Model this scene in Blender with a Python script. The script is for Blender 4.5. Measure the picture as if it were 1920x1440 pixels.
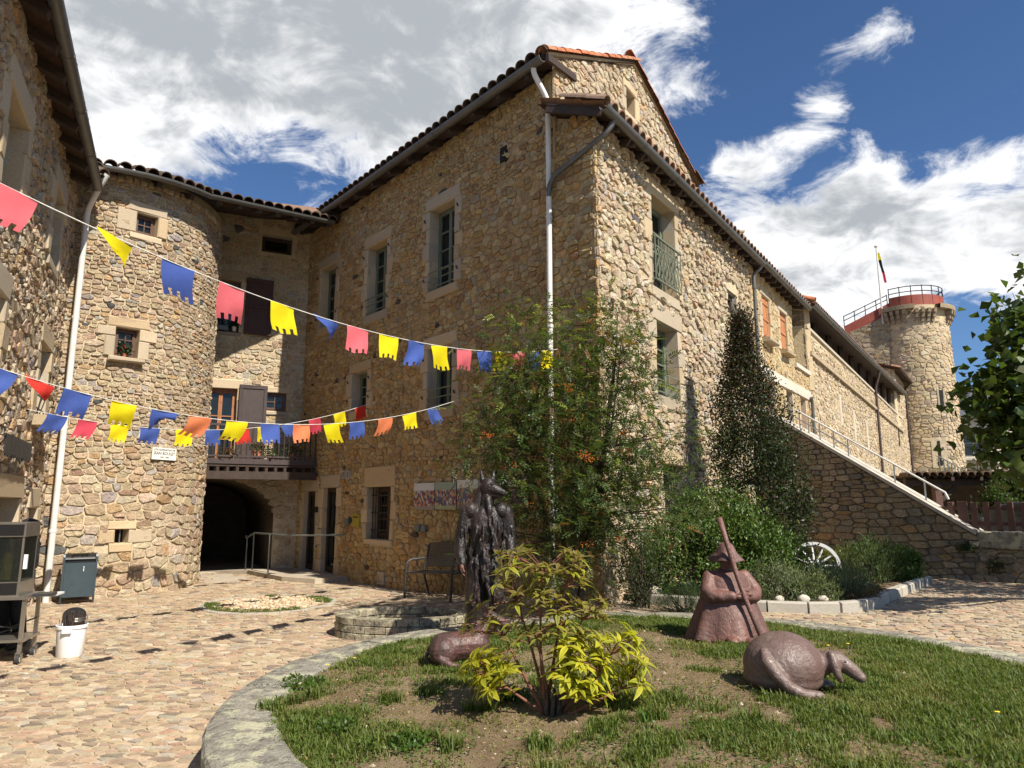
import bpy, math, random
import numpy as np
from mathutils import Vector, Matrix

# ------------------------------------------------------------------ scene, camera, sky, sun
for o in list(bpy.data.objects):
    bpy.data.objects.remove(o)
S = bpy.context.scene
COL = S.collection
rnd = random.Random(11)
nrng = np.random.default_rng(5)

CAM_H = 1.65
PITCH = math.atan(226 / 1331.0)
cam = bpy.data.cameras.new('camera')
cam.sensor_fit = 'HORIZONTAL'
cam.sensor_width = 36.0
cam.lens = 36.0 * 1331.0 / 1920.0
cam.clip_start = 0.05
cam.clip_end = 2000
camo = bpy.data.objects.new('camera', cam)
COL.objects.link(camo)
camo.location = (0, 0, CAM_H)
camo.rotation_euler = (math.pi / 2 + PITCH, 0, 0)
S.camera = camo

SUN_EL = math.radians(46.5)
SUN_H = Vector((0.664, -0.748, 0)).normalized()
SUN_V = Vector((SUN_H.x * math.cos(SUN_EL), SUN_H.y * math.cos(SUN_EL), math.sin(SUN_EL)))
sun = bpy.data.lights.new('sun', 'SUN')
sun.energy = 5.0
sun.angle = math.radians(0.53)
sun.color = (1.0, 0.93, 0.81)
suno = bpy.data.objects.new('sun', sun)
COL.objects.link(suno)
suno.location = (20, -20, 40)
suno.rotation_euler = SUN_V.to_track_quat('Z', 'Y').to_euler()

S.view_settings.view_transform = 'Standard'
S.view_settings.look = 'None'
S.view_settings.gamma = 1
S.view_settings.use_curve_mapping = False
S.view_settings.exposure = 0.66
S.cycles.max_bounces = 6
S.cycles.diffuse_bounces = 3
S.cycles.glossy_bounces = 3
S.cycles.transmission_bounces = 3
S.cycles.transparent_max_bounces = 8


def cam_ray(px, py):
    x = (px - 960) / 1331.0
    y = (720 - py) / 1331.0
    c, s = math.cos(PITCH), math.sin(PITCH)
    return Vector((x, c - s * y, s + c * y)).normalized()


def build_world():
    w = bpy.data.worlds.new('World')
    S.world = w
    w.use_nodes = True
    nt = w.node_tree
    nt.nodes.clear()
    N = nt.nodes.new
    L = nt.links.new
    out = N('ShaderNodeOutputWorld')
    bg = N('ShaderNodeBackground')
    bg.inputs[1].default_value = 0.076
    L(bg.outputs[0], out.inputs[0])
    sky = N('ShaderNodeTexSky')
    sky.sky_type = 'NISHITA'
    sky.sun_disc = False
    sky.sun_elevation = SUN_EL
    sky.sun_rotation = math.atan2(SUN_H.x, SUN_H.y)
    sky.altitude = 900
    sky.air_density = 1.0
    sky.dust_density = 0.35
    sky.ozone_density = 2.2
    tc = N('ShaderNodeTexCoord')
    d = tc.outputs['Generated']

    def math_(op, a, b=None, c=None, clamp=False):
        n = N('ShaderNodeMath')
        n.operation = op
        n.use_clamp = clamp
        for i, v in enumerate((a, b, c)):
            if v is None:
                continue
            if isinstance(v, (int, float)):
                n.inputs[i].default_value = v
            else:
                L(v, n.inputs[i])
        return n.outputs[0]

    def vmath(op, a, b=None):
        n = N('ShaderNodeVectorMath')
        n.operation = op
        for i, v in enumerate((a, b)):
            if v is None:
                continue
            if isinstance(v, (tuple, list, Vector)):
                n.inputs[i].default_value = tuple(v)
            else:
                L(v, n.inputs[i])
        return n

    # cloud layer: direction projected on a layer above, so clouds flatten to the horizon
    sep = N('ShaderNodeSeparateXYZ')
    L(d, sep.inputs[0])
    zz = math_('MAXIMUM', sep.outputs[2], 0.0)
    den = math_('ADD', zz, 0.32)
    cmb = N('ShaderNodeCombineXYZ')
    L(math_('DIVIDE', sep.outputs[0], den), cmb.inputs[0])
    L(math_('DIVIDE', sep.outputs[1], den), cmb.inputs[1])
    L(math_('MULTIPLY', sep.outputs[2], 0.8), cmb.inputs[2])

    def noise(scale, detail, rough, off=(0, 0, 0), dist=0.0):
        v = vmath('ADD', cmb.outputs[0], off).outputs[0]
        n = N('ShaderNodeTexNoise')
        n.inputs['Scale'].default_value = scale
        n.inputs['Detail'].default_value = detail
        n.inputs['Roughness'].default_value = rough
        n.inputs['Distortion'].default_value = dist
        L(v, n.inputs['Vector'])
        return n.outputs['Fac']

    base = noise(2.6, 7, 0.62, (3.1, 1.7, 0.4), 0.3)
    fine = noise(8.0, 6, 0.68, (0.3, 5.1, 2.0), 0.6)
    dens = math_('ADD', math_('MULTIPLY', base, 0.58), math_('MULTIPLY', fine, 0.50))
    dens = math_('SUBTRACT', dens, 0.025)
    # where the large cloud masses hang (world directions), positive = cloud, negative = clear air
    blobs = [((250, 40), 0.36, 0.16), ((620, 90), 0.32, 0.16), ((1000, -40), 0.30, 0.12), ((640, 210), 0.12, 0.05), ((800, 190), 0.12, 0.06),
             ((470, 300), 0.09, -0.10), ((600, 335), 0.09, -0.13), ((700, 320), 0.07, -0.10), ((370, 275), 0.07, -0.05),
             ((1560, 150), 0.22, -0.19), ((1320, 260), 0.13, -0.13), ((1850, 60), 0.22, -0.19), ((1420, 20), 0.12, -0.11), ((1720, 230), 0.09, -0.10),
             ((1520, 115), 0.045, 0.11), ((1565, 92), 0.045, 0.12), ((1610, 75), 0.05, 0.13), ((1655, 55), 0.045, 0.12), ((1700, 35), 0.045, 0.11),
             ((1345, 312), 0.045, 0.09), ((1390, 298), 0.045, 0.10), ((1435, 275), 0.05, 0.12), ((1485, 250), 0.045, 0.12), ((1535, 228), 0.045, 0.13), ((1590, 208), 0.045, 0.13), ((1260, 175), 0.045, 0.09), ((1300, 152), 0.045, 0.11), ((1345, 132), 0.045, 0.11), ((1500, 355), 0.05, -0.08),
             ((1560, 500), 0.19, 0.20), ((1870, 390), 0.15, 0.27), ((1640, 365), 0.06, 0.20), ((1480, 420), 0.09, 0.15), ((1800, 690), 0.09, -0.24), ((1705, 330), 0.025, -0.12),
             ((1280, 40), 0.10, 0.08)]
    for (p, s, wgt) in blobs:
        c = cam_ray(*p)
        k = 2.0 / (s * s)      # exp(-|d-c|^2 / s^2) for unit vectors
        g = math_('EXPONENT', math_('MULTIPLY_ADD', vmath('DOT_PRODUCT', d, c).outputs['Value'], k, -k))
        dens = math_('MULTIPLY_ADD', g, wgt, dens)
    ramp = N('ShaderNodeMapRange')
    ramp.interpolation_type = 'SMOOTHSTEP'
    ramp.inputs['From Min'].default_value = 0.515
    ramp.inputs['From Max'].default_value = 0.67
    L(dens, ramp.inputs['Value'])
    cover = ramp.outputs[0]
    # thicker cloud is greyer underneath
    thick = N('ShaderNodeMapRange')
    thick.interpolation_type = 'SMOOTHSTEP'
    thick.inputs['From Min'].default_value = 0.60
    thick.inputs['From Max'].default_value = 0.90
    shade = noise(4.2, 4, 0.6, (7.3, 2.2, 1.1), 0.4)
    L(math_('MULTIPLY_ADD', math_('SUBTRACT', shade, 0.5), 1.0, dens), thick.inputs['Value'])
    cc = N('ShaderNodeMix')
    cc.data_type = 'RGBA'
    cc.inputs['A'].default_value = (9.6, 9.6, 9.6, 1)
    cc.inputs['B'].default_value = (3.9, 4.2, 4.5, 1)
    L(thick.outputs[0], cc.inputs['Factor'])
    mix = N('ShaderNodeMix')
    mix.data_type = 'RGBA'
    L(cover, mix.inputs['Factor'])
    skm = N('ShaderNodeMix')
    skm.data_type = 'RGBA'
    skm.blend_type = 'MULTIPLY'
    skm.inputs['Factor'].default_value = 1.0
    skm.inputs['B'].default_value = (0.60, 0.78, 0.98, 1)
    L(sky.outputs[0], skm.inputs['A'])
    L(skm.outputs['Result'], mix.inputs['A'])
    L(cc.outputs['Result'], mix.inputs['B'])
    L(mix.outputs['Result'], bg.inputs[0])


build_world()

# ------------------------------------------------------------------ materials
MATS = {}


def new_mat(name):
    m = bpy.data.materials.new(name)
    m.use_nodes = True
    nt = m.node_tree
    nt.nodes.clear()
    out = nt.nodes.new('ShaderNodeOutputMaterial')
    b = nt.nodes.new('ShaderNodeBsdfPrincipled')
    nt.links.new(b.outputs[0], out.inputs[0])
    MATS[name] = m
    return m, nt, b, out


def tex_noise(nt, scale, detail=6, rough=0.6, vec=None, dist=0.0):
    n = nt.nodes.new('ShaderNodeTexNoise')
    n.inputs['Scale'].default_value = scale
    n.inputs['Detail'].default_value = detail
    n.inputs['Roughness'].default_value = rough
    n.inputs['Distortion'].default_value = dist
    if vec is not None:
        nt.links.new(vec, n.inputs['Vector'])
    return n


def ramp(nt, fac, stops):
    r = nt.nodes.new('ShaderNodeValToRGB')
    e = r.color_ramp.elements
    while len(e) > 1:
        e.remove(e[-1])
    e[0].position = stops[0][0]
    e[0].color = (*stops[0][1], 1)
    for p, c in stops[1:]:
        x = e.new(p)
        x.color = (*c, 1)
    nt.links.new(fac, r.inputs['Fac'])
    return r.outputs['Color']


def mixc(nt, a, b, fac, mode='MIX'):
    m = nt.nodes.new('ShaderNodeMix')
    m.data_type = 'RGBA'
    m.blend_type = mode
    for k, v in (('A', a), ('B', b)):
        if isinstance(v, (tuple, list)):
            m.inputs[k].default_value = (*v[:3], 1)
        else:
            nt.links.new(v, m.inputs[k])
    if isinstance(fac, (int, float)):
        m.inputs['Factor'].default_value = fac
    else:
        nt.links.new(fac, m.inputs['Factor'])
    return m.outputs['Result']


def mrange(nt, v, a, b, c=0.0, d=1.0):
    n = nt.nodes.new('ShaderNodeMapRange')
    n.inputs['From Min'].default_value = a
    n.inputs['From Max'].default_value = b
    n.inputs['To Min'].default_value = c
    n.inputs['To Max'].default_value = d
    nt.links.new(v, n.inputs['Value'])
    return n.outputs[0]


def bump(nt, b, h, strength, dist):
    n = nt.nodes.new('ShaderNodeBump')
    n.inputs['Strength'].default_value = strength
    n.inputs['Distance'].default_value = dist
    nt.links.new(h, n.inputs['Height'])
    nt.links.new(n.outputs[0], b.inputs['Normal'])


def wpos(nt):
    # world position, so neighbouring objects do not repeat the same pattern
    g = nt.nodes.new('ShaderNodeNewGeometry')
    return g.outputs['Position']


def attr(nt, name='col'):
    a = nt.nodes.new('ShaderNodeAttribute')
    a.attribute_name = name
    return a.outputs['Color']


def mat_plain(name, col, rough=0.7, metal=0.0, var=0.25, scale=8.0, bmp=0.2, bscale=60.0, spec=0.5, bdist=0.01):
    m, nt, b, out = new_mat(name)
    p = wpos(nt)
    n = tex_noise(nt, scale, 4, 0.65, p)
    f = mrange(nt, n.outputs['Fac'], 0.25, 0.75, 1 - var, 1 + var)
    c = nt.nodes.new('ShaderNodeVectorMath')
    c.operation = 'SCALE'
    c.inputs[0].default_value = col
    nt.links.new(f, c.inputs['Scale'])
    nt.links.new(c.outputs[0], b.inputs['Base Color'])
    b.inputs['Roughness'].default_value = rough
    b.inputs['Metallic'].default_value = metal
    b.inputs['Specular IOR Level'].default_value = spec
    if bmp > 0:
        n2 = tex_noise(nt, bscale, 3, 0.65, p)
        bump(nt, b, n2.outputs['Fac'], bmp, bdist)
    return m


def mat_attr(name, rough=0.9, speck=0.35, scale=14.0, bmp=0.7, bdist=0.02, bscale=22.0, lichen=None, spec=0.25):
    """stone-like: vertex colour gives each piece its own tint, noise gives grain and stains"""
    m, nt, b, out = new_mat(name)
    p = wpos(nt)
    a = attr(nt)
    n1 = tex_noise(nt, scale, 5, 0.8, p)
    f1 = mrange(nt, n1.outputs['Fac'], 0.30, 0.70, 1 - speck, 1 + speck)
    sc = nt.nodes.new('ShaderNodeVectorMath')
    sc.operation = 'SCALE'
    nt.links.new(a, sc.inputs[0])
    nt.links.new(f1, sc.inputs['Scale'])
    col = sc.outputs[0]
    n0 = tex_noise(nt, 0.55, 3, 0.6, p)
    col = mixc(nt, col, (0.30, 0.24, 0.16), mrange(nt, n0.outputs['Fac'], 0.50, 0.75, 0.0, 0.25), 'MIX')
    if lichen:
        n4 = tex_noise(nt, 5.0, 5, 0.72, p)
        col = mixc(nt, col, lichen, mrange(nt, n4.outputs['Fac'], 0.50, 0.58, 0.0, 0.75), 'MIX')
        n5 = tex_noise(nt, 11.0, 6, 0.75, p)
        col = mixc(nt, col, (0.085, 0.080, 0.070), mrange(nt, n5.outputs['Fac'], 0.53, 0.62, 0.0, 0.75), 'MIX')
    nt.links.new(col, b.inputs['Base Color'])
    b.inputs['Roughness'].default_value = rough
    b.inputs['Specular IOR Level'].default_value = spec
    n2 = tex_noise(nt, bscale, 3, 0.8, p)
    bump(nt, b, n2.outputs['Fac'], bmp, bdist)
    return m


def mat_leaf(name, rough=0.45, trans=0.35, spec=0.4, veins=False):
    m, nt, b, out = new_mat(name)
    a = attr(nt)
    p = wpos(nt)
    n = tex_noise(nt, 9.0, 4, 0.6, p)
    col = mixc(nt, a, (0, 0, 0), mrange(nt, n.outputs['Fac'], 0.35, 0.7, 0.25, 0.0))
    nt.links.new(col, b.inputs['Base Color'])
    b.inputs['Roughness'].default_value = rough
    b.inputs['Specular IOR Level'].default_value = spec
    t = nt.nodes.new('ShaderNodeBsdfTranslucent')
    sc = nt.nodes.new('ShaderNodeVectorMath')
    sc.operation = 'MULTIPLY'
    nt.links.new(a, sc.inputs[0])
    sc.inputs[1].default_value = (1.25, 1.35, 0.6)
    nt.links.new(sc.outputs[0], t.inputs['Color'])
    mx = nt.nodes.new('ShaderNodeMixShader')
    mx.inputs[0].default_value = trans
    nt.links.new(b.outputs[0], mx.inputs[1])
    nt.links.new(t.outputs[0], mx.inputs[2])
    nt.links.new(mx.outputs[0], out.inputs[0])
    return m


def mat_cloth(name, col, trans=0.35):
    m, nt, b, out = new_mat(name)
    p = wpos(nt)
    n = tex_noise(nt, 25, 4, 0.6, p)
    c = mixc(nt, col, (0, 0, 0), mrange(nt, n.outputs['Fac'], 0.3, 0.8, 0.0, 0.14))
    nt.links.new(c, b.inputs['Base Color'])
    b.inputs['Roughness'].default_value = 0.75
    b.inputs['Specular IOR Level'].default_value = 0.15
    t = nt.nodes.new('ShaderNodeBsdfTranslucent')
    t.inputs['Color'].default_value = (*col, 1)
    mx = nt.nodes.new('ShaderNodeMixShader')
    mx.inputs[0].default_value = trans
    nt.links.new(b.outputs[0], mx.inputs[1])
    nt.links.new(t.outputs[0], mx.inputs[2])
    nt.links.new(mx.outputs[0], out.inputs[0])
    return m


mat_attr('stone', bscale=21, bdist=0.045, bmp=0.9, speck=.36, scale=13)
mat_attr('stone_far', bscale=9, bdist=0.03, bmp=0.6, speck=0.25, scale=6)
mat_plain('mortar', (0.46, 0.36, 0.225), 0.95, var=0.22, scale=5, bmp=0.7, bscale=35, bdist=0.03, spec=0.2)
mat_plain('mortar_pale', (0.52, 0.43, 0.29), 0.95, var=0.22, scale=5, bmp=0.7, bscale=35, bdist=0.03, spec=0.2)
mat_plain('mortar_far', (0.52, 0.42, 0.27), 0.95, var=0.2, scale=4, bmp=0.6, bscale=18, bdist=0.04, spec=0.2)
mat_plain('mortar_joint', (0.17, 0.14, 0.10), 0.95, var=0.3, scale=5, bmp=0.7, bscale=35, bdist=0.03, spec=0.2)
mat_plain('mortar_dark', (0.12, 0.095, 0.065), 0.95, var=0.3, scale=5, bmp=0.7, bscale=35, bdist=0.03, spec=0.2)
mat_attr('granite', speck=0.22, scale=45, bmp=0.35, bdist=0.008, bscale=70)
mat_attr('rim_stone', speck=0.5, scale=9, bmp=0.9, bdist=0.03, bscale=30, lichen=(0.50, 0.48, 0.32))
mat_attr('paver', speck=0.28, scale=14, bmp=0.6, bdist=0.012, bscale=35, spec=0.25)
mat_plain('paving_joint', (0.42, 0.335, 0.225), 0.95, var=0.3, scale=6, bmp=0.6, bscale=90, bdist=0.008)
mat_plain('slab_stone', (0.40, 0.34, 0.26), 0.9, var=0.2, scale=3, bmp=0.4, bscale=50, bdist=0.008)
mat_attr('tile', speck=0.4, scale=12, bmp=0.4, bdist=0.008, bscale=50)
mat_plain('zinc', (0.13, 0.13, 0.125), 0.5, metal=0.4, var=0.2, scale=4, bmp=0.05)
mat_plain('pipe_white', (0.66, 0.64, 0.60), 0.5, var=0.12, scale=3, bmp=0.08)
mat_plain('pipe_brown', (0.07, 0.045, 0.04), 0.5, var=0.15, scale=3, bmp=0.05)
mat_plain('wood_dark', (0.045, 0.028, 0.020), 0.75, var=0.35, scale=10, bmp=0.4, bscale=70)
mat_plain('wood_redbrown', (0.065, 0.026, 0.020), 0.65, var=0.3, scale=9, bmp=0.3, bscale=90)
mat_plain('wood_shutter', (0.050, 0.034, 0.032), 0.6, var=0.25, scale=9, bmp=0.25, bscale=90)
mat_plain('wood_orange', (0.42, 0.17, 0.06), 0.6, var=0.3, scale=9, bmp=0.25, bscale=90)
mat_plain('wood_door', (0.33, 0.13, 0.045), 0.5, var=0.25, scale=9, bmp=0.2, bscale=90)
mat_plain('wood_red', (0.24, 0.045, 0.028), 0.6, var=0.2, scale=9, bmp=0.2, bscale=90)
mat_plain('wood_fence', (0.105, 0.050, 0.038), 0.7, var=0.3, scale=9, bmp=0.3, bscale=90)
mat_plain('frame_green', (0.135, 0.155, 0.105), 0.55, var=0.15, scale=12, bmp=0.1)
mat_plain('frame_brown', (0.10, 0.050, 0.028), 0.55, var=0.2, scale=12, bmp=0.1)
mat_plain('iron', (0.020, 0.020, 0.021), 0.5, metal=0.3, var=0.2, bmp=0.15)
mat_plain('bench_metal', (0.042, 0.044, 0.046), 0.45, metal=0.2, var=0.15, bmp=0.05)
mat_plain('rail_grey', (0.16, 0.17, 0.155), 0.45, metal=0.5, var=0.15, bmp=0.05)
mat_plain('rail_white', (0.55, 0.54, 0.50), 0.5, var=0.1, bmp=0.05)
mat_plain('coping', (0.40, 0.365, 0.31), 0.9, var=0.2, scale=6, bmp=0.3, bscale=50)
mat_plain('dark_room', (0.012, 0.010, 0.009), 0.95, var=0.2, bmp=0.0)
mat_plain('curtain', (0.62, 0.60, 0.56), 0.9, var=0.12, scale=5, bmp=0.3, bscale=12, bdist=0.03)
mat_plain('steel', (0.42, 0.40, 0.36), 0.32, metal=0.85, var=0.15, bmp=0.04)
mat_plain('black_plastic', (0.012, 0.012, 0.013), 0.4, var=0.1, bmp=0.04)
mat_plain('bin_paint', (0.043, 0.064, 0.078), 0.42, var=0.12, bmp=0.06)
mat_plain('white_plastic', (0.78, 0.78, 0.77), 0.35, var=0.05, bmp=0.02)
mat_plain('rubber', (0.03, 0.03, 0.03), 0.7, bmp=0.05)
mat_plain('rust_iron', (0.055, 0.032, 0.022), 0.8, var=0.5, scale=40, bmp=0.3)
mat_plain('tower_cladding', (0.26, 0.055, 0.030), 0.6, var=0.25, scale=2, bmp=0.1)
mat_plain('cream_render', (0.62, 0.55, 0.44), 0.9, var=0.08, scale=2, bmp=0.2)
mat_plain('slate', (0.055, 0.060, 0.070), 0.6, var=0.3, scale=6, bmp=0.3)
mat_plain('bark', (0.085, 0.062, 0.045), 0.9, var=0.4, scale=18, bmp=0.8, bscale=55, bdist=0.02)
mat_plain('twig_red', (0.17, 0.065, 0.038), 0.7, var=0.35, scale=18, bmp=0.4, bscale=70)
mat_plain('cord', (0.68, 0.66, 0.60), 0.8, bmp=0)
mat_plain('cloth_black', (0.014, 0.015, 0.019), 0.85, var=0.3, bmp=0.5, bscale=40)
mat_plain('skin', (0.42, 0.23, 0.16), 0.6, var=0.1, bmp=0.1)
mat_plain('hair', (0.02, 0.015, 0.012), 0.7, bmp=0.4)
mat_plain('car_paint', (0.075, 0.080, 0.088), 0.25, metal=0.5, var=0.06, bmp=0.0)
mat_plain('paint_white', (0.76, 0.75, 0.72), 0.55, var=0.12, scale=14, bmp=0.15)
mat_plain('berry', (0.62, 0.15, 0.02), 0.4, var=0.3, scale=30, bmp=0)
mat_plain('flower_pink', (0.75, 0.10, 0.20), 0.6, var=0.2, bmp=0)
mat_plain('flower_red', (0.70, 0.03, 0.05), 0.6, var=0.2, bmp=0)
mat_plain('flower_yellow', (0.85, 0.62, 0.02), 0.6, var=0.1, bmp=0)
mat_plain('terracotta', (0.36, 0.14, 0.07), 0.8, var=0.2, bmp=0.1)
mat_plain('brass', (0.34, 0.27, 0.03), 0.5, var=0.1, bmp=0.03)
mat_plain('enamel_grey', (0.12, 0.14, 0.14), 0.5, var=0.1, bmp=0.03)
mat_plain('enamel_white', (0.74, 0.73, 0.68), 0.5, var=0.06, bmp=0.02)
mat_plain('letter_black', (0.03, 0.032, 0.035), 0.6, var=0.1, bmp=0)
mat_plain('rock_pale', (0.50, 0.45, 0.37), 0.85, var=0.25, scale=6, bmp=0.6, bscale=30, bdist=0.02)
mat_leaf('leaf')
mat_leaf('leaf_gloss', rough=0.45, trans=0.22, spec=0.3)
mat_leaf('leaf_yellow', rough=0.4, trans=0.4)
mat_leaf('grass_blade', rough=0.55, trans=0.35, spec=0.3)
for n_, c_ in dict(pink=(0.80, 0.17, 0.20), yellow=(0.86, 0.72, 0.015), blue=(0.075, 0.13, 0.44), orange=(0.82, 0.25, 0.11), red=(0.72, 0.055, 0.04), rose=(0.62, 0.07, 0.11)).items():
    mat_cloth('flag_' + n_, c_)


def mat_glass():
    m, nt, b, out = new_mat('glass')
    b.inputs['Base Color'].default_value = (0.02, 0.024, 0.024, 1)
    b.inputs['Roughness'].default_value = 0.04
    b.inputs['Specular IOR Level'].default_value = 0.9
    t = nt.nodes.new('ShaderNodeBsdfTransparent')
    t.inputs['Color'].default_value = (0.80, 0.84, 0.82, 1)
    mx = nt.nodes.new('ShaderNodeMixShader')
    mx.inputs[0].default_value = 0.55
    n = tex_noise(nt, 1.3, 2, 0.5, wpos(nt))
    bump(nt, b, n.outputs['Fac'], 0.15, 0.05)
    nt.links.new(b.outputs[0], mx.inputs[1])
    nt.links.new(t.outputs[0], mx.inputs[2])
    nt.links.new(mx.outputs[0], out.inputs[0])


mat_glass()


def mat_statue(name, col, col2, rough):
    m, nt, b, out = new_mat(name)
    p = wpos(nt)
    n = tex_noise(nt, 3.5, 7, 0.65, p, 0.6)
    c = mixc(nt, col, col2, mrange(nt, n.outputs['Fac'], 0.40, 0.66))
    n3 = tex_noise(nt, 38, 5, 0.7, p)
    c = mixc(nt, c, (0.24, 0.19, 0.17), mrange(nt, n3.outputs['Fac'], 0.60, 0.78, 0.0, 0.5))
    nt.links.new(c, b.inputs['Base Color'])
    r = mrange(nt, n.outputs['Fac'], 0.3, 0.7, rough - 0.07, rough + 0.13)
    nt.links.new(r, b.inputs['Roughness'])
    b.inputs['Specular IOR Level'].default_value = 0.5
    n2 = tex_noise(nt, 26, 6, 0.6, p, 0.8)
    bump(nt, b, n2.outputs['Fac'], 0.6, 0.02)


mat_statue('statue_clay', (0.170, 0.078, 0.060), (0.090, 0.048, 0.040), 0.48)
mat_statue('statue_grey', (0.165, 0.115, 0.095), (0.115, 0.066, 0.054), 0.36)
mat_statue('statue_calf', (0.105, 0.045, 0.036), (0.030, 0.024, 0.022), 0.42)
mat_statue('statue_dark', (0.012, 0.010, 0.009), (0.030, 0.016, 0.014), 0.40)


def mat_soil():
    m, nt, b, out = new_mat('soil')
    p = wpos(nt)
    n = tex_noise(nt, 1.6, 8, 0.65, p)
    c = ramp(nt, n.outputs['Fac'], [(0.3, (0.22, 0.15, 0.09)), (0.5, (0.32, 0.23, 0.14)), (0.68, (0.40, 0.31, 0.19))])
    n3 = tex_noise(nt, 50, 5, 0.8, p)
    c = mixc(nt, c, (0.10, 0.065, 0.04), mrange(nt, n3.outputs['Fac'], 0.5, 0.75, 0, 0.75))
    nt.links.new(c, b.inputs['Base Color'])
    b.inputs['Roughness'].default_value = 0.97
    b.inputs['Specular IOR Level'].default_value = 0.1
    n2 = tex_noise(nt, 30, 6, 0.8, p)
    bump(nt, b, n2.outputs['Fac'], 1.0, 0.05)


mat_soil()
mat_plain('ground_far', (0.17, 0.15, 0.11), 0.95, var=0.2, bmp=0.2, scale=2)

# ------------------------------------------------------------------ mesh and object helpers
WM = {}      # object -> world matrix (kept by hand, no depsgraph needed)


def empty(name, loc, rotz=0.0, label=None, cat=None, group=None, kind=None):
    o = bpy.data.objects.new(name, None)
    COL.objects.link(o)
    o.location = loc
    o.rotation_euler = (0, 0, rotz)
    o.empty_display_size = 0.2
    WM[o] = Matrix.Translation(Vector(loc)) @ Matrix.Rotation(rotz, 4, 'Z')
    tag(o, label, cat, group, kind)
    return o


def tag(o, label=None, cat=None, group=None, kind=None):
    if label:
        o['label'] = label
    if cat:
        o['category'] = cat
    if group:
        o['group'] = group
    if kind:
        o['kind'] = kind
    return o


def link(name, me, mat, parent=None, local=False):
    o = bpy.data.objects.new(name, me)
    COL.objects.link(o)
    if mat is not None and not me.materials:
        me.materials.append(MATS[mat])
    if parent is not None:
        o.parent = parent
        if not local:
            o.matrix_parent_inverse = WM[parent].inverted()
            WM[o] = Matrix.Identity(4)
        else:
            WM[o] = WM[parent].copy()
    else:
        WM[o] = Matrix.Identity(4)
    return o


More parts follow.
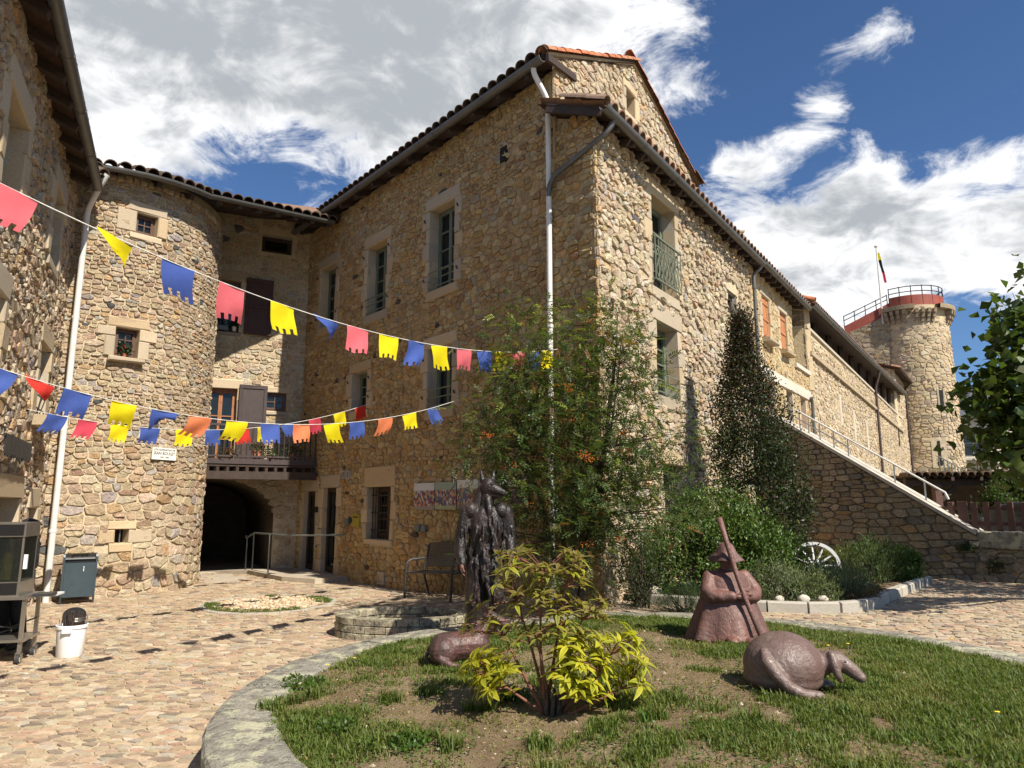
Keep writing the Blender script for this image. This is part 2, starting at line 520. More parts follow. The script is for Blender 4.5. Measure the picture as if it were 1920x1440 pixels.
class MB:
    """collects shapes; build() links them as one mesh object"""

    def __init__(s):
        s.v, s.f, s.c = [], [], []

    def add(s, vs, fs, c=None):
        o = len(s.v)
        s.v.extend(vs)
        s.f.extend([tuple(i + o for i in f) for f in fs])
        s.c.extend([c or (0.5, 0.5, 0.5)] * len(vs))

    def box(s, x0, x1, y0, y1, z0, z1, c=None, M=None):
        vs = [Vector(p) for p in ((x0, y0, z0), (x1, y0, z0), (x1, y1, z0), (x0, y1, z0), (x0, y0, z1), (x1, y0, z1), (x1, y1, z1), (x0, y1, z1))]
        if M is not None:
            vs = [M @ p for p in vs]
        s.add([tuple(p) for p in vs], [(3, 2, 1, 0), (4, 5, 6, 7), (0, 1, 5, 4), (1, 2, 6, 5), (2, 3, 7, 6), (3, 0, 4, 7)], c)

    def bar(s, a, b, w, h=None, c=None, up=(0, 0, 1)):
        """rectangular bar from a to b"""
        a, b = Vector(a), Vector(b)
        h = w if h is None else h
        d = (b - a)
        ln = d.length
        d.normalize()
        u = Vector(up)
        x = d.cross(u)
        if x.length < 1e-4:
            x = d.cross(Vector((1, 0, 0)))
        x.normalize()
        y = x.cross(d)
        vs = []
        for p in (a, b):
            for (i, j) in ((-1, -1), (1, -1), (1, 1), (-1, 1)):
                vs.append(tuple(p + x * (i * w / 2) + y * (j * h / 2)))
        s.add(vs, [(0, 1, 2, 3), (7, 6, 5, 4), (0, 4, 5, 1), (1, 5, 6, 2), (2, 6, 7, 3), (3, 7, 4, 0)], c)

    def tube(s, pts, rad, n=8, c=None, cap=True):
        pts = [Vector(p) for p in pts]
        if isinstance(rad, (int, float)):
            rad = [rad] * len(pts)
        o = len(s.v)
        t0 = (pts[1] - pts[0]).normalized()
        x = t0.orthogonal().normalized()
        vs = []
        for i, p in enumerate(pts):
            if i == 0:
                t = pts[1] - pts[0]
            elif i == len(pts) - 1:
                t = pts[-1] - pts[-2]
            else:
                t = (pts[i + 1] - pts[i]).normalized() + (pts[i] - pts[i - 1]).normalized()
            t = t.normalized()
            x = (x - t * x.dot(t))
            x = x.normalized() if x.length > 1e-5 else t.orthogonal().normalized()
            y = t.cross(x)
            for k in range(n):
                a = 2 * math.pi * k / n
                vs.append(tuple(p + x * (math.cos(a) * rad[i]) + y * (math.sin(a) * rad[i])))
        fs = []
        for i in range(len(pts) - 1):
            for k in range(n):
                k2 = (k + 1) % n
                fs.append((i * n + k, i * n + k2, (i + 1) * n + k2, (i + 1) * n + k))
        if cap:
            fs.append(tuple(range(n))[::-1])
            fs.append(tuple((len(pts) - 1) * n + k for k in range(n)))
        s.add(vs, fs, c)

    def lathe(s, prof, n=24, c=None, origin=(0, 0, 0), a0=0.0, a1=2 * math.pi):
        full = abs(a1 - a0 - 2 * math.pi) < 1e-6
        m = n if full else n + 1
        vs = []
        for (r, z) in prof:
            for k in range(m):
                a = a0 + (a1 - a0) * k / n
                vs.append((origin[0] + r * math.cos(a), origin[1] + r * math.sin(a), origin[2] + z))
        fs = []
        for i in range(len(prof) - 1):
            for k in range(n):
                k2 = (k + 1) % m
                fs.append((i * m + k, i * m + k2, (i + 1) * m + k2, (i + 1) * m + k))
        s.add(vs, fs, c)

    def prism(s, poly, z0, z1, c=None):
        n = len(poly)
        vs = [(p[0], p[1], z0) for p in poly] + [(p[0], p[1], z1) for p in poly]
        fs = [tuple(range(n))[::-1], tuple(range(n, 2 * n))] + [(i, (i + 1) % n, n + (i + 1) % n, n + i) for i in range(n)]
        s.add(vs, fs, c)

    def mesh(s, name, smooth=False, col=True):
        me = bpy.data.meshes.new(name)
        me.from_pydata(s.v, [], s.f)
        if col:
            ca = me.attributes.new('col', 'FLOAT_COLOR', 'POINT')
            a = np.ones((len(s.v), 4), np.float32)
            if s.v:
                a[:, :3] = np.array(s.c, np.float32)
            ca.data.foreach_set('color', a.ravel())
        if smooth and len(me.polygons):
            me.polygons.foreach_set('use_smooth', np.ones(len(me.polygons), bool))
        me.update()
        return me

    def build(s, name, mat, parent=None, smooth=False, local=False, autosmooth=None):
        me = s.mesh(name, smooth)
        o = link(name, me, mat, parent, local)
        if autosmooth and len(me.polygons):
            me.polygons.foreach_set('use_smooth', np.ones(len(me.polygons), bool))
            try:
                me.set_sharp_from_angle(angle=math.radians(autosmooth))
            except Exception:
                pass
        return o


def np_mesh(name, verts, faces, cols=None, smooth=False):
    """verts (V,3), faces (F,k) all the same k, cols (V,3)"""
    me = bpy.data.meshes.new(name)
    V, F, k = len(verts), len(faces), faces.shape[1]
    me.vertices.add(V)
    me.vertices.foreach_set('co', np.ascontiguousarray(verts, np.float32).ravel())
    me.loops.add(F * k)
    me.loops.foreach_set('vertex_index', np.ascontiguousarray(faces, np.int32).ravel())
    me.polygons.add(F)
    me.polygons.foreach_set('loop_start', np.arange(0, F * k, k, dtype=np.int32))
    me.polygons.foreach_set('loop_total', np.full(F, k, np.int32))
    if cols is not None:
        ca = me.attributes.new('col', 'FLOAT_COLOR', 'POINT')
        a = np.ones((V, 4), np.float32)
        a[:, :3] = cols
        ca.data.foreach_set('color', a.ravel())
    if smooth:
        me.polygons.foreach_set('use_smooth', np.ones(F, bool))
    me.update(calc_edges=True)
    return me


def copy_tree(o, parent=None):
    c = o.copy()
    COL.objects.link(c)
    c.parent = parent
    for ch in o.children:
        copy_tree(ch, c)
    return c


# ------------------------------------------------------------------ walls
class Wall:
    """vertical plane: u to the right seen from outside, v up, w outwards"""

    def __init__(s, O, d):
        s.O = Vector((O[0], O[1], 0))
        s.d = Vector((d[0], d[1], 0)).normalized()
        s.n = Vector((s.d.y, -s.d.x, 0))

    def P(s, u, v, w=0.0):
        q = s.O + s.d * u + s.n * w
        return (q.x, q.y, v)


class Round:
    """cylinder wall: u = angle in radians * R (counter-clockwise seen from above = to the right from outside)"""

    def __init__(s, c, R):
        s.c, s.R = c, R

    def P(s, u, v, w=0.0):
        a = u / s.R
        r = s.R + w
        return (s.c[0] + r * math.cos(a), s.c[1] + r * math.sin(a), v)


A_ = Wall((-5.4027, 18.1767), (0.64184, -0.76683))
B_ = Wall((1.2725, 10.2016), (0.56522, 0.82494))
C_ = Wall((-5.4027, 18.1767), (0.89702, 0.44198))
L_ = Wall((-8.27, 12.738), (-0.43, 0.90283))
M_ = Wall((8.5058, 20.1625), (0.56729, 0.82352))
D_ = Wall((8.0716, 14.0280), (0.64184, -0.76683))
G_ = Wall((0.7269, 10.8534), (0.56522, 0.82494))
T_ = Round((-9.0, 14.85), 2.4)


def clip(poly, a, b, c):
    """keep a*x+b*y<=c"""
    out = []
    n = len(poly)
    for i in range(n):
        p, q = poly[i], poly[(i + 1) % n]
        dp, dq = a * p[0] + b * p[1] - c, a * q[0] + b * q[1] - c
        if dp <= 0:
            out.append(p)
        if (dp < 0 < dq) or (dq < 0 < dp):
            t = dp / (dp - dq)
            out.append((p[0] + (q[0] - p[0]) * t, p[1] + (q[1] - p[1]) * t))
    return out


def voronoi(seeds, ax, rmax):
    """cells of the seeds in a metric where u is divided by ax"""
    pts = [(s[0] / ax, s[1]) for s in seeds]
    g = rmax
    grid = {}
    for i, p in enumerate(pts):
        grid.setdefault((int(p[0] // g), int(p[1] // g)), []).append(i)
    res = []
    for i, p in enumerate(pts):
        gx, gy = int(p[0] // g), int(p[1] // g)
        nb = []
        for ix in (gx - 1, gx, gx + 1):
            for iy in (gy - 1, gy, gy + 1):
                for j in grid.get((ix, iy), ()):
                    if j != i:
                        q = pts[j]
                        nb.append(((q[0] - p[0]) ** 2 + (q[1] - p[1]) ** 2, j))
        nb.sort()
        poly = [(p[0] - rmax * .6, p[1] - rmax * .6), (p[0] + rmax * .6, p[1] - rmax * .6), (p[0] + rmax * .6, p[1] + rmax * .6), (p[0] - rmax * .6, p[1] + rmax * .6)]
        for d2, j in nb[:22]:
            mr = max((x[0] - p[0]) ** 2 + (x[1] - p[1]) ** 2 for x in poly)
            if d2 > 4 * mr:
                break
            q = pts[j]
            a, b = q[0] - p[0], q[1] - p[1]
            poly = clip(poly, a, b, (q[0] ** 2 + q[1] ** 2 - p[0] ** 2 - p[1] ** 2) / 2)
            if len(poly) < 3:
                break
        res.append([(x[0] * ax, x[1]) for x in poly] if len(poly) >= 3 else None)
    return res


def course_seeds(u0, u1, v0, v1, h0, h1, asp0, asp1, jit, rn):
    """seeds in wavering courses; stones differ a lot in size, some are large blocks, some small chinking stones"""
    out = []
    v = v0
    p1, p2 = rn.uniform(0, 6), rn.uniform(0, 6)
    am = min(.06, h0 * .45)
    while v < v1:
        h = h0 + (h1 - h0) * rn.random() ** 1.5
        u = u0 - rn.uniform(0, 0.3)
        while u < u1 + 0.2:
            w = h * rn.uniform(asp0, asp1) * math.exp(rn.gauss(0, .28))
            dv = am * math.sin(.9 * u + v * .7 + p1) + am * .6 * math.sin(2.7 * u + v * 1.9 + p2)
            r = rn.random()
            if r < 0.14 and w > 0.14:
                out.append((u + w / 2, v + dv + h * .25))
                out.append((u + w / 2 + rn.uniform(-.04, .04), v + dv + h * .75))
            elif r < 0.22 and w > .2:
                out.append((u + w * .3, v + dv + h * .5))
                out.append((u + w * .85, v + dv + h * .28))
                out.append((u + w * .85, v + dv + h * .78))
            else:
                out.append((u + w / 2 + rn.uniform(-.12, .12) * w, v + dv + h / 2 + rn.uniform(-jit, jit) * h))
            u += w
        v += h
    return out


PAL_TAN = [((0.448, 0.350, 0.237), 5), ((0.419, 0.315, 0.204), 5), ((0.473, 0.385, 0.275), 4), ((0.394, 0.300, 0.209), 4), ((0.433, 0.290, 0.160), 2), ((0.335, 0.225, 0.154), 1.3), ((0.394, 0.350, 0.297), 1.4), ((0.325, 0.285, 0.248), 0.6), ((0.094, 0.090, 0.094), 0.16)]
PAL_A = [((0.490, 0.350, 0.175), 5), ((0.450, 0.305, 0.142), 5), ((0.500, 0.380, 0.210), 3), ((0.420, 0.290, 0.150), 4), ((0.455, 0.280, 0.110), 2.5), ((0.350, 0.212, 0.105), 1.6), ((0.405, 0.330, 0.215), 1.2), ((0.090, 0.080, 0.070), 0.14)]
PAL_B = [((0.495, 0.405, 0.278), 5), ((0.470, 0.375, 0.251), 5), ((0.505, 0.430, 0.321), 4), ((0.446, 0.345, 0.235), 3), ((0.465, 0.325, 0.187), 1.0), ((0.406, 0.290, 0.203), 0.7), ((0.426, 0.380, 0.321), 1.0), ((0.119, 0.115, 0.123), 0.08)]
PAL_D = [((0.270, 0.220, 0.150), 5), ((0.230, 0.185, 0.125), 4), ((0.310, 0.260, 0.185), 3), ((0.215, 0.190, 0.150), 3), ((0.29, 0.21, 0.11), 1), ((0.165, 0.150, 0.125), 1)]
PAL_FAR = [((0.47, 0.375, 0.245), 5), ((0.43, 0.33, 0.205), 4), ((0.50, 0.41, 0.285), 3), ((0.40, 0.33, 0.245), 2), ((0.33, 0.265, 0.19), 1.2)]
PAL_PAVE = [((0.399, 0.311, 0.206), 5), ((0.367, 0.273, 0.183), 5), ((0.430, 0.349, 0.240), 4), ((0.399, 0.273, 0.189), 2.5), ((0.287, 0.213, 0.154), 2.6), ((0.351, 0.300, 0.234), 2), ((0.213, 0.169, 0.131), 1.4), ((0.479, 0.409, 0.303), 1.2)]


def pick(pal, rn):
    t = sum(w for _, w in pal)
    r = rn.uniform(0, t)
    for c, w in pal:
        r -= w
        if r <= 0:
            break
    k = rn.uniform(0.86, 1.12)
    return tuple(max(0.01, x * k * rn.uniform(0.96, 1.04)) for x in c)


def stone_shape(poly, gap, h, rn, flat=False, nmax=10):
    """(u,v,w) points and faces of one rounded stone over its cell"""
    n = len(poly)
    cx = sum(p[0] for p in poly) / n
    cy = sum(p[1] for p in poly) / n
    # cut corners
    q = []
    for i in range(n):
        a, b = poly[i], poly[(i + 1) % n]
        ln = math.hypot(a[0] - b[0], a[1] - b[1])
        if ln < 0.02:
            q.append(((a[0] + b[0]) / 2, (a[1] + b[1]) / 2))
        else:
            t = rn.uniform(0.08, 0.20)
            q.append((a[0] + (b[0] - a[0]) * t, a[1] + (b[1] - a[1]) * t))
            t = rn.uniform(0.80, 0.92)
            q.append((a[0] + (b[0] - a[0]) * t, a[1] + (b[1] - a[1]) * t))
    while len(q) > nmax:
        k = min(range(len(q)), key=lambda i: (q[i][0] - q[(i + 1) % len(q)][0]) ** 2 + (q[i][1] - q[(i + 1) % len(q)][1]) ** 2)
        q[k] = ((q[k][0] + q[(k + 1) % len(q)][0]) / 2, (q[k][1] + q[(k + 1) % len(q)][1]) / 2)
        q.pop((k + 1) % len(q))
    m = len(q)
    r0 = []
    for (x, y) in q:
        dx, dy = x - cx, y - cy
        r = math.hypot(dx, dy) + 1e-6
        k = max(0.35, (r - gap * rn.uniform(0.4, 2.0)) / r)
        r0.append((cx + dx * k, cy + dy * k))
    vs = [(x, y, -0.02) for x, y in r0]
    tx, ty = rn.uniform(-.25, .25), rn.uniform(-.25, .25)
    if flat:
        s1 = rn.uniform(.93, .97)
        vs += [(cx + (x - cx) * s1, cy + (y - cy) * s1, h * rn.uniform(.85, 1.1) + (tx * (x - cx) + ty * (y - cy)) * 0.05) for x, y in r0]
        vs += [(cx, cy, h * 1.02)]
        fs = [(i, (i + 1) % m, m + (i + 1) % m, m + i) for i in range(m)] + [(m + i, m + (i + 1) % m, 2 * m) for i in range(m)]
    else:
        vs += [(cx + (x - cx) * rn.uniform(.93, 1.0), cy + (y - cy) * rn.uniform(.93, 1.0), h * rn.uniform(0.40, 0.80)) for x, y in r0]
        s2 = rn.uniform(0.80, 0.92)
        vs += [(cx + (x - cx) * s2 * rn.uniform(.92, 1.08), cy + (y - cy) * s2 * rn.uniform(.92, 1.08), h * rn.uniform(0.72, 1.10) + (tx * (x - cx) + ty * (y - cy)) * 0.35) for x, y in r0]
        vs += [(cx + rn.uniform(-.1, .1) * 0.3, cy + rn.uniform(-.1, .1) * 0.2, h * rn.uniform(0.85, 1.25))]
        fs = [(i, (i + 1) % m, m + (i + 1) % m, m + i) for i in range(m)]
        fs += [(m + i, m + (i + 1) % m, 2 * m + (i + 1) % m, 2 * m + i) for i in range(m)]
        fs += [(2 * m + i, 2 * m + (i + 1) % m, 3 * m) for i in range(m)]
    return vs, fs


def px_size(p, a):
    """rough size in the picture of a piece of area a at p, 0 when outside the frame"""
    v = Vector(p) - Vector((0, 0, CAM_H))
    c, s = math.cos(PITCH), math.sin(PITCH)
    f = v.y * c + v.z * s
    if f < 0.3:
        return 0.0
    x = 960 + 1331 * v.x / f
    y = 720 - 1331 * (-v.y * s + v.z * c) / f
    if x < -30 or x > 1950 or y < -30 or y > 1470:
        return 0.0
    return a / (f * f)


def stones(W, seeds, ax, rmax, gap, h, pal, parent, mat='stone', name='stone', holes=(), bounds=None, lines=(), seed=1, limit=300, flat=False, smooth=False, keep=None, nmax=10, zfun=None, edge_margin=0.0):
    """fill a surface with individual stones; the ones that show largest are objects, the rest one joined part"""
    rn = random.Random(seed)
    ok = []
    for s in seeds:
        if bounds and not (bounds[0] - .1 < s[0] < bounds[1] + .1 and bounds[2] - .1 < s[1] < bounds[3] + .1):
            continue
        ok.append(s)
    cells = voronoi(ok, ax, rmax)
    items = []
    for s, poly in zip(ok, cells):
        if not poly:
            continue
        if keep and not keep(*s):
            continue
        dead = False
        for (a0, a1, b0, b1) in holes:
            if a0 < s[0] < a1 and b0 < s[1] < b1:
                dead = True
                break
            d = [(a0 - s[0], (1, 0, a0)), (s[0] - a1, (-1, 0, -a1)), (b0 - s[1], (0, 1, b0)), (s[1] - b1, (0, -1, -b1))]
            d.sort()
            if d[-1][0] < 0.6:
                poly = clip(poly, *d[-1][1])
                if len(poly) < 3:
                    dead = True
                    break
        if dead:
            continue
        if bounds:
            for ln in ((-1, 0, -bounds[0]), (1, 0, bounds[1]), (0, -1, -bounds[2]), (0, 1, bounds[3])):
                poly = clip(poly, *ln)
                if len(poly) < 3:
                    break
        for ln in lines:
            if len(poly) >= 3:
                poly = clip(poly, *ln)
        if len(poly) < 3:
            continue
        a = 0.5 * abs(sum(poly[i][0] * poly[(i + 1) % len(poly)][1] - poly[(i + 1) % len(poly)][0] * poly[i][1] for i in range(len(poly))))
        if a < 0.0018:
            continue
        hh = h * rn.uniform(0.25, 1.45)
        vs, fs = stone_shape(poly, gap, hh, rn, flat, nmax)
        vs = [W.P(*p) for p in vs]
        items.append((px_size(vs[-1], a), vs, fs, pick(pal, rn)))
    items.sort(key=lambda t: -t[0])
    for k, (sz, vs, fs, c) in enumerate(items):
        if k >= limit or sz <= 0:
            break
        mb = MB()
        mb.add(vs, fs, c)
        mb.build(name, mat, parent, smooth=smooth)
    else:
        k = len(items)
    rest = MB()
    for (sz, vs, fs, c) in items[k:]:
        rest.add(vs, fs, c)
    if rest.v:
        o = rest.build(name, mat, parent, smooth=smooth)
        o['kind'] = 'stuff'


def wall_face(W, u0, u1, v0, top, holes, mat, parent, name='wall', curve=0, thick=0.35, ucuts=()):
    """mortar face with openings; top is a number or a list of (u,v) points"""
    if not isinstance(top, (list, tuple)):
        top = [(u0, top), (u1, top)]

    def tv(u):
        for (a, va), (b, vb) in zip(top, top[1:]):
            if a - 1e-6 <= u <= b + 1e-6:
                return va + (vb - va) * (u - a) / max(1e-6, b - a)
        return top[-1][1]
    cuts = {u0, u1} | {t[0] for t in top if u0 < t[0] < u1} | set(ucuts)
    for h in holes:
        for x in h[:2]:
            if u0 < x < u1:
                cuts.add(x)
    if curve:
        n = int((u1 - u0) / curve) + 1
        cuts |= {u0 + (u1 - u0) * i / n for i in range(n + 1)}
    cuts = sorted(cuts)
    mb = MB()
    for a, b in zip(cuts, cuts[1:]):
        if b - a < 1e-5:
            continue
        m = (a + b) / 2
        hs = sorted((h[2], h[3]) for h in holes if h[0] < m < h[1])
        v = v0
        for (h0, h1) in hs:
            if h0 > v + 1e-4:
                mb.add([W.P(a, v), W.P(b, v), W.P(b, h0), W.P(a, h0)], [(0, 1, 2, 3)])
            v = max(v, h1)
        mb.add([W.P(a, v), W.P(b, v), W.P(b, tv(b)), W.P(a, tv(a))], [(0, 1, 2, 3)])
    # back face, so that the wall has a thickness
    for a, b in zip(cuts, cuts[1:]):
        m = (a + b) / 2
        hs = sorted((h[2], h[3]) for h in holes if h[0] < m < h[1])
        v = v0
        for (h0, h1) in hs:
            if h0 > v + 1e-4:
                mb.add([W.P(a, v, -thick), W.P(b, v, -thick), W.P(b, h0, -thick), W.P(a, h0, -thick)], [(3, 2, 1, 0)])
            v = max(v, h1)
        mb.add([W.P(a, v, -thick), W.P(b, v, -thick), W.P(b, tv(b), -thick), W.P(a, tv(a), -thick)], [(3, 2, 1, 0)])
        mb.add([W.P(a, tv(a)), W.P(b, tv(b)), W.P(b, tv(b), -thick), W.P(a, tv(a), -thick)], [(0, 1, 2, 3)])
    for uu in (u0, u1):
        f = (0, 1, 2, 3) if uu == u1 else (3, 2, 1, 0)
        mb.add([W.P(uu, v0), W.P(uu, v0, -thick), W.P(uu, tv(uu), -thick), W.P(uu, tv(uu))], [f])
    return mb.build(name, mat, parent)


def blk(mb, W, u0, u1, v0, v1, w0, w1, b=0.015, c=None, rn=rnd, j=0.006):
    """dressed block on a wall with chamfered front edges"""
    J = lambda: rn.uniform(-j, j)
    vs = []
    for (ins, w) in ((0, w0), (0, w1 - b), (b, w1)):
        for (u, v, su, sv) in ((u0, v0, 1, 1), (u1, v0, -1, 1), (u1, v1, -1, -1), (u0, v1, 1, -1)):
            vs.append(W.P(u + su * ins + J(), v + sv * ins + J(), w + (J() if w > w0 else 0)))
    fs = [(3, 2, 1, 0)]
    for k in (0, 4):
        for i in range(4):
            fs.append((k + i, k + (i + 1) % 4, k + 4 + (i + 1) % 4, k + 4 + i))
    fs.append((8, 9, 10, 11))
    mb.add(vs, fs, c)


GRAN = [(0.42, 0.36, 0.27), (0.45, 0.38, 0.275), (0.38, 0.33, 0.25), (0.46, 0.375, 0.25), (0.42, 0.335, 0.22)]


def granite_col(rn=rnd, warm=0.0):
    c = rn.choice(GRAN)
    k = rn.uniform(0.88, 1.1)
    return (c[0] * k * (1 + warm), c[1] * k, c[2] * k * (1 - warm))


def reveal(W, h, depth, parent, mat='granite', c=(0.36, 0.32, 0.26), name='reveal'):
    u0, u1, v0, v1 = h
    mb = MB()
    mb.add([W.P(u0, v0), W.P(u0, v1), W.P(u0, v1, -depth), W.P(u0, v0, -depth)], [(3, 2, 1, 0)], c)
    mb.add([W.P(u1, v0), W.P(u1, v1), W.P(u1, v1, -depth), W.P(u1, v0, -depth)], [(0, 1, 2, 3)], c)
    mb.add([W.P(u0, v1), W.P(u1, v1), W.P(u1, v1, -depth), W.P(u0, v1, -depth)], [(3, 2, 1, 0)], c)
    mb.add([W.P(u0, v0), W.P(u1, v0), W.P(u1, v0, -depth), W.P(u0, v0, -depth)], [(0, 1, 2, 3)], c)
    return mb.build(name, mat, parent)


def surround(W, h, parent, lint=0.26, jw=0.17, sill=0.14, proud=0.045, ext=0.14, rn=None, warm=0.05, sill_proud=None, jambs=True, skip_sill=False, mat='granite'):
    """granite lintel, jamb stones and sill round an opening; each stone its own object"""
    rn = rn or random.Random(int(h[0] * 100 + h[2] * 31))
    u0, u1, v0, v1 = h
    mb = MB()
    blk(mb, W, u0 - ext, u1 + ext, v1, v1 + lint, -0.2, proud, 0.02, granite_col(rn, warm), rn, 0.012)
    mb.build('lintel', mat, parent)
    if not skip_sill:
        mb = MB()
        sp = proud if sill_proud is None else sill_proud
        blk(mb, W, u0 - ext * .6, u1 + ext * .6, v0 - sill, v0, -0.2, sp, 0.02, granite_col(rn, warm), rn, 0.01)
        mb.build('sill', mat, parent)
    if jambs:
        for sd in (0, 1):
            v = v0
            k = rn.randint(0, 1)
            while v < v1 - 0.02:
                hh = rn.uniform(0.26, 0.48)
                e = min(v1, v + hh)
                if v1 - e < 0.15:
                    e = v1
                w = jw * (1.55 if k % 2 else 0.9) * rn.uniform(0.9, 1.1)
                mb = MB()
                if sd == 0:
                    blk(mb, W, u0 - w, u0 + 0.003, v + .004, e - .004, -0.2, proud * rn.uniform(.7, 1.1), 0.015, granite_col(rn, warm), rn)
                else:
                    blk(mb, W, u1 - 0.003, u1 + w, v + .004, e - .004, -0.2, proud * rn.uniform(.7, 1.1), 0.015, granite_col(rn, warm), rn)
                mb.build('jamb_stone', mat, parent)
                v = e
                k += 1


def expand(h, l=0.12, t=0.2, b=0.1):
    return (h[0] - l, h[1] + l, h[2] - b, h[3] + t)


def window(W, h, depth, parent, mat='frame_green', leaves=2, rows=4, cols=1, fw=0.055, bw=0.028, pane_mat='glass', curtain=False, label=None, transom=0.0, room=0.9):
    """casement window: frame part with one pane object per light, dark room behind"""
    u0, u1, v0, v1 = h
    f = MB()
    d0, d1 = -depth - 0.03, -depth + 0.03

    def slab(mb, a, b, c, d, e0, e1):
        vs = [W.P(a, c, e0), W.P(b, c, e0), W.P(b, d, e0), W.P(a, d, e0), W.P(a, c, e1), W.P(b, c, e1), W.P(b, d, e1), W.P(a, d, e1)]
        mb.add(vs, [(3, 2, 1, 0), (4, 5, 6, 7), (0, 1, 5, 4), (1, 2, 6, 5), (2, 3, 7, 6), (3, 0, 4, 7)])
    slab(f, u0, u0 + fw, v0, v1, d0, d1)
    slab(f, u1 - fw, u1, v0, v1, d0, d1)
    slab(f, u0 + fw, u1 - fw, v0, v0 + fw * 1.3, d0, d1)
    slab(f, u0 + fw, u1 - fw, v1 - fw, v1, d0, d1)
    iu0, iu1, iv0, iv1 = u0 + fw, u1 - fw, v0 + fw * 1.3, v1 - fw
    lw = (iu1 - iu0) / leaves
    panes = []
    for l in range(leaves):
        a, b = iu0 + l * lw, iu0 + (l + 1) * lw
        st = 0.045
        slab(f, a + 0.002, a + st, iv0 + .002, iv1 - .002, d0 + .008, d1 + .012)
        slab(f, b - st, b - 0.002, iv0 + .002, iv1 - .002, d0 + .008, d1 + .012)
        slab(f, a + st, b - st, iv0 + .002, iv0 + st, d0 + .01, d1 + .01)
        slab(f, a + st, b - st, iv1 - st, iv1 - .002, d0 + .01, d1 + .01)
        pa, pb, pc, pd = a + st, b - st, iv0 + st, iv1 - st
        cw, rh = (pb - pa) / cols, (pd - pc) / rows
        for r in range(1, rows):
            slab(f, pa, pb, pc + r * rh - bw / 2, pc + r * rh + bw / 2, d0 + .015, d1 + .004)
        for k in range(1, cols):
            slab(f, pa + k * cw - bw / 2, pa + k * cw + bw / 2, pc, pd, d0 + .017, d1 + .002)
        for r in range(rows):
            for k in range(cols):
                panes.append((pa + k * cw, pa + (k + 1) * cw, pc + r * rh, pc + (r + 1) * rh))
    o = f.build('window', mat, parent)
    if label:
        o['label'] = label
    for (a, b, c, d) in panes:
        p = MB()
        slab(p, a - .002, b + .002, c - .002, d + .002, -depth - 0.004, -depth + 0.003)
        p.build('pane', pane_mat, o)
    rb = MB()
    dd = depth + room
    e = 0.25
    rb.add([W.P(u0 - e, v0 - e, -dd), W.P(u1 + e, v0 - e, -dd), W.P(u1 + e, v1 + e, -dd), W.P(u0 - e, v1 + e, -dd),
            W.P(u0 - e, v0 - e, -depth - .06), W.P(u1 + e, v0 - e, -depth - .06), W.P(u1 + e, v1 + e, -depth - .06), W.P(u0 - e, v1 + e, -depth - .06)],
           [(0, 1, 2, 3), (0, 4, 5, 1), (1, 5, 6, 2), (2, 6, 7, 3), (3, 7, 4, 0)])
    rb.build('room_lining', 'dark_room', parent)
    if curtain:
        cu = MB()
        n = 26
        vs = []
        for i in range(n + 1):
            u = u0 + fw + (u1 - u0 - 2 * fw) * i / n
            w = -depth - 0.10 + 0.014 * math.sin(i * 1.7) + 0.008 * math.sin(i * 3.1)
            vs += [W.P(u, v0 + fw, w), W.P(u, v1 - fw, w)]
        cu.add(vs, [(2 * i, 2 * i + 2, 2 * i + 3, 2 * i + 1) for i in range(n)])
        cu.build('curtain', 'curtain', parent, smooth=True)
    return o


def grille(W, h, parent, nb=7, w=-0.06, mat='iron', hb=3, rad=0.010):
    u0, u1, v0, v1 = h
    mb = MB()
    for i in range(nb):
        u = u0 + (u1 - u0) * (i + .5) / nb
        mb.tube([W.P(u, v0, w), W.P(u, v1, w)], rad, 6)
    for k in range(hb):
        v = v0 + (v1 - v0) * (k + .5) / hb
        mb.bar(W.P(u0, v, w), W.P(u1, v, w), 0.012, 0.028)
    return mb.build('window_grille', mat, parent)


def low_guard(W, h, parent, hh=0.32, w=0.03, mat='frame_green', nb=0):
    u0, u1, v0, v1 = h
    mb = MB()
    for k in range(3):
        mb.bar(W.P(u0 - .03, v0 + 0.06 + hh * k / 2, w), W.P(u1 + .03, v0 + 0.06 + hh * k / 2, w), 0.014, 0.02)
    for u in (u0 - .02, (u0 + u1) / 2, u1 + .02):
        mb.bar(W.P(u, v0 + .02, w + .002), W.P(u, v0 + hh + .1, w + .002), 0.016, 0.016)
    return mb.build('window_guard', mat, parent)


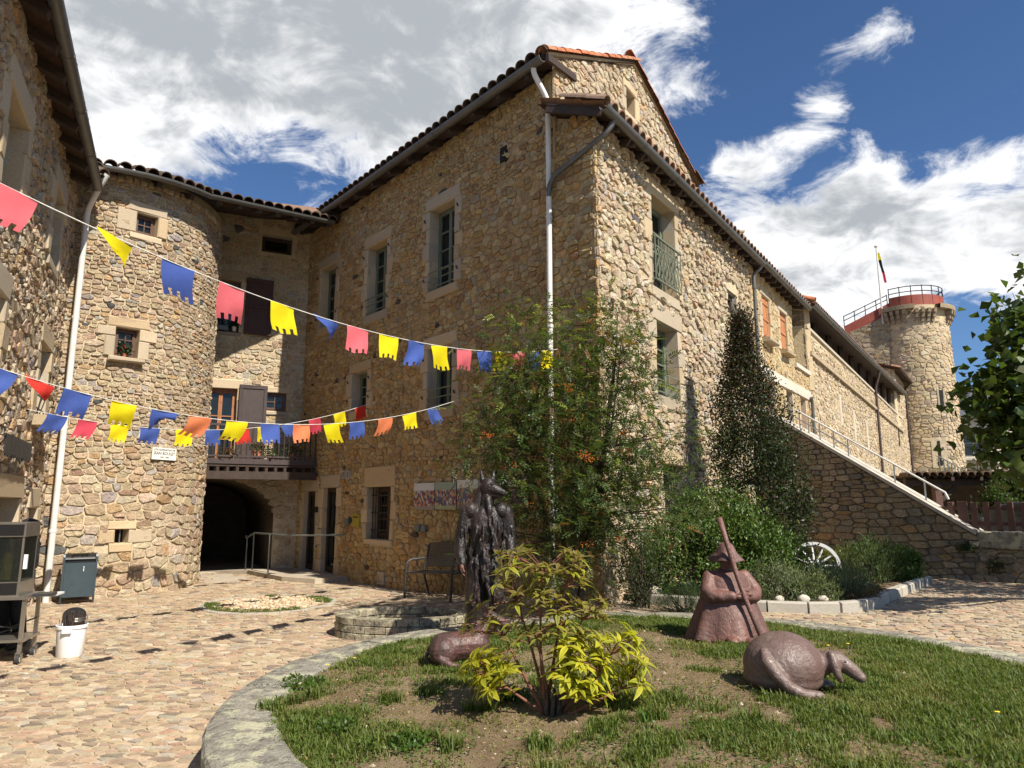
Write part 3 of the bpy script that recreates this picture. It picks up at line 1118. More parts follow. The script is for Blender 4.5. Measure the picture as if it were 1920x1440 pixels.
def gutter(pts, r, parent, mat='zinc'):
    """half-round gutter along a polyline (open side up)"""
    pts = [Vector(p) for p in pts]
    mb = MB()
    n = 9
    vs = []
    for i, p in enumerate(pts):
        t = (pts[min(i + 1, len(pts) - 1)] - pts[max(i - 1, 0)])
        t.z = 0
        t.normalize()
        x = Vector((t.y, -t.x, 0))
        for k in range(n):
            a = math.pi + math.pi * k / (n - 1)
            vs.append(tuple(p + x * (math.cos(a) * r) + Vector((0, 0, math.sin(a) * r))))
        for k in range(n - 1, -1, -1):
            a = math.pi + math.pi * k / (n - 1)
            vs.append(tuple(p + x * (math.cos(a) * r * .9) + Vector((0, 0, math.sin(a) * r * .9))))
    m = 2 * n
    fs = []
    for i in range(len(pts) - 1):
        for k in range(m):
            fs.append((i * m + k, i * m + (k + 1) % m, (i + 1) * m + (k + 1) % m, (i + 1) * m + k))
    fs += [tuple(range(m))[::-1], tuple((len(pts) - 1) * m + k for k in range(m))]
    mb.add(vs, fs)
    # seams
    g = mb.build('gutter', mat, parent, autosmooth=40)
    for i in range(len(pts) - 1):
        a, b = pts[i], pts[i + 1]
        k = int((b - a).length / 1.6)
        for j in range(1, k + 1):
            p = a.lerp(b, j / (k + 1))
            t = (b - a).normalized()
            x = Vector((t.y, -t.x, 0)).normalized()
            ring = []
            for q in range(n):
                ang = math.pi + math.pi * q / (n - 1)
                ring.append(p + x * (math.cos(ang) * r * 1.04) + Vector((0, 0, math.sin(ang) * r * 1.04)))
            sm = MB()
            for q in range(n - 1):
                sm.bar(ring[q], ring[q + 1], 0.035, 0.008, up=tuple((ring[q] - p).normalized()))
            sm.build('gutter_seam', mat, g)
    return g


TILE_ME = {}


def tile_mesh(kind, i):
    """one barrel tile: half pipe along +x (up the slope), tapered, 0.42 long"""
    key = (kind, i)
    if key not in TILE_ME:
        rn = random.Random(hash(kind) % 100 + i)
        rn = random.Random(len(kind) * 7 + i)
        mb = MB()
        n = 8
        ln, r0, r1, th = 0.42, 0.095, 0.078, 0.014
        vs = []
        for (x, r) in ((0, r0), (ln, r1)):
            for rr in (r, r - th):
                for k in range(n + 1):
                    a = math.pi * k / n
                    vs.append((x, math.cos(a) * rr, math.sin(a) * rr * 0.95))
        m = n + 1
        fs = []
        for k in range(n):
            fs.append((k, k + 1, 2 * m + k + 1, 2 * m + k))
            fs.append((m + k + 1, m + k, 3 * m + k, 3 * m + k + 1))
            fs.append((k + 1, k, m + k, m + k + 1))
            fs.append((2 * m + k, 2 * m + k + 1, 3 * m + k + 1, 3 * m + k))
        if kind == 'orange':
            c = rn.choice([(0.42, 0.15, 0.07), (0.48, 0.19, 0.09), (0.37, 0.125, 0.06), (0.40, 0.18, 0.10)])
        elif kind == 'dark':
            c = rn.choice([(0.13, 0.085, 0.06), (0.17, 0.10, 0.065), (0.11, 0.09, 0.07), (0.21, 0.11, 0.065)])
        else:
            c = rn.choice([(0.30, 0.15, 0.085), (0.26, 0.16, 0.11), (0.33, 0.18, 0.11), (0.22, 0.15, 0.11)])
        mb.add(vs, fs, c)
        me = mb.mesh('roof_tile', smooth=False)
        me.materials.append(MATS['tile'])
        TILE_ME[key] = me
    return TILE_ME[key]


def place_tile(p, along, up_n, kind, parent, name='roof_tile', scale=1.0):
    """tile whose lower end sits at p, running along the direction, crown towards up_n"""
    x = Vector(along).normalized()
    z = Vector(up_n)
    z = (z - x * z.dot(x)).normalized()
    y = z.cross(x)
    me = tile_mesh(kind, rnd.randint(0, 4))
    o = bpy.data.objects.new(name, me)
    COL.objects.link(o)
    M = Matrix(((x.x * scale, y.x * scale, z.x * scale, p[0]), (x.y * scale, y.y * scale, z.y * scale, p[1]), (x.z * scale, y.z * scale, z.z * scale, p[2]), (0, 0, 0, 1)))
    o.parent = parent
    o.matrix_parent_inverse = WM[parent].inverted()
    o.matrix_basis = M
    WM[o] = M
    return o


def tiled_roof(a, b, up, parent, kind='dark', pitch=0.25, rows=3, name='roof', first=2, ts=1.22):
    """roof plane from eave a-b going up by vector up: corrugated sheet, with single tiles laid along the eave"""
    a, b, up = Vector(a), Vector(b), Vector(up)
    e = (b - a)
    n = max(2, int(e.length / pitch))
    ed = e.normalized()
    nrm = ed.cross(up).normalized()
    if nrm.z < 0:
        nrm = -nrm
    mb = MB()
    m = 4
    rowsn = max(2, int(up.length / 0.36))
    vs = []
    cols = []
    for r in range(rowsn + 1):
        for step in (0, 1):
            if r == 0 and step == 0 or r == rowsn and step == 1:
                continue
            for k in range(n * m + 1):
                t = k / (n * m)
                w = 0.045 * math.cos(2 * math.pi * (k % m) / m)
                p = a + e * t + up * (r / rowsn) + nrm * (w + (0.012 if step else -0.012))
                vs.append(tuple(p))
                cc = {'dark': (0.15, 0.10, 0.07), 'orange': (0.40, 0.16, 0.08)}.get(kind, (0.28, 0.16, 0.10))
                kx = 0.7 + 0.6 * ((k // m * 37 + r * 91) % 17) / 17
                cols.append(tuple(x * kx for x in cc))
    W1 = n * m + 1
    nr = len(vs) // W1
    fs = [(i * W1 + k, i * W1 + k + 1, (i + 1) * W1 + k + 1, (i + 1) * W1 + k) for i in range(nr - 1) for k in range(n * m)]
    mb.add(vs, fs)
    mb.c = cols
    # underside board
    q = -nrm * 0.07
    mb.add([tuple(a + q), tuple(b + q), tuple(b + up + q), tuple(a + up + q)], [(3, 2, 1, 0)], (0.06, 0.035, 0.025))
    ro = mb.build(name, 'tile', parent, smooth=False)
    ud = up.normalized()
    for k in range(n + 1):
        for r in range(first):
            p = a + e * (k / n) + ud * (r * 0.34 - 0.07) + nrm * (0.012 + 0.014 * (0 if r == 0 else 0) + rnd.uniform(-.006, .006))
            place_tile(p + nrm * .02, ud + ed * rnd.uniform(-.03, .03), nrm, kind, ro, scale=ts)
    return ro


def rafters(a, b, inward, n, parent, w=0.09, h=0.12, drop=0.14, slope=0.0):
    a, b, i = Vector(a), Vector(b), Vector(inward)
    for k in range(n):
        p = a.lerp(b, (k + .5) / n) - Vector((0, 0, drop))
        mb = MB()
        mb.bar(p, p + i, w, h)
        mb.build('rafter', 'wood_dark', parent)


def downpipe(pts, r, parent, mat='pipe_white', brackets=()):
    # soften the bends
    P = [Vector(p) for p in pts]
    out = [P[0]]
    for i in range(1, len(P) - 1):
        a, b, c = P[i - 1], P[i], P[i + 1]
        k = min(0.12, (a - b).length * .4, (c - b).length * .4)
        p0 = b + (a - b).normalized() * k
        p1 = b + (c - b).normalized() * k
        for t in (0, .33, .67, 1):
            out.append(p0 * (1 - t) ** 2 + b * 2 * t * (1 - t) + p1 * t * t)
    out.append(P[-1])
    mb = MB()
    mb.tube(out, r, 12)
    o = mb.build('downpipe', mat, parent, autosmooth=50)
    if brackets:
        for (p) in brackets:
            k = MB()
            p = Vector(p)
            k.tube([p - Vector((0, 0, .025)), p + Vector((0, 0, .025))], r * 1.22, 12)
            k.build('pipe_collar', mat, o)
    return o

# ------------------------------------------------------------------ ground
BEDC, BEDR = (1.33, 6.02), 3.49


def sstep(a, b, x):
    t = min(1.0, max(0.0, (x - a) / (b - a)))
    return t * t * (3 - 2 * t)


def zp(x, y):
    t = sstep(-2.5, 1.2, x)
    return 0.27 * t - 0.03 * max(0.0, 12 - y) * (1 - t)


def rim_z(x, y):
    return max(0.22, zp(x, y) + 0.02)


class Ground:
    def P(s, u, v, w=0.0):
        return (u, v, zp(u, v) + w)


GR = Ground()


def side(W, x, y):
    return (Vector((x, y, 0)) - W.O).dot(W.n)


KERB = [(1.95, 10.35), (2.6, 9.95), (3.33, 9.62), (3.8, 9.50), (4.2, 9.52), (4.6, 9.70), (4.91, 9.98), (5.38, 10.62), (6.3, 11.7), (7.33, 12.92)]


def in_kerb(x, y):
    if x < 1.9 or x > 7.6 or y < 9.4:
        return False
    for (a, b) in zip(KERB, KERB[1:]):
        if a[0] <= x <= b[0]:
            return y > a[1] + (b[1] - a[1]) * (x - a[0]) / (b[0] - a[0]) - 0.08
    return False


RINGC, RINGA, RINGB = (-1.45, 9.95), 0.92, 0.62
OVC, OVR = (-4.1, 12.45), 1.1


def pave_ok(x, y):
    if y < 3.4 or abs(x) > 0.80 * y + 1.6:
        return False
    if (x - BEDC[0]) ** 2 + (y - BEDC[1]) ** 2 < (BEDR - 0.02) ** 2:
        return False
    if side(L_, x, y) < 0.03 or side(A_, x, y) < 0.02 and side(B_, x, y) < 0.02:
        return False
    if (x + 9) ** 2 + (y - 14.85) ** 2 < 2.42 ** 2 or side(C_, x, y) < -1.0:
        return False
    if in_kerb(x, y) or side(D_, x, y) < 0.0 and x > 3:
        return False
    if x > 2 and side(B_, x, y) < 0.05:
        return False
    if ((x - RINGC[0]) / RINGA) ** 2 + ((y - RINGC[1]) / RINGB) ** 2 < 0.9:
        return False
    if (x - OVC[0]) ** 2 + (y - OVC[1]) ** 2 < OVR ** 2:
        return False
    if x < -4.4 and y > 15.2 and side(A_, x, y) > 1.1:
        return True
    if side(A_, x, y) < 1.3 and y > 15.4:
        return False
    return True


# wide ground sheet to the horizon
mb = MB()
mb.add([(-600, -400, -0.75), (600, -400, -0.75), (600, 800, -0.75), (-600, 800, -0.75)], [(0, 1, 2, 3)])
tag(mb.build('ground', 'ground_far'), 'bare ground stretching away beyond the buildings', kind='structure')

# courtyard paving bed (joint mortar), the stones are its pieces
mb = MB()
x0, x1, y0, y1, st = -13.0, 24.0, -3.0, 40.0, 0.25
nx, ny = int((x1 - x0) / st), int((y1 - y0) / st)
vs = []
for j in range(ny + 1):
    for i in range(nx + 1):
        x, y = x0 + i * st, y0 + j * st
        z = zp(x, y)
        if (x - BEDC[0]) ** 2 + (y - BEDC[1]) ** 2 < (BEDR - 0.28) ** 2:
            z = -0.5
        vs.append((x, y, z))
fs = [(j * (nx + 1) + i, j * (nx + 1) + i + 1, (j + 1) * (nx + 1) + i + 1, (j + 1) * (nx + 1) + i) for j in range(ny) for i in range(nx)]
mb.add(vs, fs)
PAVE = tag(mb.build('paving', 'paving_joint', smooth=True), 'tan cobbled courtyard paving between the stone houses', kind='structure')

rn = random.Random(21)
seeds = []
y = 3.2
while y < 19.5:
    h = (0.054 + 0.062 * rn.random() ** 1.3) * (1.0 if y < 13 else 1.25)
    x = -0.80 * y - 1.7
    xe = 0.80 * y + 1.7
    while x < xe:
        w = h * rn.uniform(1.1, 2.2) * math.exp(rn.gauss(0, .3))
        dv = .07 * math.sin(.8 * x + .9 * y) + .05 * math.sin(1.9 * x - 1.3 * y + 2) + .02 * math.sin(5 * x + y)
        seeds.append((x + w / 2 + rn.uniform(-.3, .3) * h, y + dv + h / 2 + rn.uniform(-.38, .38) * h))
        x += w
    y += h
seeds = [s for s in seeds if pave_ok(*s)]
stones(GR, seeds, 1.7, 0.42, 0.0055, 0.010, PAL_PAVE, PAVE, mat='paver', name='paving_stone', seed=3, flat=True, smooth=False, nmax=8, lines=())

# pale sunken pebble disc ringed with grass
mb = MB()
n = 40
for k in range(n):
    a0, a1 = 2 * math.pi * k / n, 2 * math.pi * (k + .93) / n
    q = [(OVC[0] + r * math.cos(a), OVC[1] + r * math.sin(a)) for r, a in ((OVR - .09, a0), (OVR + .01, a0), (OVR + .01, a1), (OVR - .09, a1))]
    vs = [(x, y, zp(x, y) - .03) for x, y in q] + [(x, y, zp(x, y) + .016) for x, y in q]
    mb.add(vs, [(4, 5, 6, 7), (0, 1, 5, 4), (1, 2, 6, 5), (2, 3, 7, 6), (3, 0, 4, 7)], (0.42, 0.39, 0.33))
DISC = empty('pebble_disc', (OVC[0], OVC[1], 0), label='round pale pebble disc edged with grass, set in the courtyard cobbles', cat='pebble disc')
mb.build('edging', 'granite', DISC)
seeds = []
for _ in range(900):
    a, r = rn.uniform(0, 6.283), math.sqrt(rn.random()) * 0.86
    p = (OVC[0] + r * math.cos(a), OVC[1] + r * math.sin(a))
    if all((p[0] - q[0]) ** 2 + (p[1] - q[1]) ** 2 > 0.045 ** 2 for q in seeds):
        seeds.append(p)
pal = [((0.55, 0.44, 0.29), 4), ((0.50, 0.37, 0.23), 3), ((0.58, 0.50, 0.38), 2), ((0.46, 0.29, 0.19), 1)]
stones(GR, seeds, 1.0, 0.14, 0.004, 0.022, pal, DISC, mat='paver', name='pebble', smooth=True, seed=9, nmax=6, limit=280)
mb = MB()
mb.prism([(OVC[0] + 1.02 * math.cos(2 * math.pi * k / 32), OVC[1] + 1.02 * math.sin(2 * math.pi * k / 32)) for k in range(32)], -0.05, 0.006)
mb.build('soil', 'soil', DISC)

# ---- raised round bed
BED = empty('raised_bed', (BEDC[0], BEDC[1], 0), label='round raised lawn bed with lichen-covered stone rim in the courtyard', cat='raised bed')
nseg = 22
gaps = 0.006
rn = random.Random(5)
for k in range(nseg):
    a0 = 2 * math.pi * k / nseg + gaps / BEDR
    a1 = 2 * math.pi * (k + 1) / nseg - gaps / BEDR
    mb = MB()
    m = 5
    ri, ro = BEDR - 0.42 + rn.uniform(-.03, .02), BEDR + rn.uniform(-.012, .015)
    dz = rn.uniform(-.008, .008)
    prof = [(ro - .015, -.16), (ro, -.13), (ro + .004, -.035), (ro - .012, -.012), (ro - .04, 0.0), (ri + .03, 0.004), (ri, -.012), (ri, -.16)]
    vs = []
    for i in range(m + 1):
        a = a0 + (a1 - a0) * i / m
        for (r, z) in prof:
            x, y = BEDC[0] + r * math.cos(a), BEDC[1] + r * math.sin(a)
            xr, yr = BEDC[0] + BEDR * math.cos(a), BEDC[1] + BEDR * math.sin(a)
            vs.append((x + rn.uniform(-.004, .004), y + rn.uniform(-.004, .004), rim_z(xr, yr) + z + dz + rn.uniform(-.004, .004)))
    p = len(prof)
    fs = [(i * p + j, i * p + (j + 1) % p, (i + 1) * p + (j + 1) % p, (i + 1) * p + j) for i in range(m) for j in range(p)]
    fs += [tuple(range(p))[::-1], tuple(m * p + j for j in range(p))]
    fs = [f[::-1] for f in fs]
    kk = rn.uniform(.85, 1.1)
    mb.add(vs, fs, (0.27 * kk, 0.25 * kk, 0.205 * kk))
    mb.build('coping_stone', 'rim_stone', BED, smooth=False, autosmooth=35)
# wall stones under the coping on the downhill side
bedround = Round(BEDC, BEDR - 0.035)
core = MB()
core.lathe([(BEDR - .05, -0.75), (BEDR - .05, 0.1)], 72, (0.2, .17, .13), (BEDC[0], BEDC[1], 0))
core.build('retaining_wall', 'mortar_dark', BED)
sd = course_seeds((math.pi * .45) * BEDR, (math.pi * 1.45) * BEDR, -0.75, 0.1, .15, .22, 1.3, 2.3, .15, rn)
stones(bedround, sd, 1.6, 0.5, 0.010, 0.03, PAL_D, BED, name='stone', bounds=(math.pi * .45 * BEDR, math.pi * 1.45 * BEDR, -.75, .075), seed=4)


# bed surface
def hash_noise(x, y, sc, seed=0):
    from mathutils import noise as nz
    return nz.noise(Vector((x * sc + seed * 13.7, y * sc + seed * 7.3, seed * 3.1)))


def bed_z(x, y):
    return rim_z(x, y) - 0.03 + 0.025 * hash_noise(x, y, 1.3, 2) + 0.010 * hash_noise(x, y, 5, 4) + 0.05 * math.exp(-((x - BEDC[0]) ** 2 + (y - BEDC[1]) ** 2) / 4.0)


mb = MB()
st = 0.08
rr = BEDR - 0.36
nx = int(2 * rr / st)
idx = {}
for j in range(nx + 1):
    for i in range(nx + 1):
        x, y = BEDC[0] - rr + i * st, BEDC[1] - rr + j * st
        if (x - BEDC[0]) ** 2 + (y - BEDC[1]) ** 2 <= (rr + .05) ** 2:
            idx[(i, j)] = len(mb.v)
            mb.v.append((x, y, bed_z(x, y)))
            mb.c.append((.3, .2, .1))
for (i, j) in list(idx):
    if (i + 1, j) in idx and (i, j + 1) in idx and (i + 1, j + 1) in idx:
        mb.f.append((idx[(i, j)], idx[(i + 1, j)], idx[(i + 1, j + 1)], idx[(i, j + 1)]))
tag(mb.build('lawn_soil', 'soil', smooth=True), 'bare dry brown soil between grass tufts of the round bed', kind='structure')


def grass_amount(x, y):
    n = hash_noise(x, y, 0.9, 1) * .6 + hash_noise(x, y, 2.4, 5) * .62 + hash_noise(x, y, 6.0, 6) * .38
    b = 0.13
    b += 0.27 * sstep(1.0, 2.6, x)                       # greener to the right
    b += 0.30 * sstep(7.6, 8.9, y)                      # and at the back
    r = math.hypot(x - BEDC[0], y - BEDC[1])
    b += 0.20 * sstep(2.5, 3.1, r) * sstep(6.2, 5.0, y)
    b -= 0.45 * math.exp(-((x + 1.0) ** 2 + (y - 5.9) ** 2) / 0.5)
    b -= 0.35 * math.exp(-((x - 0.3) ** 2 + (y - 5.0) ** 2) / 0.5)
    b -= 0.28 * math.exp(-((x - 1.3) ** 2 + (y - 6.2) ** 2) / 0.5)
    b += 0.22 * math.exp(-((x + 1.75) ** 2 + (y - 5.5) ** 2) / 0.06)
    b += 0.30 * math.exp(-((x + 1.2) ** 2 + (y - 7.6) ** 2) / 0.45)
    return n + b


def blades(tufts, name, seed, mat='grass_blade'):
    """tufts: (x,y,z,count,height,spread,tint); one mesh of bent two-segment blades"""
    rg = np.random.default_rng(seed)
    reps = np.array([t[3] for t in tufts])
    T = np.repeat(np.array([t[:3] + t[4:7] for t in tufts], np.float64), reps, axis=0)
    n = len(T)
    ang = rg.uniform(0, 2 * np.pi, n)
    off = rg.normal(0, 1, (n, 2)) * T[:, 4:5] * .5
    base = np.c_[T[:, 0] + off[:, 0], T[:, 1] + off[:, 1], T[:, 2] - .008]
    h = T[:, 3] * rg.uniform(.45, 1.15, n)
    lean = rg.uniform(.15, .75, n) * h
    dirx, diry = np.cos(ang), np.sin(ang)
    w = rg.uniform(.0022, .0042, n) * (1 + h * 3)
    side_ = np.c_[-diry, dirx, np.zeros(n)] * w[:, None]
    mid = base + np.c_[dirx * lean * .3, diry * lean * .3, h * .62]
    tip = base + np.c_[dirx * lean, diry * lean, h * rg.uniform(.75, 1.0, n)]
    V = np.stack([base - side_, base + side_, mid + side_ * .8, mid - side_ * .8, tip + side_ * .1, tip - side_ * .1], axis=1).reshape(-1, 3)
    o = np.arange(n)[:, None] * 6
    F = np.concatenate([o + np.array([[0, 1, 2, 3]]), o + np.array([[3, 2, 4, 5]])], axis=0)
    tint = T[:, 5]
    g = np.stack([0.120 + 0.17 * tint + rg.normal(0, .012, n), 0.170 + 0.10 * tint + rg.normal(0, .016, n), 0.030 + 0.05 * tint + rg.normal(0, .006, n)], axis=1).clip(.01, .6)
    cols = np.repeat(g, 6, axis=0)
    cols.reshape(-1, 6, 3)[:, :2] *= .75
    return np_mesh(name, V, F, cols)


rg = random.Random(31)
tufts = []
tries = 0
while tries < 42000:
    tries += 1
    a, r = rg.uniform(0, 6.2832), math.sqrt(rg.random()) * (BEDR - .40)
    x, y = BEDC[0] + r * math.cos(a), BEDC[1] + r * math.sin(a)
    if y < 3.7 or abs(x) > .76 * y + .4:
        continue
    g = grass_amount(x, y)
    if g < -0.10:
        if rg.random() < 0.16:   # dry straw
            tufts.append((x, y, bed_z(x, y), rg.randint(2, 5), rg.uniform(.015, .035), .03, rg.uniform(.7, 1.2)))
        continue
    k = sstep(-.10, .40, g)
    if rg.random() > .25 + .75 * k:
        continue
    dry = max(0.0, .5 - g) * rg.uniform(0, .8) + max(0.0, hash_noise(x, y, 1.7, 12)) * .75
    tufts.append((x, y, bed_z(x, y), int(4 + 7 * k), rg.uniform(.025, .05) + .035 * k * rg.random(), .035 + .02 * rg.random(), dry * .8 + rg.uniform(0, .12)))
for _ in range(16000):      # short dry straw and seedlings over the bare soil
    a, r = rg.uniform(0, 6.2832), math.sqrt(rg.random()) * (BEDR - .42)
    x, y = BEDC[0] + r * math.cos(a), BEDC[1] + r * math.sin(a)
    if y < 3.7 or abs(x) > .76 * y + .4 or hash_noise(x, y, 3.1, 9) + .5 * hash_noise(x, y, 9, 3) < -.18:
        continue
    tufts.append((x, y, bed_z(x, y), 3, rg.uniform(.012, .03), .03, rg.uniform(.25, 1.25)))
# a few distinct taller tufts
for (x, y) in [(-1.62, 5.55), (-1.5, 5.75), (-1.72, 5.4), (-0.55, 4.75), (-0.35, 4.55), (-.9, 5.6), (-.6, 5.75), (.55, 4.7), (.9, 4.9), (-.2, 5.35), (.15, 4.55), (1.5, 4.75), (2.2, 4.9), (-1.1, 5.0)]:
    for _ in range(9):
        tufts.append((x + rg.gauss(0, .05), y + rg.gauss(0, .05), bed_z(x, y), 22, rg.uniform(.07, .12), .04, rg.uniform(0, .12)))
link('lawn_grass', blades(tufts, 'lawn_grass', 3), 'grass_blade')
tag(bpy.data.objects['lawn_grass'], 'patchy short green lawn grass growing on the round bed', 'grass', kind='stuff')
t2 = []
for _ in range(2000):
    a, r = rg.uniform(0, 6.2832), rg.uniform(.78, 1.03)
    if math.sin(a * 1.5 + 1.2) + .6 * math.sin(a * 4) < -0.25:
        continue
    x, y = OVC[0] + r * math.cos(a), OVC[1] + r * math.sin(a)
    t2.append((x, y, zp(x, y), 11, rg.uniform(.03, .065), .045, rg.uniform(0, .15)))
o = link('grass_edge', blades(t2, 'grass_edge', 8), 'grass_blade', DISC)
o['kind'] = 'stuff'


# grit and dry leaf litter on the soil
mb = MB()
rl_ = random.Random(66)
for _ in range(2600):
    a, r = rl_.uniform(0, 6.2832), math.sqrt(rl_.random()) * (BEDR - .44)
    x, y = BEDC[0] + r * math.cos(a), BEDC[1] + r * math.sin(a)
    if y < 3.8:
        continue
    z = bed_z(x, y)
    s_ = rl_.uniform(.003, .010) if rl_.random() < .93 else rl_.uniform(.012, .022)
    c = rl_.choice([(.40, .33, .24), (.30, .24, .17), (.22, .16, .11), (.46, .40, .31), (.25, .13, .06), (.34, .22, .10)])
    k_ = [1 + rl_.uniform(-.3, .3) for _ in range(6)]
    mb.add([(x + s_ * k_[0], y, z), (x, y + s_ * k_[1], z), (x - s_ * k_[2], y, z), (x, y - s_ * k_[3], z), (x, y, z + s_ * .7 * k_[4])], [(0, 1, 4), (1, 2, 4), (2, 3, 4), (3, 0, 4)], c)
o = mb.build('soil_litter', 'paver')
tag(o, 'scattered grit and dry leaf litter on the bare lawn soil', 'litter', kind='stuff')


# ---- round stone well-like planter behind the lawn
RING = empty('ring_planter', (RINGC[0], RINGC[1], 0), label='low oval planter ring of grey stone blocks beside the lawn', cat='planter')
rn = random.Random(8)
zb = -0.06
for c in range(3):
    n = 20
    z0, z1 = zb + c * .095, zb + (c + 1) * .095 - .008
    for k in range(n):
        a0 = 2 * math.pi * (k + (c % 2) * .5) / n
        a1 = a0 + 2 * math.pi / n * .955
        mb = MB()
        vs = []
        for z, ins in ((z0, 0), (z1 - .012, 0), (z1, .012)):
            for (s, a) in ((1.0, a0), (1.0, (a0 + a1) / 2), (1.0, a1), (.78, a1), (.78, (a0 + a1) / 2), (.78, a0)):
                f = s + (-.02 if s == 1.0 and ins else .02 if ins else 0) + rn.uniform(-.012, .012)
                vs.append((RINGC[0] + RINGA * f * math.cos(a), RINGC[1] + RINGB * f * math.sin(a), z + rn.uniform(-.004, .004)))
        fs = [tuple(range(6))[::-1], tuple(range(12, 18))]
        for b in (0, 6):
            fs += [(b + i, b + (i + 1) % 6, b + 6 + (i + 1) % 6, b + 6 + i) for i in range(6)]
        kk = rn.uniform(.7, 1.1)
        mb.add(vs, fs, (.33 * kk, .29 * kk, .21 * kk))
        mb.build('stone_block', 'rim_stone', RING)
mb = MB()
mb.prism([(RINGC[0] + RINGA * .8 * math.cos(2 * math.pi * k / 32), RINGC[1] + RINGB * .8 * math.sin(2 * math.pi * k / 32)) for k in range(32)], -.1, .09)
mb.build('soil', 'soil', RING)

# ---- kerbed flower bed along the sunlit wall
FB = empty('flower_bed', (4.5, 11.0, .27), label='flower bed edged with grey granite kerb stones under the sunlit wall', cat='flower bed')
poly = KERB + [(6.0, 16.5), (3.0, 12.8), (1.6, 10.7)]
mb = MB()
n = len(poly)
mb.add([(p[0], p[1], zp(*p) + .10) for p in poly], [tuple(range(n))])
mb.build('soil', 'soil', FB)
rn = random.Random(3)
ln = 0
for a, b in zip(KERB, KERB[1:]):
    a, b = Vector((*a, 0)), Vector((*b, 0))
    n = max(1, round((b - a).length / .34))
    for k in range(n):
        p, q = a.lerp(b, k / n + .008), a.lerp(b, (k + 1) / n - .008)
        mb = MB()
        z = zp(p.x, p.y)
        t = (q - p).normalized()
        x = Vector((t.y, -t.x, 0))
        vs = []
        for (w, zz) in ((-.075, -.1), (-.075, .12), (-.06, .14), (.05, .145), (.075, .125), (.08, -.1)):
            for e in (p, q):
                vs.append(tuple(e + x * (w + rn.uniform(-.006, .006)) + Vector((0, 0, z + zz + rn.uniform(-.004, .004)))))
        fs = [(2 * i, 2 * ((i + 1) % 6), 2 * ((i + 1) % 6) + 1, 2 * i + 1) for i in range(6)] + [(0, 2, 4, 6, 8, 10)[::-1], (1, 3, 5, 7, 9, 11)]
        kk = rn.uniform(.85, 1.1)
        mb.add(vs, fs, (.40 * kk, .37 * kk, .315 * kk))
        mb.build('kerb_stone', 'granite', FB)
for (x, y, s) in [(3.55, 9.78, .07), (3.85, 9.72, .085), (4.12, 9.76, .075), (5.3, 10.95, .12), (4.95, 10.9, .20), (5.4, 11.5, .14), (2.05, 10.55, .10)]:
    mb = MB()
    vs, fs = [], []
    nn, mm = 9, 6
    for i in range(mm + 1):
        ph = math.pi * i / mm
        for k in range(nn):
            th = 2 * math.pi * k / nn
            j = 1 + rn.uniform(-.14, .14)
            vs.append((x + s * j * math.sin(ph) * math.cos(th), y + s * .8 * j * math.sin(ph) * math.sin(th), zp(x, y) + .12 + s * .7 * j * math.cos(ph) + s * .3))
    fs = [(i * nn + k, (i + 1) * nn + k, (i + 1) * nn + (k + 1) % nn, i * nn + (k + 1) % nn) for i in range(mm) for k in range(nn)]
    mb.add(vs, fs)
    lab = {.20: 'largest pale boulder between lavender and rosemary bush', .12: 'rounded rock beside the largest boulder', .14: 'pale rock in front of the rosemary bush', .10: 'pale rock at the foot of the sunlit wall corner'}.get(s, 'small pale rock lying on the kerb below the sage bush')
    tag(mb.build('rock', 'rock_pale', smooth=True), lab, 'rock', 'rocks in the flower bed')

# ------------------------------------------------------------------ main building: shaded front (A), gable (G), sunlit front (B)
MAIN = empty('corner_building', A_.P(5, 0, -3), label='tall rubble-stone corner building with gable, shaded courtyard front and sunlit side', cat='building')
HA = [(0.80, 1.66, 6.05, 7.60), (3.27, 4.14, 5.86, 7.48), (5.85, 6.73, 5.83, 7.54), (2.71, 3.43, 3.74, 4.62), (5.88, 6.70, 3.45, 4.66), (3.63, 4.60, 0.94, 2.02), (0.40, 1.09, 0.10, 1.97), (1.47, 2.18, 0.10, 2.04)]
topA = [(0, 8.86), (9.45, 8.86), (9.452, 8.0), (10.4, 7.55)]
wa = wall_face(A_, 0, 10.4, -0.4, topA, HA, 'mortar', MAIN, thick=.03)
rn = random.Random(101)
sd = course_seeds(0, 10.4, -0.3, 9.25, .065, .16, 1.0, 2.3, .26, rn)
stones(A_, sd, 1.55, 0.5, .006, .030, PAL_A, wa, holes=[expand(h, .10, .22, .12) for h in HA], bounds=(0.0, 10.44, -.3, 8.84), keep=lambda u, v: v < 7.85 - .45 * max(0, u - 9.9) or u < 9.45, seed=12)
for i_, h in enumerate(HA):
    reveal(A_, h, 0.30 if i_ < 6 else .16, MAIN)
for i, h in enumerate(HA):
    warm = 0.06
    if i in (6, 7):
        surround(A_, h, MAIN, lint=.30, jw=.16, ext=.12, warm=warm, skip_sill=True)
    elif i == 5:
        surround(A_, h, MAIN, lint=.42, jw=.16, ext=.16, warm=warm, sill=.12)
    else:
        surround(A_, h, MAIN, lint=.26 if i < 3 else .22, jw=.16, ext=.15, sill=.20, warm=warm)
window(A_, HA[0], .22, MAIN, rows=4)
window(A_, HA[1], .22, MAIN, rows=4)
window(A_, HA[2], .22, MAIN, rows=4)
window(A_, HA[3], .22, MAIN, rows=3, leaves=2, curtain=True)
window(A_, HA[4], .22, MAIN, rows=3, curtain=True)
window(A_, HA[5], .26, MAIN, mat='frame_brown', rows=3)
grille(A_, HA[5], MAIN, nb=8, w=-.08)
for i in (1, 2, 4):
    low_guard(A_, HA[i], MAIN)
for h in HA[6:]:
    w = window(A_, (h[0], h[1], h[2] + .02, h[3]), .12, MAIN, mat='wood_dark', leaves=1, rows=1, fw=.05)
    w.name = 'glazed_door'
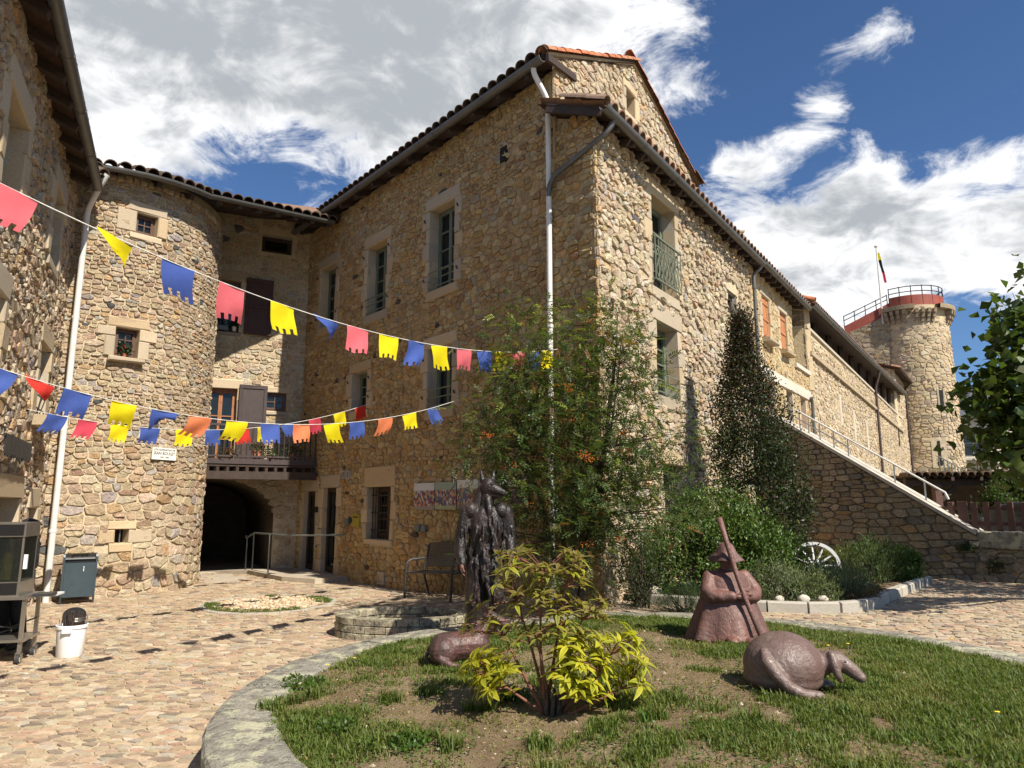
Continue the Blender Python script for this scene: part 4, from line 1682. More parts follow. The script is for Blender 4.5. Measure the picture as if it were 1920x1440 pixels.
# shutter hinges pins, iron anchor, utility covers
mb = MB()
for i in (0, 1, 2, 3, 4):
    h = HA[i]
    for (u) in (h[0] - .13, h[1] + .13):
        for v in (h[2] + .25, h[3] - .2):
            mb.bar(A_.P(u, v - .03, .05), A_.P(u, v + .03, .085), .02, .02)
mb.build('shutter_pin', 'iron', MAIN)
mb = MB()
blk(mb, A_, 8.12, 8.31, 7.7, 7.99, 0, .05, .02, (.02, .02, .02))
mb.build('vent_hole', 'dark_room', MAIN)
for (u0, u1, v0, v1, m, nm) in [(5.57, 5.74, 1.14, 1.27, 'enamel_grey', 'vent_cover'), (5.79, 5.96, 1.14, 1.27, 'enamel_grey', 'vent_cover'), (.93, 1.10 - .03, 1.46, 1.60, 'iron', 'doorbell')]:
    mb = MB()
    blk(mb, A_, u0 + .2 if nm == 'doorbell' else u0, u1 + .2 if nm == 'doorbell' else u1, v0, v1, 0, .065, .012)
    mb.build(nm, m, MAIN)
# framed air vent near the ground
mb = MB()
for (a, b, c, d) in ((4.20, 4.23, .06, .30), (4.43, 4.46, .06, .30), (4.23, 4.43, .27, .30), (4.23, 4.43, .06, .09)):
    blk(mb, A_, a, b, c, d, 0, .06, .004)
mb.build('air_vent_frame', 'coping', MAIN)
mb = MB()
blk(mb, A_, 4.23, 4.43, .09, .27, 0, .045, .004)
mb.build('air_vent', 'slab_stone', MAIN)
# small white meter frames over the doors
for k in range(2):
    u = 2.46 + k * .21
    mb = MB()
    for (a, b, c, d) in ((u, u + .025, 2.22, 2.40), (u + .135, u + .16, 2.22, 2.40), (u + .025, u + .135, 2.375, 2.40), (u + .025, u + .135, 2.22, 2.245)):
        blk(mb, A_, a, b, c, d, 0, .07, .004)
    mb.build('meter_frame', 'coping', MAIN)

# gable
HG = [(2.74, 3.16, 9.42, 9.92)]
topG = [(-.05, 9.08), (3.13, 10.66), (6.5, 9.46)]
wg = wall_face(G_, -.05, 6.5, 7.3, topG, HG, 'mortar', MAIN, thick=.03)
sd = course_seeds(0, 6.5, 7.6, 10.75, .10, .20, 1.0, 2.2, .25, rn)
s1 = (10.66 - 9.08) / 3.18
s2 = (9.46 - 10.66) / 3.37
stones(G_, sd, 1.35, 0.6, .009, .035, PAL_B, wg, holes=[expand(HG[0], .12, .16, .1)], bounds=(-.05, 6.5, 7.6, 10.75), lines=[(-s1, 1, 9.08 + .05 * s1 - .04), (-s2, 1, 10.66 - s2 * 3.13 - .04)], seed=13, limit=220)
reveal(G_, HG[0], .3, MAIN)
surround(G_, HG[0], MAIN, lint=.2, jw=.14, ext=.12, sill=.12)
window(G_, HG[0], .28, MAIN, mat='frame_brown', leaves=1, rows=1)

# roof of the main building: eave A side, ridge through the gable apex, parallel to A
aD = A_.d
ridge0 = Vector(G_.P(3.13, 10.74, .10))
eaveR = Vector(A_.P(9.66, 8.90, .36))
eaveL = Vector(A_.P(-1.2, 8.90, .36))
ridgeL = ridge0 - aD * 11.2
up = ridge0 - eaveR
tiled_roof(eaveL, eaveR, up, MAIN, 'dark', first=2)
backR = Vector(G_.P(6.75, 9.36, .10))
tiled_roof(backR, backR - aD * 11, (ridge0 - backR), MAIN, 'dark', first=1)
gutter([eaveL + Vector((0, 0, -.09)) + A_.n * .07, eaveR + Vector((0, 0, -.09)) + A_.n * .07 + aD * .05], .085, MAIN)
rafters(A_.P(-.2, 8.87, .38), A_.P(9.6, 8.87, .38), -A_.n * .7 + Vector((0, 0, .28)), 13, MAIN, w=.10, h=.15, drop=.12)
mb = MB()
mb.add([A_.P(-1, 8.835, .34), A_.P(9.6, 8.835, .34), A_.P(9.6, 8.93, 0), A_.P(-1, 8.93, 0)], [(0, 1, 2, 3)])
mb.add([A_.P(-1, 8.865, .34), A_.P(9.6, 8.865, .34), A_.P(9.6, 8.96, 0), A_.P(-1, 8.96, 0)], [(3, 2, 1, 0)])
mb.build('soffit_board', 'wood_dark', MAIN)
# orange verge tiles on both slopes of the gable
VG = MB()
VG.bar(Vector(G_.P(-.30, 8.95, .03)), Vector(G_.P(3.13, 10.66, .03)), .06, .05)
VG.bar(Vector(G_.P(3.13, 10.66, .03)), Vector(G_.P(6.70, 9.36, .03)), .06, .05)
vg = VG.build('verge_mortar', 'mortar', MAIN)
for (p, q) in ((Vector(G_.P(-.42, 8.98, .03)), Vector(G_.P(3.2, 10.80, .03))), (Vector(G_.P(6.8, 9.42, .03)), Vector(G_.P(3.05, 10.80, .03)))):
    n = int((q - p).length / .30)
    for k in range(n):
        a = p.lerp(q, k / n)
        place_tile(a + Vector((rnd.uniform(-.01, .01), rnd.uniform(-.01, .01), rnd.uniform(-.008, .008) - .05)), q - p, (0, 0, 1), 'orange', vg, 'verge_tile', 1.12)
mb = MB()
mb.bar(G_.P(-.42, 8.80, .10), G_.P(.6, 8.98, .05), .05, .12)
mb.build('barge_board', 'wood_dark', MAIN)

# sunlit front B with its lean-to eave
HB = [(2.08, 3.16, 5.42, 7.14), (2.10, 3.12, 3.50, 4.80), (2.20, 3.14, 1.42, 2.32), (6.30, 7.00, 5.90, 6.45)]
wb = wall_face(B_, 0, 8.0, -.4, 7.58, HB, 'mortar_pale', MAIN, thick=.03)
sd = course_seeds(0, 8.0, -.2, 7.6, .075, .19, .9, 2.1, .28, rn)
stones(B_, sd, 1.45, 0.55, .007, .055, PAL_B, wb, holes=[expand(h, .12, .2, .12) for h in HB], bounds=(-.02, 8.0, -.2, 7.56), seed=14)
for i, h in enumerate(HB):
    reveal(B_, h, .34, MAIN, c=(.40, .37, .31))
    if i < 3:
        surround(B_, h, MAIN, lint=.30, jw=.20, ext=.20, sill=.22, warm=.03)
window(B_, HB[0], .26, MAIN, rows=4, leaves=2, transom=1)
window(B_, HB[1], .26, MAIN, rows=4, leaves=2, curtain=True)
window(B_, HB[2], .3, MAIN, mat='frame_brown', rows=2)
grille(B_, HB[2], MAIN, nb=8, w=-.10)
low_guard(B_, HB[1], MAIN)
window(B_, HB[3], .14, MAIN, mat='wood_dark', leaves=1, rows=1, fw=.09)
# ornate balcony guard in front of the upper window
u0, u1, v0 = 2.02, 3.22, 5.44
mb = MB()
mb.bar(B_.P(u0, v0 + .86, .10), B_.P(u1, v0 + .86, .10), .035, .03)
mb.bar(B_.P(u0, v0 + .08, .10), B_.P(u1, v0 + .08, .10), .025, .025)
mb.bar(B_.P(u0, v0 + .68, .10), B_.P(u1, v0 + .68, .10), .015, .02)
for u in (u0, u1):
    mb.bar(B_.P(u, v0 + .86, .10), B_.P(u, v0 + .86, -.02), .025, .025)
    mb.bar(B_.P(u, v0 + .08, .10), B_.P(u, v0 + .08, -.02), .025, .025)
for k in range(9):
    u = u0 + (u1 - u0) * k / 8
    mb.tube([B_.P(u, v0 + .08, .10), B_.P(u, v0 + .86, .10)], .010, 6)
for k in range(8):
    u = u0 + (u1 - u0) * (k + .5) / 8
    s = 1 if k % 2 else -1
    for sg in (1, -1):
        pts = []
        for t in range(11):
            a = t / 10
            pts.append(B_.P(u + s * sg * .055 * math.sin(a * math.pi * 2), v0 + .12 + .52 * a, .11))
        mb.tube(pts, .007, 5)
mb.build('balcony_guard', 'frame_green', MAIN)
# lean-to roof and eave
e0 = Vector(B_.P(-.25, 7.60, .28))
e1 = Vector(B_.P(8.2, 7.60, .28))
upB = -B_.n * 1.13 + Vector((0, 0, .46))
tiled_roof(e0, e1, upB, MAIN, 'mid', first=2)
gutter([e0 + Vector((0, 0, -.09)) + B_.n * .07 - B_.d * .1, e1 + Vector((0, 0, -.09)) + B_.n * .07], .08, MAIN)
rafters(B_.P(0, 7.57, .30), B_.P(8.0, 7.57, .30), -B_.n * .6 + Vector((0, 0, .2)), 14, MAIN, w=.09, h=.12, drop=.12)
mb = MB()
mb.bar(B_.P(-.22, 7.50, .24), B_.P(-.22, 7.88, -.72), .05, .14)
mb.build('eave_board', 'wood_dark', MAIN)
# the slope behind, beyond the gable
tiled_roof(Vector(B_.P(6.4, 8.05, -.82)), Vector(B_.P(12.5, 8.05, -.82)), -B_.n * 3.2 + Vector((0, 0, 1.15)), MAIN, 'mid', first=0)
# chimney
mb = MB()
p = Vector(B_.P(9.2, 8.05, -.65))
mb.box(-.2, .2, -.16, .16, 0, .62, (.42, .36, .28), Matrix.Translation(p))
ch = mb.build('chimney', 'granite', MAIN)
for k in range(2):
    mb = MB()
    mb.box(-.26, .26, -.22, .22, .62 + k * .14, .66 + k * .14, (.44, .36, .25), Matrix.Translation(p))
    mb.build('chimney_slab', 'granite', ch)
# downpipe at the corner with its branch from the lean-to gutter
top = Vector(A_.P(9.38, 9.20, .50))
w0 = .13
downpipe([A_.P(9.46, 8.84, .42), A_.P(9.45, 8.66, .40), A_.P(9.50, 8.25, w0), A_.P(9.50, .25, w0)], .045, MAIN, 'pipe_white', [A_.P(9.50, v, w0) for v in (7.9, 6.2, 4.4, 2.5)])
downpipe([B_.P(.05, 7.52, .36), B_.P(-.03, 7.25, .24), A_.P(9.66, 6.85, .16), A_.P(9.515, 6.72, w0 + .01), A_.P(9.505, 6.55, w0 + .005)], .042, MAIN, 'zinc', [A_.P(9.50, 6.68, w0)])
downpipe([B_.P(8.12, 7.52, .35), B_.P(8.12, 7.38, .30), B_.P(8.06, 7.24, .14), B_.P(8.06, .3, .14)], .045, MAIN, 'zinc', [B_.P(8.06, v, .14) for v in (6.9, 5.5, 4.0)])

# ------------------------------------------------------------------ house with orange shutters (B2)
B2 = empty('shutter_house', B_.P(11, 0, -2), label='stone house with orange wooden shutters and white lintel band', cat='house')
HB2 = [(9.10, 9.86, 5.86, 7.02), (10.88, 11.66, 5.86, 7.00), (9.18, 10.02, 2.80, 4.76), (11.20, 11.90, 2.80, 4.80), (12.86, 13.55, 2.80, 4.80)]
wb2 = wall_face(B_, 8.0, 14.2, -.4, [(8.0, 7.58), (12.4, 7.58), (12.402, 5.75), (14.2, 5.75)], HB2, 'mortar_far', B2)
sd = course_seeds(8.15, 14.2, .0, 7.9, .10, .20, 1.1, 2.3, .2, rn)
pal = [((0.52, 0.40, 0.22), 5), ((0.48, 0.36, 0.20), 4), ((0.50, 0.42, 0.28), 3), ((0.45, 0.30, 0.14), 2)]
stones(B_, sd, 1.4, .6, .008, .02, pal, wb2, holes=[expand(h, .10, .16, .1) for h in HB2], bounds=(8.16, 14.2, .0, 7.55), keep=lambda u, v: v < 5.75 or u < 12.4, seed=15, limit=250)
for i, h in enumerate(HB2):
    reveal(B_, h, .30 if i > 1 else .08, B2, c=(.52, .46, .36))
    if i < 2:
        surround(B_, h, B2, lint=.18, jw=.14, ext=.10, sill=.10, sill_proud=.22, proud=.035, warm=.04)
        for s in range(2):
            mb = MB()
            a = h[0] + (h[1] - h[0]) * s / 2 + .008
            b = h[0] + (h[1] - h[0]) * (s + 1) / 2 - .008
            m = 4
            for k in range(m):
                blk(mb, B_, a + (b - a) * k / m + .003, a + (b - a) * (k + 1) / m - .003, h[2] + .01, h[3] - .01, -.07, -.03, .006)
            for v in (h[2] + .15, (h[2] + h[3]) / 2, h[3] - .15):
                blk(mb, B_, a + .01, b - .01, v - .04, v + .04, -.03, -.008, .006)
            mb.build('shutter', 'wood_orange', B2)
    else:
        mb = MB()
        for k in range(6):
            a = h[0] + (h[1] - h[0]) * k / 6
            blk(mb, B_, a + .004, a + (h[1] - h[0]) / 6 - .004, h[2], h[3] - .01, -.30, -.26, .006)
        mb.build('door', 'wood_orange' if i != 3 else 'wood_shutter', B2)
mb = MB()
for (a, b) in ((8.55, 10.6), (10.61, 12.3), (12.31, 14.15)):
    blk(mb, B_, a, b, 4.81, 5.10, -.1, .05, .015, (.58, .53, .44))
mb.build('lintel_band', 'granite', B2)
mb = MB()
blk(mb, B_, 12.40, 14.2, 5.62, 5.76, -.5, .08, .015, (.55, .5, .42))
mb.build('ledge', 'granite', B2)
# notch beside the gallery building: back wall
mb = MB()
mb.add([B_.P(12.4, 5.7, -1.2), B_.P(14.2, 5.7, -1.2), B_.P(14.2, 8.0, -1.2), B_.P(12.4, 8.0, -1.2)], [(0, 1, 2, 3)])
mb.add([B_.P(12.4, 5.76, 0), B_.P(14.2, 5.76, 0), B_.P(14.2, 5.76, -1.2), B_.P(12.4, 5.76, -1.2)], [(0, 1, 2, 3)])
mb.add([B_.P(12.4, 5.7, -.34), B_.P(12.4, 5.7, -1.2), B_.P(12.4, 7.9, -1.2), B_.P(12.4, 7.9, -.34)], [(0, 1, 2, 3)])
mb.build('notch_wall', 'mortar_far', B2)
e0, e1 = Vector(B_.P(8.2, 7.60, .28)), Vector(B_.P(13.3, 7.60, .28))
tiled_roof(e0, e1, upB * 1.6, B2, 'mid', first=2)
gutter([e0 + Vector((0, 0, -.04)) + B_.n * .07, e1 + Vector((0, 0, -.04)) + B_.n * .07], .08, B2)
rafters(B_.P(8.3, 7.57, .30), B_.P(13.0, 7.57, .30), -B_.n * .7 + Vector((0, 0, .2)), 9, B2, w=.09, h=.12, drop=.12)
downpipe([B_.P(13.9, 4.9, .10), B_.P(14.0, 4.75, .10), B_.P(14.0, 2.8, .10)], .05, B2, 'zinc')

# ------------------------------------------------------------------ long gallery building (M)
GAL = empty('gallery_building', B_.P(26, 0, -2), label='long stone building with dark open wooden gallery under its eave', cat='building')
MU0, MU1 = 14.2, 39.4
pt = lambda u: 7.18 - .43 * (u - 14.6) / 25
et = lambda u: 7.85 + .42 * (u - 14.2) / 25
wm = wall_face(B_, MU0, MU1, .0, [(MU0, pt(MU0)), (MU1, pt(MU1))], [], 'mortar_far', GAL, thick=.5)
sd = course_seeds(MU0, MU1, 1.9, 7.3, .13, .24, 1.1, 2.2, .2, rn)
stones(B_, sd, 1.4, .7, .012, .03, PAL_FAR, wm, mat='stone_far', bounds=(MU0, MU1, 1.9, 7.0), seed=16)
MS = Wall(B_.P(MU0, 0, 0), -A_.d)     # side face looking back to the court
MS.O = Vector(B_.P(MU0, 0, 0)) + A_.d * 1.3 * -1
MSW = Wall((MS.O.x, MS.O.y), (A_.d.x, A_.d.y))
ws = wall_face(MSW, 0, 1.3, 5.2, 7.95, [], 'mortar', GAL)
sd = course_seeds(0, 1.3, 5.2, 8.3, .16, .26, 1.2, 2.4, .2, rn)
stones(MSW, sd, 1.4, .6, .008, .02, PAL_D, ws, bounds=(0, 1.3, 5.2, 7.9), seed=17, limit=60)
mb = MB()
for k in range(8):
    u = MU0 + (MU1 - MU0) * k / 8
    u2 = MU0 + (MU1 - MU0) * (k + 1) / 8
    vs = [B_.P(u + .01, pt(u), .07), B_.P(u2 - .01, pt(u2), .07), B_.P(u2 - .01, pt(u2), -.55), B_.P(u + .01, pt(u), -.55)]
    vs += [(p[0], p[1], p[2] + .09) for p in vs]
    mb.add(vs, [(3, 2, 1, 0), (4, 5, 6, 7), (0, 1, 5, 4), (1, 2, 6, 5), (2, 3, 7, 6), (3, 0, 4, 7)], (.48, .42, .33))
mb.build('parapet_coping', 'granite', GAL)
# string course
mb = MB()
for k in range(20):
    u = MU0 + .2 + (MU1 - MU0 - .3) * k / 20
    u2 = MU0 + .2 + (MU1 - MU0 - .3) * (k + .96) / 20
    vs = [B_.P(u, pt(u) - .85, .12), B_.P(u2, pt(u2) - .85, .12), B_.P(u2, pt(u2) - .85, -.05), B_.P(u, pt(u) - .85, -.05)]
    vs += [(p[0], p[1], p[2] + .12) for p in vs]
    mb.add(vs, [(3, 2, 1, 0), (4, 5, 6, 7), (0, 1, 5, 4), (1, 2, 6, 5), (2, 3, 7, 6), (3, 0, 4, 7)], (.40, .32, .21))
mb.build('string_course', 'granite', GAL)
# gallery: plank back wall, posts
n = 40
for k in range(n):
    u = MU0 + .1 + (MU1 - MU0 - .1) * k / n
    u2 = u + (MU1 - MU0 - .1) / n
    mb = MB()
    vs = [B_.P(u + .01, pt(u), -1.05), B_.P(u2 - .01, pt(u2), -1.05), B_.P(u2 - .01, et(u2) + .3, -1.05), B_.P(u + .01, et(u) + .3, -1.05)]
    vs += [tuple(Vector(p) - B_.n * .05) for p in vs]
    mb.add(vs, [(0, 1, 2, 3), (7, 6, 5, 4), (0, 4, 5, 1), (1, 5, 6, 2), (2, 6, 7, 3), (3, 7, 4, 0)])
    mb.build('gallery_plank', 'wood_red' if k % 7 == 3 else 'wood_fence', GAL)
for k in range(11):
    u = MU0 + .3 + (MU1 - MU0 - .6) * k / 10
    mb = MB()
    mb.bar(B_.P(u, pt(u) + .09, -.25), B_.P(u, et(u) + .12, -.25), .16, .16)
    mb.build('gallery_post', 'wood_dark', GAL)
e0, e1 = Vector(B_.P(MU0 - .45, et(MU0), .3)), Vector(B_.P(MU1 + .2, et(MU1), .3))
tiled_roof(e0, e1, -B_.n * 3.4 + Vector((0, 0, 1.3)), GAL, 'mid', pitch=.24, first=1)
gutter([e0 + Vector((0, 0, -.05)) + B_.n * .06, e1 + Vector((0, 0, -.05)) + B_.n * .06], .09, GAL)
place = [Vector(B_.P(MU0 - .5, et(MU0) + .03, .45)), Vector(B_.P(MU0 - .5, et(MU0) + 1.2, -2.6))]
for k in range(9):
    place_tile(place[0].lerp(place[1], k / 9), place[1] - place[0], (0, 0, 1), 'orange', GAL, 'verge_tile', 1.2)
mb = MB()
mb.add([B_.P(MU0 - .4, et(MU0) - .12, .28), B_.P(MU1, et(MU1) - .12, .28), B_.P(MU1, et(MU1) + .3, -1.1), B_.P(MU0 - .4, et(MU0) + .3, -1.1)], [(0, 1, 2, 3)])
mb.add([B_.P(MU0 - .4, et(MU0) - .09, .28), B_.P(MU1, et(MU1) - .09, .28), B_.P(MU1, et(MU1) + .33, -1.1), B_.P(MU0 - .4, et(MU0) + .33, -1.1)], [(3, 2, 1, 0)])
mb.build('soffit_board', 'wood_dark', GAL)
downpipe([B_.P(28.4, et(28.4) - .1, .35), B_.P(28.4, et(28.4) - .35, .3), B_.P(28.4, 7.2, .12), B_.P(28.4, 2.5, .12)], .06, GAL, 'pipe_brown')
for (u, v0, v1) in [(19.2, 4.5, 5.7), (22.0, 4.1, 5.4), (25.2, 4.0, 5.3)]:
    mb = MB()
    blk(mb, B_, u - .16, u + .16, v0, v1, 0, .055, .02, (.52, .46, .35))
    mb.build('blocked_window', 'granite', GAL)
mb = MB()
blk(mb, B_, 36.9, 37.35, 4.95, 5.95, 0, .05, .02)
mb.build('niche', 'dark_room', GAL)

# ------------------------------------------------------------------ small raised block before the far tower (E)
EB = empty('stair_block', B_.P(40.5, 0, -2), label='small taller stone block with low tiled roof between gallery and round tower', cat='building')
we = wall_face(B_, 37.0, 42.6, 2.0, 9.45, [], 'mortar_far', EB, thick=.5)
sd = course_seeds(37.0, 42.6, 6.6, 9.4, .18, .28, 1.2, 2.2, .22, rn) + course_seeds(39.5, 42.6, 2.6, 6.6, .18, .28, 1.2, 2.2, .22, rn)
stones(B_, sd, 1.4, .8, .014, .03, PAL_FAR, we, mat='stone_far', bounds=(37.0, 42.6, 2.6, 9.4), seed=18, limit=120, keep=lambda u, v: v > 6.6 or u > 39.5)
EW = Wall((Vector(B_.P(37.0, 0, 0)) - A_.d * 4.2)[:2], (A_.d.x, A_.d.y))
we2 = wall_face(EW, 0, 4.2, 6.0, [(0, 10.9), (4.2, 9.45)], [], 'mortar_far', EB)
sd = course_seeds(0, 4.2, 7.4, 10.9, .2, .3, 1.2, 2.2, .22, rn)
stones(EW, sd, 1.4, .8, .014, .03, PAL_D, we2, mat='stone_far', bounds=(0, 4.2, 7.4, 10.9), lines=[(1.45 / 4.2, 1, 10.85)], seed=19, limit=80)
e0, e1 = Vector(B_.P(36.7, 9.42, .4)), Vector(B_.P(42.9, 9.42, .4))
tiled_roof(e0, e1, -B_.n * 4.4 + Vector((0, 0, 1.6)), EB, 'mid', pitch=.26, first=1)
gutter([e0 + B_.n * .06, e1 + B_.n * .06], .09, EB, 'pipe_brown')
downpipe([B_.P(42.5, 9.3, .35), B_.P(42.5, 9.0, .1), B_.P(42.5, 2.6, .1)], .06, EB, 'pipe_brown')

# ------------------------------------------------------------------ far round tower with flag
FT = empty('round_tower', (27.6, 47, 0), label='tall round stone tower with corbels, rusty red parapet and flagpole', cat='tower')
FC, FR = (27.05, 47.0), 2.32
fr = Round(FC, FR)
mb = MB()
mb.lathe([(FR + .12, 1.5), (FR + .03, 6.0), (FR - .03, 12.5), (FR + .02, 14.5), (0.01, 14.5)], 48, None, (FC[0], FC[1], 0))
fw_ = mb.build('wall', 'mortar_far', FT, smooth=False, autosmooth=30)
a0, a1 = -2.75 * FR, .35 * FR
sd = course_seeds(a0, a1, 2.4, 14.4, .20, .33, 1.0, 2.3, .15, rn)


class Taper(Round):
    def P(s, u, v, w=0.0):
        a = u / s.R
        r = s.R + .12 - .15 * min(1, max(0, (v - 1.5) / 11)) + w
        return (s.c[0] + r * math.cos(a), s.c[1] + r * math.sin(a), v)


ft = Taper(FC, FR)
stones(ft, sd, 1.4, .9, .022, .04, PAL_FAR + [((.22, .17, .12), 1.2)], fw_, mat='stone_far', bounds=(a0, a1, 2.4, 14.4), seed=20)
for k in range(22):
    a = -2.6 + k * .14
    if k in (4, 9, 10, 11, 16):
        continue
    n3 = 3
    mb = MB()
    for j in range(n3):
        r0, r1 = FR - .1, FR + .16 + .14 * j
        z0 = 13.35 + .28 * j
        vs = []
        for z in (z0, z0 + .26):
            for (r, da) in ((r0, -.035), (r1 - .05 * (z == z0), -.035), (r1 - .05 * (z == z0), .035), (r0, .035)):
                vs.append((FC[0] + r * math.cos(a + da), FC[1] + r * math.sin(a + da), z))
        mb.add(vs, [(3, 2, 1, 0), (4, 5, 6, 7), (0, 1, 5, 4), (1, 2, 6, 5), (2, 3, 7, 6), (3, 0, 4, 7)], (.27, .215, .15))
    mb.build('corbel', 'stone_far', FT)
mb = MB()
for (aa, bb) in ((-2.7, -1.95), (-1.35, .0)):
    mb.lathe([(FR - .1, 14.2), (FR + .42, 14.22), (FR + .44, 14.5), (FR - .1, 14.52)], 14, (.3, .24, .16), (FC[0], FC[1], 0), aa, bb)
mb.build('parapet_stones', 'stone_far', FT)
mb = MB()
mb.lathe([(FR - .18, 14.5), (FR - .18, 15.25), (FR - .26, 15.25), (FR - .26, 14.5)], 40, None, (FC[0], FC[1], 0), -2.6, .9)
mb.build('red_parapet', 'tower_cladding', FT)
mb = MB()
for z in (15.5, 15.85):
    mb.tube([(FC[0] + (FR - .2) * math.cos(a), FC[1] + (FR - .2) * math.sin(a), z) for a in np.linspace(-2.6, .9, 26)], .03, 6)
for a in np.linspace(-2.6, .9, 12):
    mb.tube([(FC[0] + (FR - .2) * math.cos(a), FC[1] + (FR - .2) * math.sin(a), 14.6) for a in (a,)] + [(FC[0] + (FR - .2) * math.cos(a), FC[1] + (FR - .2) * math.sin(a), 15.9)], .03, 6)
# square flank wall on the left with its own parapet
FL = Wall((22.0, 47.3), (0.90, -0.43))
mb.tube([FL.P(.7, 14.35, -.2), FL.P(3.4, 15.5, -.2)], .03, 6)
mb.tube([FL.P(.7, 14.05, -.2), FL.P(3.4, 15.2, -.2)], .03, 6)
for k in range(5):
    u = .7 + 2.7 * k / 4
    mb.tube([FL.P(u, 13.5 + .25 * k, -.2), FL.P(u, 14.4 + .285 * k, -.2)], .03, 6)
mb.build('roof_railing', 'iron', FT)
wf = wall_face(FL, -.4, 3.6, 3.0, [(-.4, 12.7), (1.2, 13.2), (3.6, 14.2)], [], 'mortar', FT, thick=3.0)
sd = course_seeds(-.4, 3.6, 8.0, 14.3, .22, .34, 1.1, 2.2, .2, rn)
stones(FL, sd, 1.4, .9, .014, .04, PAL_D, wf, mat='stone_far', bounds=(-.4, 3.6, 8.0, 14.3), lines=[(-.375, 1, 12.8)], seed=22, limit=120)
mb = MB()
vs = [FL.P(.7, 12.9, -.15), FL.P(3.5, 14.0, -.15), FL.P(3.5, 14.95, -.15), FL.P(.7, 13.65, -.15)]
vs += [tuple(Vector(p) - FL.n * .1) for p in vs]
mb.add(vs, [(0, 1, 2, 3), (7, 6, 5, 4), (0, 4, 5, 1), (1, 5, 6, 2), (2, 6, 7, 3), (3, 7, 4, 0)])
mb.build('red_parapet', 'tower_cladding', FT)
# arrow slit window, cross slit
for (px_, z0, z1, w) in ((-0.95, 7.85, 8.85, .26),):
    mb = MB()
    u = (-math.pi / 2 + .10) * FR
    blk(mb, ft, u - w / 2, u + w / 2, z0, z1, -.3, .055, .02, (.02, .02, .02))
    mb.build('slit_window', 'dark_room', FT)
    mb = MB()
    blk(mb, ft, u - w / 2 - .14, u - w / 2, z0 - .1, z1 + .1, -.3, .07, .02, (.34, .29, .22))
    blk(mb, ft, u + w / 2, u + w / 2 + .14, z0 - .1, z1 + .1, -.3, .07, .02, (.34, .29, .22))
    mb.build('slit_jamb', 'stone_far', FT)
u = (-math.pi / 2 - .10) * FR
mb = MB()
for (x0_, x1_, z0, z1) in ((u - .06, u + .06, 4.3, 5.6), (u - .24, u + .24, 5.05, 5.2), (u - .12, u + .12, 4.1, 4.35)):
    blk(mb, ft, x0_, x1_, z0, z1, -.1, .085, .01, (.02, .02, .02))
mb.build('cross_slit', 'dark_room', FT)
mb = MB()
blk(mb, ft, u - .45, u + .45, 3.9, 5.8, -.1, .065, .02, (.42, .35, .24))
mb.build('slit_slab', 'stone_far', FT)
fp = (24.75, 46.0)
mb = MB()
mb.tube([(fp[0], fp[1], 13.5), (fp[0] - .02, fp[1], 18.9)], [.06, .035], 8)
mb.tube([(fp[0] - .02, fp[1], 18.9), (fp[0] - .02, fp[1], 18.98)], [.12, .12], 8)
mb.build('flagpole', 'rail_white', FT)
mb = MB()
for k, (c, z0, z1) in enumerate((('y', 18.0, 18.5), ('k', 17.1, 18.0), ('r', 16.4, 17.1))):
    vs = []
    for t in (0, .33, .66, 1):
        z = z0 + (z1 - z0) * t
        x = fp[0] + .08 + (18.5 - z) * .16
        wv = .17 + .03 * math.sin(z * 6)
        vs += [(x - wv / 2, fp[1] + .05 * math.sin(z * 4), z), (x, fp[1] + .1 + .05 * math.sin(z * 5), z), (x + wv / 2, fp[1] - .02, z)]
    fs = []
    for i in range(3):
        for j in range(2):
            fs.append((3 * i + j, 3 * i + j + 1, 3 * i + j + 4, 3 * i + j + 3))
    m_ = MB()
    m_.add(vs, fs)
    m_.build('flag_stripe', {'y': 'flag_yellow', 'k': 'cloth_black', 'r': 'flag_rose'}[c], FT)

# ------------------------------------------------------------------ round stair tower (T) on the left
TW = empty('stair_tower', (-9.0, 14.85, 0), label='half-round stone stair tower with small framed windows beside the passage', cat='tower')
TR_ = 2.4
aa = lambda d: math.radians(d) * TR_
HT = [(aa(-46.2), aa(-36.4), 6.87, 7.30), (aa(-50.2), aa(-40.2), 4.38, 4.96), (aa(-43.3), aa(-37.3), .95, 1.20)]
wt = wall_face(T_, aa(-112), aa(60), -.4, 8.1, HT, 'mortar_pale', TW, curve=.12)
sd = course_seeds(aa(-112), aa(60), -.3, 2.3, .11, .24, 1.1, 2.0, .14, rn) + course_seeds(aa(-112), aa(60), 2.3, 8.05, .062, .135, 1.2, 2.5, .14, rn)
stones(T_, sd, 1.7, .5, .008, .032, PAL_TAN[:8] + [((.10, .10, .10), .15)], wt, holes=[expand(h, .10, .16, .1) for h in HT], bounds=(aa(-112), aa(60), -.3, 7.85), seed=23)
for i, h in enumerate(HT):
    reveal(T_, h, .22, TW)
    if i < 2:
        surround(T_, h, TW, lint=.20, jw=.20, ext=.16, sill=.14 if i == 0 else .09, proud=.055, sill_proud=.06 if i == 0 else .16)
        window(T_, h, .15, TW, mat='frame_brown', leaves=1, rows=2 if i == 0 else 3, cols=2, fw=.035, bw=.02)
    else:
        surround(T_, h, TW, lint=.16, jw=.26, ext=.12, sill=.16, proud=.05)
        mb = MB()
        mb.add([T_.P(h[0], h[2], -.22), T_.P(h[1], h[2], -.22), T_.P(h[1], h[3], -.22), T_.P(h[0], h[3], -.22)], [(0, 1, 2, 3)])
        mb.build('window_back', 'dark_room', TW)
        mb = MB()
        m_ = (h[0] + h[1]) / 2
        mb.tube([T_.P(m_, h[2], -.06), T_.P(m_, h[3], -.06)], .012, 6)
        mb.build('window_bar', 'rail_grey', TW)
